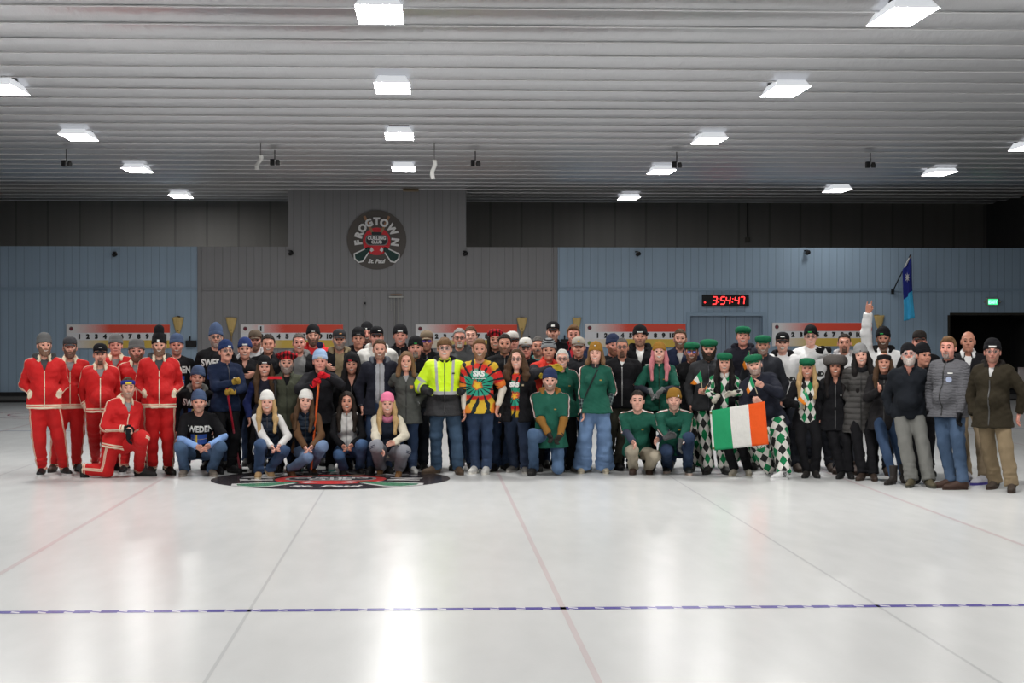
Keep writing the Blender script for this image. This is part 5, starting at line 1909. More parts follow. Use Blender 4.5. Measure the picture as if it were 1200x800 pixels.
for (u0, v0, u1, v1, lb) in ((305.5, 182, 301, 199, 'pale paper strip hanging from the ceiling between the left and middle lamp rows'), (509, 187, 507, 210, 'long pale paper strip hanging from the ceiling beside the middle lamp row')):
    p0 = at(u0, v0, 35.5); p1 = at(u1, v1, 35.5)
    r = bpy.data.objects.new('paper_strip', None); COL.objects.link(r); r.location = tuple(p0)
    tag(r, lb, 'paper strip', 'paper strips under the ceiling')
    m = MB(); n = 10; L_ = p1 - p0; vs = []
    for k in range(n + 1):
        t = k / n; b_ = L_ * t + V3(.02 * math.sin(t * 7), .03 * math.sin(t * 5), 0)
        for dx, dy in ((-.042, 0), (.042, 0), (.042, .006), (-.042, .006)): vs.append(b_ + V3(dx, dy, 0))
    m.add(vs, [(k * 4 + q, k * 4 + (q + 1) % 4, k * 4 + 4 + (q + 1) % 4, k * 4 + 4 + q) for k in range(n) for q in range(4)] + [(0, 1, 2, 3), (n * 4 + 3, n * 4 + 2, n * 4 + 1, n * 4)])
    m.obj('strip', [PAPER], r, True)
    m = MB(); m.tube([(0, 0, 0), (0, 0, ZC - p0[2])], .008, 6); m.obj('cord', [plain('cord_grey', (.2, .2, .2), .6)], r)
p = at(481.5, 223, YW - .3)
r = bpy.data.objects.new('ceiling_vent', None); COL.objects.link(r); r.location = (p[0], YW - .35, p[2])
tag(r, 'small brownish fitting between ceiling and raised grey wall', 'vent')
m = MB(); m.box((0, 0, 0), (.40, .3, .05)); m.obj('case', [plain('vent_tan', (.30, .22, .13), .6)], r)
m = MB(); m.box((0, -.155, -.005), (.34, .01, .02)); m.obj('slot', [plain('vent_dark', (.02, .015, .01), .7)], r)
p = at(876, 281, YB - .05)
r = bpy.data.objects.new('conduit_box', None); COL.objects.link(r); r.location = (p[0], YB - .05, p[2])
tag(r, 'small grey electrical box with a vertical conduit high on the dark back wall', 'electrical box')
m = MB(); m.box((0, 0, 0), (.12, .08, .14), None, 0, 1, .01); m.obj('box', [plain('conduit_grey', (.10, .095, .08), .5)], r)
m = MB(); m.tube([(0, 0, .07), (0, 0, ZC - p[2] - .1)], .022, 8); m.obj('conduit', [plain('conduit_dark', (.04, .04, .038), .5)], r)
p = at(801.5, 409, YW - .01)
m = MB(); m.box((p[0], YW - .012, p[2]), (.17, .012, .13)); m.box((p[0], YW - .020, p[2]), (.12, .005, .02), None, 1); tag(m.obj('paper_notice', [plain('board_white', (.62, .62, .64), .5), plain('print_grey', (.2, .2, .2))]), 'small white paper notice on the wall beside the fourth scoreboard', 'notice')
# pale rink board at the right end
p0 = at(1192, 434, YW - .45); p1 = at(1192, 476, YW - .45)
r = bpy.data.objects.new('rink_board', None); COL.objects.link(r); r.location = ((p0[0] + XR) / 2 - .02, YW - .5, 0)
tag(r, 'pale board standing in front of the dark opening at the right edge', 'board', None, 'thing')
w_ = XR - p0[0] - .06
m = MB(); m.box((0, 0, .45), (w_, .08, .80), None, 0, 1, .01); m.obj('panel', [plain('rink_white', (.58, .53, .53), .4)], r)
m = MB(); m.box((0, 0, .025), (w_, .14, .05)); m.box((0, 0, .86), (w_, .10, .04)); m.obj('rail', [plain('rink_rail', (.5, .42, .42), .4)], r)
# ------------------------------------------------------------------ the people
W_ = PW()
def lg(x=0, z=.062, w=.03, h=.014, m=None): return (m or W_, x, z, w, h)
SIL = ((.07, .065, .06), (.85, .85, .85), .95)
DRK = ((.01, .01, .01), (.85, .85, .85), .95)
bj = lambda i=.02, **k: T('jacket', cloth(BLK), i, **dict(dict(hem=.10, col=('stand', cloth(BLK)), zip=zipm((.10, .10, .10))), **k))
tee = lambda c, i=.004, n='shirt': T(n, cloth(c), i, .45, col=('crew', cloth(c)))
fold_in = lambda: A(h='down')
BKP = PT(BLK)
BKJ = J_((.012, .014, .02))

# --- the red tracksuit team
def red(label, u, cv, Y, op=True, inner=GRY, hood=None, **k):
    tops = [T('shirt', cloth(inner), .006, .45)]
    if hood: tops.append(T('hooded_sweater', cloth(hood), .010, None, hood=cloth(hood)))
    tops.append(T('tracksuit_jacket', track_mat('top'), .024, hem=.085, op=(.062, .0, .54, .40), col=('flap', cloth(CREAM)), zip=plain('zip_cream', CREAM, .7)))
    k.setdefault('belly', .05); k.setdefault('b', 1.06)
    return person(label, u, cv, Y, tops=tops, pants=(track_mat('bottom'), dict(i=.026, ar=.060, kr=.066, drop=.0)), **k)
R1 = red('bearded person in red tracksuit and grey beanie at the far left end of the group', 52, 416, 24.2, hat=bean((.11, .11, .11)), beard=('full', 'brown'), hood=DGR, aL=A('pocket'), aR=A('pocket'),
    shoes=('runner', (.015, .015, .016), (.6, .6, .6)), legs=dict(L=dict(foot=(49, 558)), R=dict(foot=(76, 557))), hy=10, b=1.02)
red('bearded person in red tracksuit and charcoal baseball cap, second from the left end', 82, 418.5, 24.9, hat=('cap', cloth((.05, .05, .055)), {}), beard=('full', 'dark'), expr='closed', aL=A('down'), aR=A('down', show=False),
    shoes=('runner', (.06, .035, .025), (.02, .02, .02)), legs=dict(L=dict(foot=(63, 553)), R=dict(foot=(90, 552))))
red('person with moustache in red tracksuit and black cap, hands at trouser pockets', 117.5, 426.5, 24.7, hat=('cap', KN(BLK), dict(logo=lg(0, .085, .035, .012, plain('print_grey', (.2, .2, .2))))), beard=('goatee', 'dark'), expr='closed', hair=('short', 'dark'),
    aL=A('hip'), aR=A('hip'), b=1.15, belly=.10, shoes=('boot', BLK), legs=dict(L=dict(foot=(112, 549)), R=dict(foot=(136, 551))))
red('clean-shaven young person in red tracksuit and grey beanie in the back row', 135.6, 415.5, 25.5, hat=bean((.13, .13, .13)), expr='closed', skin='e', hair=('short', 'lbrown'), shoes=('runner', BLK, (.5, .5, .5)))
red('heavily built bearded person in red tracksuit and folded grey beanie, behind the kneeling one', 160, 422.5, 25.0, hat=('fold', KN((.12, .12, .12)), {}), beard=('full', 'brown'), expr='closed', skin='e', fw=1.12, b=1.16, belly=.08, shoes=('runner', BLK, (.5, .5, .5)),
    legs=dict(L=dict(foot=(145, 555)), R=dict(foot=(168, 553))))
red('bearded person in red tracksuit and tall black beanie, hands in jacket pockets', 186.5, 416, 24.4, hat=('tallbeanie', KN(BLK), dict(top=KN(BLK), logo=lg(-.012, .058, .026, .03))), beard=('full', 'brown'), hood=DGR, aL=A('pocket'), aR=A('pocket'), hair=('short', 'dark'),
    shoes=('boot', (.03, .026, .022)), legs=dict(L=dict(foot=(178, 556)), R=dict(foot=(198, 556))))
GLV_B = KN((.010, .011, .013))
red('person kneeling in red tracksuit with blue and yellow headband, gloved hands on knee', 150, 466, 24.1, H=1.78, lean=6, roll=8, yaw=28, hy=5, hat=('band', cloth((.03, .035, .20)), dict(fold=cloth((.65, .50, .06)))), hair=('short', 'brown'), beard=('stubble', 'brown'),
    belly=.04, aL=A((152, 503, .22), 'drape', GLV_B, el=(-.7, .5, -.4)), aR=A((150, 513, .32), 'relax', GLV_B, el=(.6, .6, -.2), d=(-.1, -.15, -1)), shoes=('boot', (.025, .025, .026)),
    legs=dict(L=dict(knee=(124, 551, -.05), ankle=(97, 549, -.10), FR=Rz(rad(-75)) @ Rx(rad(80))), R=dict(knee=(166, 513, .30), foot=(168, 558), toe=38)))

# --- the Sweden team
SB = (.058, .085, .155)
sw_top = lambda i=.012: T('sweatshirt', cloth(BLK), i, hem=.08, col=('crew', cloth(BLK)), dec=swed_flag_decs())
person('ruddy person in black SWEDEN sweatshirt and blue beanie, beside the red team', 207, 415.5, 25.5, hat=bean(SB), skin='e', beard=('stubble', 'red'), tops=[sw_top()], pants=J_(DJEAN), hair=('short', 'red'), b=1.08)
person('grey-bearded person with glasses, pointed blue beanie and black SWEDEN sweatshirt', 253, 406, 25.5, hat=bean(SB, 'pointbeanie'), glasses=SIL, beard=('full', 'grey'), hair=('short', 'dgrey'), tops=[sw_top()], pants=J_(DJEAN), b=1.1, belly=.05, expr='closed')
kn2 = lambda: dict(L=dict(fl=(-.12, .20), pole=(-.1, -1, -.9)), R=dict(fl=(.12, .20), pole=(.1, -1, -.9)))
person('young person in blue beanie and grey-hooded SWEDEN sweatshirt, crouched behind the squatting one', 231.5, 453.5, 24.95, H=1.76, lean=10, hat=bean(SB), tops=[T('sweatshirt', cloth(BLK), .014, hood=cloth((.16, .16, .15)), dec=swed_flag_decs())], pants=BKP, roll=4, hr=6,
    legs=dict(L=dict(foot=(217, 549), knee=(221, 517, .35)), R=dict(foot=(247, 549), knee=(247, 520, .30))))
person('person squatting in blue beanie and black SWEDEN T-shirt over light blue sleeves', 233, 482.5, 24.3, H=1.78, lean=24, hat=bean(SB), hair=('short', 'dark'), beard=('stubble', 'brown'), expr='closed',
    tops=[T('undershirt', cloth((.22, .36, .66)), .004), T('t_shirt', cloth(BLK), .012, .47, hem=.05, col=('crew', cloth(BLK)), dec=swed_flag_decs())], pants=J_(JEAN),
    legs=dict(L=dict(foot=(216, 558), knee=(211, 524, .26), toe=-10), R=dict(foot=(248, 558), knee=(259, 524, .26), toe=12)), shoes=('runner', (.20, .17, .14), (.25, .22, .19)),
    aL=A((236, 526, .22), 'clasp', el=(-1, .1, -.3)), aR=A((241, 525, .22), 'clasp', el=(1, .1, -.3)))
GOLD = cloth((.30, .19, .035))
S5 = person('person in navy jacket with gold gloves and arms crossed, holding a red broom', 265, 423, 24.8, yaw=22, hy=14, hp=-6, hat=('beanie', KN((.016, .030, .095)), dict(logo=lg(.02, .055, .04, .02))), glasses=SIL, beard=('tache', 'brown'), hair=('short', 'brown'), expr='closed',
    tops=[T('jacket', cloth((.010, .017, .042)), .022, hem=.10, col=('stand', cloth((.010, .017, .042))), zip=zipm((.05, .05, .06)), dec=[('chest_print', 'rect', (.06, .11, .36, .375), W_)])], pants=BKP,
    aL=A((279, 446, .30), 'grip', GOLD, el=(-.8, .2, -.8)), aR=A((266, 459, .28), 'grip', GOLD, el=(.9, .2, -.5), d=(-1, -.1, .05)), shoes=('boot', BLK))
person('smiling person in black quarter-zip with navy and white beanie', 287, 420, 25.4, hat=('beanie', KN((.020, .035, .12)), dict(cuff=KN((.016, .030, .10)), logo=lg(0, .06, .06, .02))), tops=[T('fleece', cloth(BLK), .018, op=(.03, 0, .53, .45), col=('stand', cloth(BLK)))], pants=BKP, hair=('short', 'dark'))
person('bearded person in brown cap and pale hooded sweater, behind the navy and white beanie', 299, 409.5, 26.1, hat=('cap', cloth((.10, .075, .055)), {}), beard=('full', 'brown'), expr='closed', skin='e', tops=[T('hooded_sweater', cloth(LGR), .02, hood=cloth(LGR))], pants=J_(DJEAN))
person('bareheaded person with dark short hair in a dark jacket beside the hanging score card', 314.4, 414, 25.6, hair=('short', 'dark'), skin='b', fw=1.05, tops=[tee(DGR), bj(op=(.04, .0, .53, .42))], pants=J_(DJEAN))
person('long-haired person in black beanie and dark blue top with white necklace', 310, 440.5, 24.9, 'f', hat=('beanie', KN(BLK), dict(logo=lg(0, .06, .06, .014))), hair=('xlonghat', 'brown'), tops=[T('sweater', sleeve_split_mat((.012, .012, .022), (.014, .022, .10)), .014, col=('crew', cloth(BLK)))], pants=BKP, b=.98)
person('grey-bearded person in red tartan beret and olive jacket, arms round two neighbours', 336, 436.5, 25.0, H=1.74, hat=('beret', tartan_mat(), {}), beard=('full', 'grey'), hair=('short', 'dgrey'), fw=1.06,
    tops=[tee(BLK), T('jacket', cloth((.060, .065, .045)), .024, hem=.20, op=(.045, .0, .53, .40), col=('flap', cloth((.055, .06, .042))), zip=plain('zip_olive', (.03, .032, .022)))], pants=BKP,
    aL=A((293, 440, .02), 'drape', el=(-.4, .9, -.6), d=(-.6, -.7, -.3)), aR=A((386, 431, .02), 'drape', el=(.4, .9, -.6), d=(.5, -.6, -.4)), b=1.08)
REDG = cloth((.50, .012, .02))
S11 = person('person in pale blue bobble hat and red gloves leaning on an orange broom', 375, 434.5, 24.6, H=1.76, lean=16, hat=('beanie', KN((.30, .42, .62)), dict(cuff=KN((.34, .44, .62)), pom=(KN((.012, .014, .04)), .042, .196), logo=lg(0, .05, .05, .02, plain('print_cream', (.5, .45, .35))))), hair=('short', 'grey'), expr='closed', skin='e',
    tops=[T('jacket', cloth((.014, .014, .017)), .02, hem=.12, col=('stand', cloth(BLK)))], pants=BKP, shoes=('runner', (.55, .55, .55), (.15, .4, .35)), legs=dict(L=dict(foot=(352, 552)), R=dict(foot=(387, 552))),
    aL=A((372.5, 446, .34), 'grip', REDG, el=(-.9, .2, -.5), d=(.7, -.3, .6)), aR=A((376, 439, .36), 'grip', REDG, el=(1, .2, -.6), d=(-.9, -.2, .25)))
person('bareheaded smiling person in grey sweater under a black jacket, short greying hair', 350.6, 412.5, 25.5, hair=('short', 'dgrey'), skin='e', tops=[T('sweater', cloth((.16, .16, .16)), .010, hood=cloth((.16, .16, .16))), bj(.022, op=(.09, .06, .53, -.5), col=None, zip=None)], pants=J_(DJEAN))
person('dark-bearded person in red hooded sweater and black beanie in front of a scoreboard', 367, 404, 26.1, hat=bean(BLK, 'beanie', logo=lg(0, .06, .04, .01)), beard=('full', 'dark'), expr='closed', hair=('short', 'dark'), tops=[T('hooded_sweater', cloth((.50, .025, .028)), .022, hood=cloth((.50, .025, .028)))], pants=J_(DJEAN), b=1.06)
person('grey-bearded person in black trucker cap with tan hood under a dark jacket', 397.6, 409, 25.4, hat=('cap', cloth((.03, .03, .033)), dict(logo=lg(.015, .08, .03, .012, plain('print_orange', (.45, .18, .05))))), beard=('full', 'grey'), expr='closed', skin='b', hair=('short', 'dgrey'),
    tops=[T('hooded_sweater', cloth((.21, .165, .10)), .014, hood=cloth((.21, .165, .10))), bj(.026, op=(.06, .03, .53, -.5), col=None, zip=None)], pants=J_(DJEAN), b=1.1)
person('lean-faced person in black beanie and dark hood, right of the trucker cap', 420, 407.5, 25.8, hat=bean(BLK, 'beanie', logo=lg(0, .06, .05, .01, plain('print_grey', (.2, .2, .2)))), expr='closed', skin='b', fw=.95, tops=[T('hooded_jacket', cloth((.016, .016, .02)), .022, hood=cloth((.016, .016, .02)), zip=zipm((.08, .08, .08)))], pants=BKJ)
person('bearded person in black beanie with white patch peeping out at the very back', 430, 400.8, 26.5, hat=bean(BLK, 'beanie', logo=lg(-.01, .06, .022, .022)), beard=('full', 'dark'), expr='smile', skin='e', fw=.95, tops=[bj()], pants=BKJ)
person('person in black cap and white hooded sweater behind the navy-coated one', 441.5, 405.5, 25.6, hat=('cap', cloth(BLK), dict(logo=lg(.03, .08, .03, .01))), expr='closed', skin='e', tops=[T('hooded_sweater', cloth((.60, .59, .56)), .026, hood=cloth((.55, .54, .51)))], pants=J_(DJEAN), b=1.12)
person('dark-haired person in black beanie with red label and glasses, all in black', 412, 437.5, 24.95, 'f', hat=bean(BLK, 'beanie', logo=lg(-.02, .055, .045, .018, plain('print_red', (.45, .02, .03)))), hair=('longhat', 'black'), skin='b', tops=[bj(.02, op=(.045, 0, .53, .40), col=None)], pants=BKP)
person('bareheaded person in open navy coat over light grey hooded sweater', 445, 420.5, 24.65, hair=('short', 'brown'), beard=('short', 'brown'), fw=1.0, tops=[T('hooded_sweater', cloth((.30, .31, .33)), .010, hem=.08, zip=zipm((.2, .2, .2)), hood=cloth((.10, .11, .13))),
    T('coat', cloth((.013, .014, .022)), .026, hem=.16, op=(.06, .055, .53, -.5), col=('flap', cloth((.013, .014, .022))))], pants=J_(DJEAN), aL=A('down'), aR=A('pocket'))
person('person with brown shoulder-length hair in grey-green jacket, jeans and white shoes', 476, 434, 24.5, 'f', hair=('shoulder', 'lbrown'), tops=[T('sweater', cloth((.28, .28, .28)), .006), T('jacket', cloth((.065, .068, .062)), .024, hem=.20, op=(.045, 0, .53, .42), col=('flap', cloth((.03, .032, .035))), zip=zipm((.03, .03, .03)),
    dec=[('chest_print', 'rect', (.055, .105, .345, .375), plain('print_orange', (.45, .18, .05))), ('chest_print', 'rect', (.06, .10, .325, .332), plain('print_yellow', (.55, .40, .02), .8))])], pants=J_((.045, .075, .15)), aL=A('behind'), aR=A('pocket'),
    shoes=('runner', (.6, .6, .58), (.6, .6, .58)), legs=dict(L=dict(foot=(468, 553)), R=dict(foot=(484, 554))), b=1.05)
person('smiling person in black beanie and black jacket below the hanging rake', 469, 404, 25.9, hat=bean(BLK, 'beanie', logo=lg(0, .062, .06, .016)), skin='e', fw=1.06, tops=[bj(.022)], pants=BKJ, b=1.08)
person('grey-goateed person in black beanie with green shamrock, behind the hi-vis jacket', 487, 418.5, 25.2, hat=bean(BLK, 'beanie', logo=lg(0, .058, .035, .016, plain('print_green', (.02, .30, .06)))), beard=('goatee', 'grey'), expr='closed', skin='e', fw=1.05, tops=[bj(.022)], pants=BKJ)
person('person in tan cap with purple mirrored sunglasses', 500, 410.5, 25.6, hat=('cap', cloth((.17, .13, .09)), {}), glasses=((.02, .02, .03), (.22, .12, .50), .1), beard=('short', 'red'), expr='closed', skin='e', tops=[bj(.024)], pants=BKJ, b=1.08)
person('sandy-haired person in yellow hi-vis jacket with silver reflective bands', 521, 419.5, 24.4, hair=('fringe', 'lbrown'), skin='c', glasses=((.25, .25, .25), (.9, .9, .9), .95), b=1.22, belly=.07, fw=1.06,
    tops=[T('hi_vis_jacket', hivis_mat(), .034, hem=.17, flare=.0, col=('stand', cloth(BLK)), hood=cloth(BLK), zip=zipm((.06, .06, .06)), dec=[('chest_print', 'rect', (.10, .135, .39, .405), plain('print_black', (.01, .01, .01)))])], pants=J_((.042, .075, .125), kr=.07, ar=.076),
    aL=A((508, 461, .20), el=(-.75, .65, -.3), show=False), aR=A((535, 461, .20), el=(.75, .65, -.3), show=False), shoes=('boot', (.10, .065, .04)), legs=dict(L=dict(foot=(510, 555), toe=-50), R=dict(foot=(537, 556), toe=12)))
person('silver-haired person with black glasses and white goatee in charcoal hooded sweater', 538.5, 407, 25.3, hair=('short', 'grey'), glasses=DRK, beard=('goatee', 'white'), expr='closed', skin='e', tops=[T('hooded_sweater', cloth((.06, .062, .066)), .022, hood=cloth((.06, .062, .066)), dec=[('chest_print', 'rect', (.06, .12, .36, .375), W_)])], pants=J_(DJEAN), b=1.05,
    legs=dict(L=dict(foot=(533, 551)), R=dict(foot=(553, 551))))
person('tall young brown-haired bareheaded person behind the silver-haired one', 551.5, 404, 26.0, hair=('short', 'brown'), expr='closed', skin='c', tops=[T('sweater', cloth(DGR), .018)], pants=J_(DJEAN))
TDC = (-.03, .24)
person('person in bright tie-dye T-shirt with long cream sleeves and white shoes', 562, 420.5, 24.3, hair=('quiff', 'lbrown'), beard=('full', 'lbrown'), skin='b', b=1.08, belly=.03,
    tops=[T('undershirt', cloth((.55, .50, .42)), .004, cuffr=.04), T('t_shirt', tiedye_mat(*TDC), .016, .46, hem=.13, dec=[('lettering', 'text', ('SRS', -.01, .405, .10, .006), W_), ('lettering', 'rect', (-.10, .09, .335, .343), W_)])], pants=J_((.030, .050, .10)),
    aL=A((545, 487, .05), 'relax'), aR=A((582, 482, .10), 'relax', el=(.8, .5, -.2), d=(-.25, -.3, -1)), shoes=('runner', (.66, .65, .62), (.62, .60, .55)), legs=dict(L=dict(foot=(557, 555), toe=-20), R=dict(foot=(570, 555.5), toe=-8)))
person('person with long dark hair in a red tartan hat', 580.6, 409, 25.5, hat=('tam', tartan_mat(), {}), hair=('longhat', 'dark'), skin='b', tops=[bj()], pants=BKJ)
person('bareheaded dark-haired person in black jacket behind the long-haired one with glasses', 591.5, 414, 25.0, hair=('short', 'dark'), beard=('short', 'dark'), expr='closed', skin='b', fw=1.04, tops=[bj(.024)], pants=J_(DJEAN), legs=dict(L=dict(foot=(580, 552)), R=dict(foot=(594, 552))))
person('person in white and black cap half hidden behind two others', 600.5, 411, 25.8, hat=('cap', cloth((.50, .48, .45)), dict(bill=cloth(BLK))), skin='e', expr='closed', tops=[bj()], pants=BKJ, hy=15)
person('person with long curly dark hair and glasses in black jacket over tie-dye shirt', 605.6, 431.5, 24.45, 'f', H=1.69, hair=('curly', 'brown'), glasses=DRK, skin='c', b=1.12, belly=.03, yaw=-12, hy=-6,
    tops=[T('t_shirt', tiedye_mat(-.01, .20), .012, .45, hem=.10, dec=[('lettering', 'text', ('SRS', -.01, .37, .085, .006), W_)]), T('jacket', cloth(BLK), .026, hem=.16, op=(.055, .050, .53, -.5), col=('flap', cloth(BLK)), dec=[('chest_patch', 'rect', (.10, .125, .35, .375), plain('print_tan', (.35, .28, .18)))])], pants=J_((.024, .036, .068)),
    aL=A('down'), aR=A((610, 487, .04), 'relax'), shoes=('runner', (.18, .17, .16), (.4, .38, .35)), legs=dict(L=dict(foot=(600, 553), toe=-15), R=dict(foot=(613, 554.5), toe=14)))
person('person in white cap and glasses with ruddy face and black jacket', 616, 419, 25.2, hat=('cap', cloth((.60, .58, .54)), dict(bill=cloth((.05, .05, .05)), logo=lg(0, .08, .03, .02, plain('print_tan', (.35, .28, .18))))), glasses=DRK, skin='e', expr='closed', tops=[bj()], pants=BKJ)
person('bareheaded grey-haired person with moustache in teal shirt', 630.5, 416.5, 25.6, hair=('short', 'dgrey'), beard=('tache', 'dgrey'), skin='b', expr='closed', tops=[T('shirt', cloth((.06, .22, .20)), .014, .46, col=('crew', cloth((.06, .22, .20))))], pants=J_(DJEAN))
person('very tall person in black cap with white patch and blue shirt under a black jacket', 648, 399.5, 26.0, hat=('cap', cloth(BLK), dict(logo=lg(0, .082, .044, .026))), hair=('short', 'dark'), beard=('stubble', 'brown'), expr='closed', tops=[tee((.03, .10, .32), .008), bj(.024, op=(.05, 0, .53, .38))], pants=J_(DJEAN))
YG = cloth((.50, .36, .04))
person('person in striped grey beanie and orange-red jacket, arms crossed in yellow gloves', 643, 421.5, 24.95, hat=('beanie', striped_hat_mat(), dict(cuff=KN((.20, .21, .22)))), skin='b', fw=1.05, expr='closed', yaw=15, b=1.08,
    tops=[T('jacket', sleeve_split_mat((.62, .045, .03), (.018, .018, .022)), .026, hem=.10, col=('flap', cloth((.62, .045, .03))))], pants=BKP,
    aL=A((653, 431, .26), 'relax', YG, el=(-.9, .3, -.3), d=(1, -.2, -.1)), aR=A((637, 440, .30), 'relax', YG, el=(.9, .3, -.5), d=(-1, -.1, .1)))
person('bareheaded fair-haired young person with red collar under navy jacket, in front of a corn broom', 672, 403, 26.0, hair=('curlytop', 'lbrown'), skin='e', tops=[tee((.45, .03, .04), .008), T('jacket', cloth((.014, .022, .055)), .022, op=(.06, 0, .53, .36), col=('flap', cloth((.45, .03, .04))))], pants=J_(DJEAN))
person('smiling person in beige cap and dark shirt behind the white-haired one', 678, 418, 25.3, hat=('cap', cloth((.36, .33, .28)), dict(bill=cloth((.14, .12, .10)), logo=lg(0, .08, .03, .022, plain('print_gold', (.4, .25, .05))))), skin='b', tops=[T('sweater', cloth((.016, .017, .02)), .022, col=('stand', cloth(BLK)))], pants=J_(DJEAN), b=1.1)

# --- the green sweater team
GM = green_mat(); gold_p = plain('print_gold', (.4, .25, .05))
emb = [('chest_emblem', 'rect', (.055, .085, .345, .36), gold_p)]
person('person with short white hair and glasses in green jacket and black trousers', 659, 431, 24.75, 'f', H=1.66, hair=('short', 'white'), glasses=((.12, .05, .05), (.85, .85, .85), .95), skin='c', b=1.1,
    tops=[tee((.65, .64, .6), .004, 't_shirt'), T('sweater', cloth(GREEN), .010, .45), T('jacket', GM, .024, hem=.12, op=(.06, .05, .53, -.5), col=('flap', cloth(GREEN)), dec=[('chest_emblem', 'rect', (.09, .12, .33, .345), gold_p)])], pants=PT(BLK, ar=.09), shoes=('runner', (.3, .28, .25)),
    legs=dict(L=dict(foot=(655, 553)), R=dict(foot=(671, 552.5))))
BRN = (.24, .115, .028); MUST = (.27, .135, .022)
person('person kneeling in navy beanie and green shirt over rust-brown hooded sweater', 644.5, 457, 24.25, H=1.80, lean=2, hat=bean((.022, .032, .085)), beard=('short', 'brown'), hair=('short', 'brown'), b=1.08, skin='c',
    tops=[T('hooded_sweater', cloth(BRN), .010, hood=cloth(BRN)), T('shirt', GM, .022, .47, hem=.16, dec=emb)], pants=J_(JEAN),
    aL=A((646, 514, .30), 'clasp', cloth((.028, .026, .022)), el=(-.9, .3, -.2)), aR=A((652, 517, .32), 'clasp', cloth((.028, .026, .022)), el=(.9, .3, -.2), d=(-.5, -.4, -.6)), shoes=('boot', (.025, .024, .022)),
    legs=dict(L=dict(knee=(625, 509, .34), foot=(625, 557), toe=-12), R=dict(knee=(654, 548, .12), ankle=(655, 548, -.32), FR=Rx(rad(75)))))
PL = plaid_mat((.015, .025, .03), (.16, .21, .20))
person('tall person in mustard beanie, green sweater, checked sleeves and wide blue jeans', 698, 424.5, 24.4, 'f', hat=('beanie', KN(MUST), dict(logo=lg(0, .10, .018, .012))), hair=('bobhat', 'lbrown'), skin='c', hy=-6,
    tops=[T('undershirt', PL, .010, cuffr=.040, col=('stand', cloth((.03, .032, .036)))), T('sweater', GM, .020, .66, hem=.11, dec=emb + [('bag_strap', 'rect', (-.17, -.145, .10, .50, .46), cloth((.02, .025, .025)))])], pants=J_(LJEAN, ar=.135, kr=.085, i=.014),
    aL=A((684, 490, .05), 'relax'), aR=A('hip'), shoes=('clog', (.55, .48, .36), (.5, .45, .35)), legs=dict(L=dict(foot=(682, 554.5)), R=dict(foot=(709, 554.5))), b=1.05)
person('red-bearded person in dark beanie looking sideways behind the zip jacket', 718.5, 415.5, 25.5, hat=bean((.022, .03, .065)), beard=('full', 'red'), expr='closed', skin='e', hy=16, tops=[bj(.02)], pants=BKJ)
person('bareheaded person with glasses and goatee in black zip jacket', 729, 418, 24.9, hair=('buzz', 'dgrey'), glasses=((.05, .05, .06), (.85, .85, .85), .95), beard=('goatee', 'dark'), expr='closed', skin='d', fw=.96, tops=[tee((.6, .6, .58)), bj(.026, op=(.035, 0, .53, .46), zip=zipm((.3, .3, .3)))], pants=PT((.065, .06, .045)),
    shoes=('boot', BLK), legs=dict(L=dict(foot=(712, 550)), R=dict(foot=(723, 551))))
person('stern tall person in black beanie and open black jacket over white shirt', 750, 405, 25.6, hat=bean(BLK, 'beanie', logo=lg(.0, .06, .07, .014)), hair=('short', 'dark'), beard=('stubble', 'brown'), expr='closed', skin='b', fw=1.06, tops=[tee((.62, .62, .6)), T('jacket', cloth(BLK), .024, hem=.1, op=(.055, .01, .53, .34), hood=cloth(BLK), dec=[('chest_print', 'rect', (.07, .13, .345, .365), W_)])], pants=BKJ, b=1.1)
GG = cloth((.16, .165, .165))
person('laughing person with pink hair and mustard beanie in green jacket and grey gloves', 772.5, 424, 24.9, 'f', hat=('beanie', KN(MUST), {}), hair=('longhat', 'pink'), skin='c', expr='laugh', hp=-12, b=1.12,
    tops=[T('undershirt', cloth((.03, .034, .045)), .010), T('jacket', GM, .022, .52, hem=.10, zip=zipm((.02, .05, .03)), col=('stand', cloth(GREEN)), dec=emb)], pants=BKP,
    aL=A((765, 464, .30), 'relax', GG, el=(-.9, .3, -.3), d=(.4, -.4, -.7)), aR=A((771, 462, .32), 'relax', GG, el=(.9, .3, -.3), d=(-.6, -.3, -.6)))
person('bareheaded brown-haired person with short beard in navy jacket by the double door', 797, 407.5, 25.5, hair=('short', 'brown'), beard=('full', 'brown'), tops=[tee((.55, .55, .54)), T('jacket', cloth((.016, .022, .048)), .024, op=(.05, 0, .53, .38), col=('stand', cloth((.016, .022, .048))))], pants=J_(DJEAN))
KH = (.38, .335, .26)
person('bareheaded dark-haired person squatting in green sweater and khaki trousers', 747, 480.5, 24.4, H=1.74, lean=16, hair=('short', 'dark'), skin='c', expr='closed', tops=[T('undershirt', cloth((.045, .055, .085)), .008), T('sweater', GM, .018, .52, hem=.06, col=('crew', cloth(GREEN)), dec=emb)], pants=PT(KH, ar=.07),
    legs=dict(L=dict(foot=(742, 556), knee=(741, 527, .34), toe=-4), R=dict(knee=(768, 534, .30), ankle=(760, 547, -.02), FR=Rz(rad(10)) @ Rx(rad(28)))), shoes=('boot', (.055, .032, .022)),
    aL=A((744, 521, .42), 'drape', el=(-.9, .2, -.4)), aR=A((768, 517, .35), 'relax', el=(.9, .3, -.3)))
DG = cloth((.075, .078, .08))
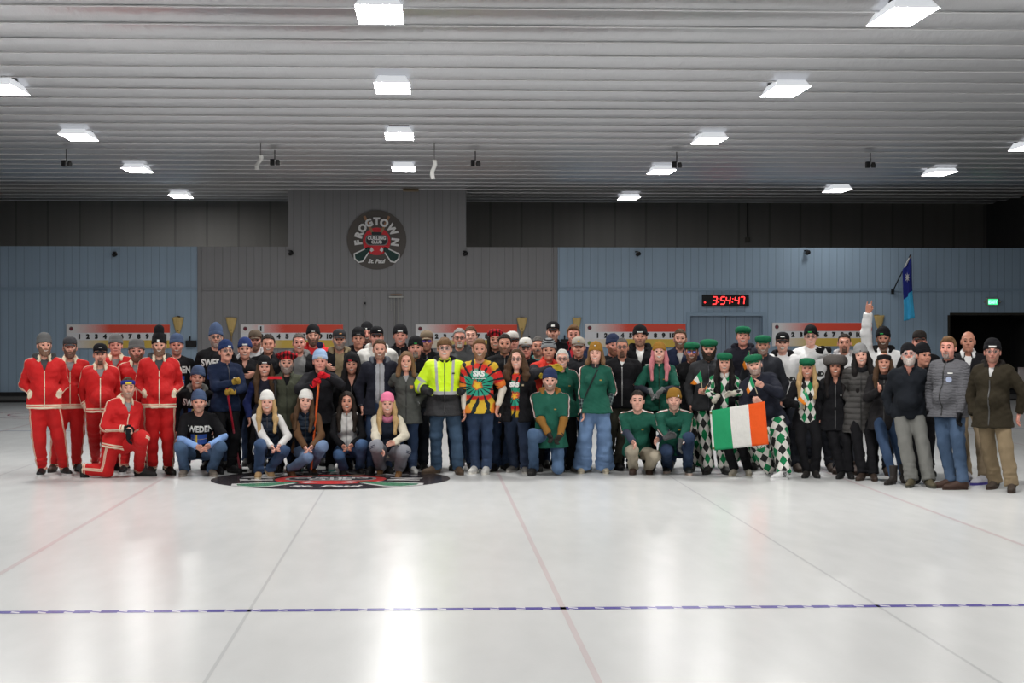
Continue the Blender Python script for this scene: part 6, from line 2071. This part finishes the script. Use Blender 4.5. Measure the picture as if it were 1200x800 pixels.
person('person squatting in rust beanie and green sweater with grey gloves crossed', 790, 480, 24.3, H=1.78, lean=24, hat=('beanie', KN((.25, .13, .022)), dict(logo=lg(.05, .055, .016, .02))), hair=('short', 'brown'), beard=('stubble', 'brown'), expr='closed', skin='c', tops=[T('sweater', GM, .018, hem=.06, col=('stand', cloth(GREEN)), dec=emb)], pants=J_(DJEAN),
    legs=dict(L=dict(foot=(782, 554), knee=(781, 528, .30), toe=-6), R=dict(foot=(806, 556), knee=(807, 513, .34), toe=8)), shoes=('runner', (.04, .045, .045), (.5, .4, .34)),
    aL=A((788, 512, .46), 'drape', DG, el=(-.9, .2, -.5), d=(.8, -.3, .3)), aR=A((795, 528, .44), 'drape', DG, el=(.9, .2, -.3), d=(-.2, -.3, -1)), b=1.06)

def shoe_stripes(o, style):
    for k in range(3):
        for sx in (-1, 1):
            m = MB(); m.box((sx * .0415, -.045 + k * .022, .058), (.006, .010, .062), Rx(rad(-28)))
            m.obj('shoe_stripe', [plain('print_black', (.01, .01, .01))], o)
# --- the Irish team
FC = cloth((.014, .125, .060), 'cloth', .9)
fcap = lambda **k: ('flatcap', FC, k)
ARG = (argyle_mat('pv'), dict(i=.016, ar=.082, kr=.072))
dk = lambda c=(.020, .021, .025), **k: T('jacket', cloth(c), .024, **dict(dict(hem=.11, col=('stand', cloth(c)), zip=zipm((.05, .05, .05))), **k))
bshoe = ('runner', (.012, .012, .012), (.02, .02, .02))
person('bearded person in green flat cap and blue-tinted glasses at the left of the Irish team', 810.6, 423.5, 25.2, hat=fcap(), glasses=((.02, .02, .03), (.35, .35, .75), .6), beard=('full', 'brown'), skin='e', tops=[dk(BLK)], pants=ARG, shoes=bshoe, legs=dict(L=dict(foot=(811, 553)), R=dict(foot=(825, 553))))
S49 = person('dark-bearded person in green flat cap, dark jacket and diamond trousers holding a small tricolour', 830.6, 420.5, 24.7, hat=fcap(), beard=('big', 'dark'), hair=('short', 'dark'), expr='closed', fw=1.08, b=1.14, belly=.05, tops=[dk((.032, .033, .036), dec=[('chest_badge', 'poly', [(.085 + .024 * math.cos(k * PI / 5), .37 + .024 * math.sin(k * PI / 5)) for k in range(10)], plain('print_lilac', (.45, .45, .55)))])], pants=ARG, shoes=bshoe,
    aL=A('down'), aR=A((821, 458, .30), 'grip', el=(.9, .3, -.2), d=(-.8, -.4, .3)), legs=dict(L=dict(foot=(830, 555.5)), R=dict(foot=(849, 555.5))))
WG = cloth((.42, .39, .33), 'knit')
S50 = person('smiling person in green cap and diamond-pattern jacket with black fur-trimmed vest, holding the large flag', 849, 435.5, 24.25, 'f', hat=fcap(), hair=('longhat', 'black'), tops=[T('jacket', argyle_mat('pv'), .014, hem=.08, col=('stand', cloth((.6, .58, .54)))), T('vest', cloth(BLK, 'fur'), .034, None, hem=.08, op=(.055, .045, .53, -.5))], pants=BKP,
    aL=A((838, 470, .38), 'grip', WG, el=(-.9, .3, -.4), d=(-.3, -.5, -.6)), aR=A((853, 462, .36), 'relax', WG, el=(1, .2, -.4), d=(-.9, -.3, -.15)), shoes=('runner', (.46, .42, .34), (.4, .36, .28)), legs=dict(L=dict(foot=(860, 557.5)), R=dict(foot=(877, 557.5))), b=1.02)
S51 = person('tall clean-shaven person in green flat cap and black jacket in the back row', 870.6, 405, 25.6, hat=fcap(), hair=('short', 'brown'), skin='e', hp=-8, tops=[T('jacket', cloth((.016, .016, .024)), .024, hood=cloth((.016, .016, .024)), hem=.1)], pants=ARG, shoes=bshoe, aL=A('down'), aR=A((878, 434, .30), 'grip', el=(.9, .3, -.8), d=(-.1, -.5, .8)))
person('grey-bearded person in green flat cap and dark zip jacket, behind the leaning one', 894, 415.5, 25.1, hat=fcap(), beard=('short', 'grey'), hair=('short', 'dgrey'), skin='b', tops=[dk((.024, .026, .032))], pants=ARG, shoes=bshoe, b=1.1)
S53 = person('person leaning sideways in tilted green flat cap, navy coat and diamond trousers, pointing a finger', 884, 439, 24.0, H=1.80, roll=-17, lean=10, hr=-10, hat=fcap(), beard=('short', 'grey'), hair=('short', 'grey'), skin='c', fw=1.08, b=1.12, belly=.06, tops=[T('coat', cloth((.016, .018, .028)), .028, hem=.16, col=('stand', cloth((.016, .018, .028))), dec=[('sleeve_badge', 'poly', [(-.075 + .022 * math.cos(k * PI / 5), .30 + .022 * math.sin(k * PI / 5)) for k in range(10)], plain('print_lilac', (.45, .45, .55)))])], pants=(argyle_mat('pv'), dict(i=.03, ar=.085, kr=.085)),
    aL=A((886, 469, .28), 'grip', el=(-.7, .3, -.8), d=(-.5, -.5, .2)), aR=A((888, 449, .34), 'point', el=(.9, .3, -.6), d=(-.75, -.3, .45)), shoes=('runner', (.70, .70, .70), (.7, .7, .7), shoe_stripes), legs=dict(L=dict(foot=(899, 558.5), toe=-55), R=dict(foot=(918, 562), toe=-42)))
JW = (.68, .68, .68)
jersey = lambda txt=None, sh=True: T('jersey', cloth(JW), .026, cuffr=.06, hem=.14, flare=.02, dec=([('lettering', 'text', (txt, .02, .24, .075, .006), plain('print_black', (.01, .01, .01)))] if txt else []) + ([('shamrock_print', 'poly', [(-.03 + .030 * (1 + .35 * math.cos(3 * t)) * math.cos(t), .36 + .030 * (1 + .35 * math.cos(3 * t)) * math.sin(t)) for t in [k * PI / 9 for k in range(18)]], plain('print_green', (.02, .30, .06)))] if sh else []))
person('person in black cap and white jersey with shamrock over a black hood', 917, 412.5, 25.3, hat=('cap', cloth(BLK), dict(logo=lg(0, .08, .05, .014))), skin='c', expr='laugh', fw=1.04, tops=[T('hooded_sweater', cloth(BLK), .012, hood=cloth(BLK)), jersey('IRELAND')], pants=BKJ, shoes=('boot', (.06, .04, .03)), legs=dict(L=dict(foot=(920, 553)), R=dict(foot=(934, 553))), b=1.06)
MIT = cloth((.010, .010, .011), 'knit')
person('tall person in black beanie and glasses with white jersey, gloved hand on a shoulder', 950, 405, 25.5, hat=bean(BLK, 'beanie', logo=lg(-.01, .06, .05, .016, plain('print_green', (.02, .30, .06)))), glasses=DRK, skin='c', fw=.97, tops=[T('hooded_sweater', cloth(LGR), .012, col=('crew', cloth(LGR))), jersey('IRELAND', False)], pants=BKJ, shoes=('boot', (.06, .04, .03)),
    legs=dict(L=dict(foot=(948, 552)), R=dict(foot=(974, 553))), b=1.1)
S56 = person('blonde long-haired person in green flat cap, diamond top and black coat holding a small tricolour', 946, 442, 24.0, 'f', hat=fcap(), hair=('longhat', 'blond'), skin='b', tops=[T('top', argyle_mat('tc'), .018, hem=.09), T('coat', cloth(BLK), .026, hem=.20, op=(.09, .12, .53, -.5), col=('flap', cloth(BLK)))], pants=BKP,
    aL=A((940, 471, .24), 'grip', WG, el=(-.9, .4, -.3), d=(.1, -.5, .5)), aR=A('down'), shoes=('tallboot', (.024, .021, .019)), legs=dict(L=dict(foot=(945, 560)), R=dict(foot=(956, 560))))
person('bareheaded person with heavy moustache, white jersey and grey hood', 989.5, 412.5, 25.4, hair=('buzz', 'dark'), beard=('goatee', 'dark'), expr='closed', skin='b', fw=1.04, tops=[T('hooded_sweater', cloth(LGR), .012, hood=cloth(LGR)), jersey(None, False)], pants=BKJ, shoes=('boot', (.07, .04, .03)), legs=dict(L=dict(foot=(982, 555)), R=dict(foot=(1001, 556))),
    aL=A((964, 411, .12), 'drape', MIT, el=(-.7, .5, -.6), d=(-.8, -.5, -.1)), aR=A('down'))
person('person in big grey fur hat and long black coat', 979, 440, 23.9, 'f', hat=('fur', cloth((.11, .10, .095), 'fur'), {}), hair=('longhat', 'black'), skin='d', tops=[bj(.03, hem=.22, op=(.03, 0, .53, .46), dec=[('pin', 'rect', (.075, .09, .30, .315), W_)])], pants=BKP, shoes=('boot', (.012, .012, .012)), legs=dict(L=dict(foot=(986, 561)), R=dict(foot=(996, 561))), b=1.1)
person('person with long black hair, pale grey beanie and long quilted charcoal coat', 1009, 427, 23.7, 'f', hat=bean((.24, .24, .24), 'beanie', logo=lg(0, .058, .014, .01, plain('print_black', (.01, .01, .01)))), hair=('xlonghat', 'black'), skin='c', hr=-8,
    tops=[T('coat', cloth((.060, .057, .055), 'puffer'), .036, hem=.34, col=('scarf', cloth(BLK)), zip=zipm((.03, .03, .03)))], pants=BKP, shoes=('boot', (.05, .033, .025)), legs=dict(L=dict(foot=(1010, 563)), R=dict(foot=(1024, 563.5))), b=1.04, aL=A('pocket'), aR=A('pocket'))
person('dark-bearded person in black beanie and white jersey raising one arm high', 1035, 407.5, 24.7, hat=bean(BLK, 'beanie', logo=lg(-.02, .06, .04, .014, plain('print_green', (.02, .30, .06)))), beard=('full', 'dark'), hair=('short', 'dark'), skin='d', tops=[T('hooded_sweater', cloth(BLK), .012, hood=cloth(BLK)), jersey(None, False)], pants=BKJ,
    aL=A((1018, 352, .05), 'horns', el=(-.9, .1, .1), d=(.12, -.1, 1), t=(.8, -.5, 0)), aR=A('down'), shoes=('boot', (.05, .03, .02)), legs=dict(L=dict(foot=(1022, 557)), R=dict(foot=(1040, 557))), b=1.06)
person('smiling person in black headband with hair bun and tall dark boots, giving a thumbs up', 1036, 435.5, 23.35, 'f', hat=('earband', KN(BLK), {}), hair=('longhat', 'brown', 'bun'), skin='b', tops=[T('coat', cloth((.014, .013, .014)), .028, hem=.24, col=('scarf', cloth(BLK, 'fur')), zip=zipm((.04, .04, .04)))], pants=J_((.022, .042, .085), ar=.05),
    aL=A((1032, 454, .30), 'thumb', el=(-.7, .4, -.8), d=(.25, -.7, .5), t=(0, -.1, 1)), aR=A((1040, 501, .10), 'relax'), shoes=('tallboot', (.030, .025, .022)), legs=dict(L=dict(foot=(1046, 568), toe=-30), R=dict(foot=(1059, 566))))
person('white-bearded laughing person with glasses, black quarter-zip and grey trousers', 1065, 428.5, 22.7, hat=('slouch', KN(BLK), {}), glasses=((.30, .30, .30), (.9, .9, .9), .95), beard=('full', 'white'), hair=('short', 'white'), skin='e', expr='laugh', hp=-14, hr=-6, b=1.16, belly=.09, tops=[T('fleece', cloth((.010, .012, .016)), .022, hem=.10, op=(.03, 0, .53, .46), col=('stand', cloth((.010, .012, .016))))], pants=PT((.145, .145, .135), ar=.085, kr=.075),
    aL=A('down', show=False), aR=A('behind'), shoes=('runner', (.10, .085, .05), (.05, .05, .04)), legs=dict(L=dict(foot=(1068, 571)), R=dict(foot=(1089, 571.5))))
person('person in black cap with shadowed face behind the laughing white-bearded one', 1077.5, 411.5, 24.0, hat=('cap', KN((.022, .018, .016)), {}), hair=('short', 'dark'), skin='e', expr='closed', tops=[bj(.024)], pants=BKP)
person('person whose face is hidden, dark beanie showing between the laughing and the cap-wearing ones', 1082, 428, 23.3, hat=('slouch', KN(BLK), {}), hair=('short', 'dark'), skin='b', expr='closed', tops=[bj(.024)], pants=BKP, shoes=('boot', BLK), legs=dict(L=dict(foot=(1074, 567)), R=dict(foot=(1086, 567))), hy=30)
person('bareheaded spiky-haired person in grey quilted jacket with round badge and black glove', 1111, 419.5, 22.4, hair=('quiff', 'lbrown'), beard=('goatee', 'grey'), expr='closed', skin='e', fw=1.06, hy=-16, yaw=-26, b=1.14, belly=.06,
    tops=[T('jacket', cloth((.105, .105, .115), 'quilt'), .028, hem=.12, col=('stand', cloth(BLK)), zip=zipm((.03, .03, .03)), dec=[('chest_badge', 'poly', [(.075 + .036 * math.cos(k * PI / 6), .34 + .036 * math.sin(k * PI / 6)) for k in range(12)], plain('print_pale', (.35, .40, .55))), ('chest_print', 'rect', (.06, .12, .41, .425), W_)])], pants=J_((.042, .070, .120), kr=.07),
    aL=A('down', show=False), aR=A((1123, 496, .27), 'relax', cloth((.008, .008, .009)), el=(1, .4, 0)), shoes=('boot', (.06, .03, .02)), legs=dict(L=dict(foot=(1110, 572), toe=-40), R=dict(foot=(1123, 574), toe=-42)))
person('bald person in dark jacket with white shirt collar and khaki trousers', 1134.5, 411.5, 23.6, hair=None, expr='closed', skin='d', tops=[T('shirt', cloth((.6, .6, .6)), .008, col=('flap', cloth((.6, .6, .6)))), bj(.024, op=(.055, .01, .53, .36), zip=None)], pants=PT((.26, .20, .13)), b=1.05,
    shoes=('runner', (.55, .55, .60), (.05, .04, .22)), legs=dict(L=dict(foot=(1133, 564), toe=10), R=dict(foot=(1152, 568), toe=-35)))
person('bespectacled person in black beanie, olive-brown coat and khaki trousers at the far right end', 1163, 424.5, 21.9, hat=bean(BLK, 'beanie', logo=lg(.0, .06, .075, .020)), glasses=SIL, beard=('short', 'brown'), hair=('short', 'brown'), expr='closed', skin='e', fw=1.06, b=1.12, belly=.04, yaw=-14,
    tops=[tee((.5, .5, .5)), T('coat', cloth((.026, .021, .013)), .032, hem=.20, op=(.035, 0, .53, .40), col=('stand', cloth((.012, .011, .010))), hood=cloth((.014, .012, .011)), zip=zipm((.08, .07, .05)))], pants=PT((.205, .155, .095), kr=.075, ar=.085),
    aL=A('down', show=False), aR=A((1193, 491, .02), 'relax', el=(1, .3, 0)), shoes=('boot', (.05, .035, .025)), legs=dict(L=dict(foot=(1163, 573)), R=dict(foot=(1183, 577))))

# --- the four squatting in front
def squat(label, u, cv, Y, **k):
    return person(label, u, cv, Y, 'f', H=1.67, **k)
squat('blonde long-haired person squatting in white beanie, navy vest and white sleeves', 313, 482, 24.15, lean=20, hat=bean((.66, .65, .62)), hair=('longhat', 'blond'), skin='c', tops=[T('sweater', cloth((.62, .61, .60)), .012), T('vest', cloth((.014, .020, .034), 'puffer'), .034, None, hem=.05, col=('stand', cloth((.014, .020, .034))), zip=zipm((.05, .05, .05)))], pants=J_((.040, .072, .145)),
    legs=dict(L=dict(foot=(303, 561), knee=(305, 521, .36), toe=-6), R=dict(knee=(333, 528, .20), ankle=(316, 549, -.06), FR=Rz(rad(35)) @ Rx(rad(35)))), aL=A((322, 529, .30), 'clasp', el=(-.9, .2, -.3)), aR=A((325, 526, .27), 'clasp', el=(.9, .2, -.5)), shoes=('clog', (.42, .27, .13), (.5, .42, .30)))
squat('dark-haired person squatting in white beanie, navy vest and brown sleeves', 358, 480.5, 24.3, lean=20, hat=bean((.66, .65, .62)), hair=('longhat', 'brown'), skin='c', hr=6, tops=[T('sweater', cloth((.11, .058, .030)), .012), T('vest', cloth((.012, .020, .034), 'puffer'), .032, None, hem=.05, col=('stand', cloth((.012, .020, .034))), zip=zipm((.04, .05, .06)))], pants=J_((.155, .225, .36)),
    legs=dict(L=dict(knee=(360, 536, .28), ankle=(341, 549, -.02), FR=Rz(rad(30)) @ Rx(rad(30))), R=dict(foot=(366, 555), knee=(378, 523, .34), toe=10)), aL=A((360, 529, .30), 'clasp', el=(-.9, .2, -.3)), aR=A((363, 527, .28), 'clasp', el=(.9, .2, -.4)), shoes=('boot', (.13, .055, .022)))
squat('bareheaded dark long-haired person squatting in white vest and black sleeves', 406.5, 481, 24.5, lean=18, hair=('long', 'dark'), skin='b', tops=[T('sweater', cloth(BLK), .012), T('vest', cloth((.60, .59, .57)), .026, None, hem=.02, col=('stand', cloth((.6, .59, .57))), zip=zipm((.4, .4, .4)))], pants=J_((.055, .105, .21)),
    legs=dict(L=dict(knee=(397, 533, .30), ankle=(403, 548, -.02), FR=Rz(rad(-10)) @ Rx(rad(30))), R=dict(foot=(422, 555), knee=(424, 521, .32), toe=8)), aL=A((405, 526, .30), 'clasp', el=(-.9, .2, -.3)), aR=A((409, 525, .28), 'clasp', el=(.9, .2, -.3)), shoes=('boot', (.045, .042, .040)))
PINK = (.74, .19, .32)
squat('blonde person squatting in pink beanie, cream sleeves and grey sweatpants', 454, 484, 24.2, lean=20, hat=bean(PINK), hair=('longhat', 'blond'), skin='c', tops=[T('sweater', cloth((.62, .57, .46), 'knit'), .020), T('vest', cloth((.014, .018, .030)), .034, None, hem=.0, col=('scarf', cloth((.42, .14, .22))))], pants=(side_stripe_mat((.22, .225, .255), (.02, .025, .05)), dict(i=.02, ar=.075, kr=.07)),
    legs=dict(L=dict(foot=(446, 556), knee=(441, 523, .32), toe=-6), R=dict(knee=(473, 529, .28), ankle=(468, 548, .0), FR=Rz(rad(-12)) @ Rx(rad(25)))), aL=A((449, 531, .34), 'relax', el=(-.9, .2, -.3), d=(.5, -.5, -.3)), aR=A((456, 520, .32), 'relax', el=(1, .2, -.3), d=(-.8, -.4, -.1)), shoes=('boot', (.24, .12, .045)))
# ------------------------------------------------------------------ held things
def curling_broom(label, top, bot, col, colb, head='down', headcol=(.02, .02, .02)):
    t, b_ = np.asarray(top), np.asarray(bot)
    r = bpy.data.objects.new('curling_broom', None); COL.objects.link(r); r.location = tuple(b_)
    tag(r, label, 'broom')
    d = t - b_
    m = MB(); m.tube([d * .05, d * .52], .0145, 10); m.obj('lower_handle', [plain('stick_%.2f_%.2f' % colb[:2], colb, .35)], r)
    m = MB(); m.tube([d * .52, d * 1.0], .0145, 10); m.obj('upper_handle', [plain('stick_%.2f_%.2f' % col[:2], col, .35)], r)
    e = V3(0, 0, 0) if head == 'down' else d
    R = Rz(.2)
    m = MB(); m.box(e + V3(0, 0, .018 if head == 'down' else .0), (.20, .065, .036), R, 0, .9, .015); m.obj('pad', [cloth(headcol)], r)
    m = MB(); m.lathe([(.030, .0), (.026, .03), (.018, .07)], 12, 0, 1, 1, e + V3(0, 0, .03 if head == 'down' else -.075), None if head == 'down' else None); m.obj('joint', [plain('black_plastic', (.010, .010, .011), .6)], r)
    return r
curling_broom('red and white curling broom held by the person with gold gloves', at(265.8, 455, 24.50), atz(281.5, 553.0, .0) + V3(0, 0, 0), (.34, .015, .03), (.34, .06, .08))
curling_broom('orange curling broom under the red gloves of the person in the bobble hat', at(374.2, 439, 24.25), atz(364, 557, 0), (.62, .10, .02), (.62, .10, .02))
curling_broom('upturned black curling broom with a red pad in front of the olive jacket', at(322, 442.5, 24.66), atz(327, 556.5, 0), (.012, .012, .012), (.012, .012, .012), 'up', (.55, .02, .03))

OR_ = cloth((.66, .20, .02)); GR_ = cloth((.02, .26, .11)); WF_ = cloth((.60, .59, .56))
def hand_flag(label, A_, B_, C_, D_, Y, grip):
    a, b, c, d = [at(q[0], q[1], Y) for q in (A_, B_, C_, D_)]
    r = bpy.data.objects.new('hand_flag', None); COL.objects.link(r); r.location = tuple(b)
    tag(r, label, 'flag', 'small tricolour flags')
    g = at(grip[0], grip[1], Y)
    m = MB(); ax = nrm(a - g); m.tube([g - ax * .05 - b, a + ax * .01 - b], .0045, 6); m.obj('stick', [plain('flag_stick', (.5, .42, .28), .6)], r)
    cloth_flag('cloth', [a, d, c, b], [(.34, 0), (.67, 1), (1.0, 2)], [GR_, WF_, OR_], .012, int(A_[0]), r, 15, 8, 'u')
z8 = lambda X, Y_: (790 + X / 8, 375 + Y_ / 8)
hand_flag('small tricolour flag held in front of the dark-bearded person in the green cap', z8(246, 478), z8(268, 583), z8(192, 606), z8(150, 598), 24.35, z8(262, 640))
hand_flag('small tricolour flag left of the large flag holder, below the round badge', z8(370, 528), z8(414, 640), z8(360, 697), z8(284, 640), 24.30, z8(400, 720))
hand_flag('small tricolour flag above the tilted green cap', z8(704, 293), z8(716, 400), z8(664, 468), z8(638, 415), 25.1, z8(722, 440))
hand_flag('small tricolour flag in front of the leaning person with the pointing finger', z8(722, 522), z8(756, 618), z8(692, 694), z8(676, 655), 23.55, z8(770, 660))
z9 = lambda X, Y_: (880 + X / 8, 375 + Y_ / 8)
hand_flag('small tricolour flag held by the blonde person in the diamond top', z9(508, 638), z9(552, 745), z9(500, 797), z9(436, 745), 23.72, z9(500, 800))

a, b, c, d = at(831.5, 481, 23.72), at(896, 470.0, 23.50), at(901, 520.5, 23.36), at(835, 528, 23.66)
r = bpy.data.objects.new('tricolour_flag', None); COL.objects.link(r); r.location = tuple(d)
tag(r, 'large green, white and orange flag held stretched between two people', 'flag')
cloth_flag('cloth', [a, b, c, d], [(.035, 1), (.375, 0), (.70, 1), (1.0, 2)], [GR_, WF_, cloth((.66, .085, .015))], .018, 5, r, 30, 16, 'u')
m = MB()
for t in (.06, .94):
    q = a * (1 - t) + d * t + (b - a) * .018 - np.array(r.location) + V3(0, -.02, 0)
    m.lathe([(.012, -.006), (.016, 0), (.012, .006)], 10, 0, 1, 1, q, Rx(PI / 2))
m.obj('grommet', [plain('brass', (.25, .19, .08), .3, 1.0)], r)

# ------------------------------------------------------------------ camera and picture
cd = bpy.data.cameras.new('camera'); cam = bpy.data.objects.new('camera', cd); COL.objects.link(cam)
cam.matrix_world = M4(np.stack([rt, upv, -fw], 1), CAM)
cd.sensor_width = 36.0; cd.lens = F / 1200.0 * 36.0; cd.clip_end = 200.0; cd.clip_start = .1
SC.camera = cam
w = bpy.data.worlds.new('hall_air'); SC.world = w; w.use_nodes = True
w.node_tree.nodes['Background'].inputs[0].default_value = (.02, .02, .022, 1); w.node_tree.nodes['Background'].inputs[1].default_value = .2
vs_ = SC.view_settings
vs_.view_transform = 'Standard'; vs_.look = 'None'; vs_.gamma = 1.0; vs_.use_curve_mapping = False
vs_.exposure = EXPO
SC.cycles.use_denoising = True
SC.cycles.max_bounces = 8; SC.cycles.diffuse_bounces = 4
SC.cycles.caustics_reflective = False
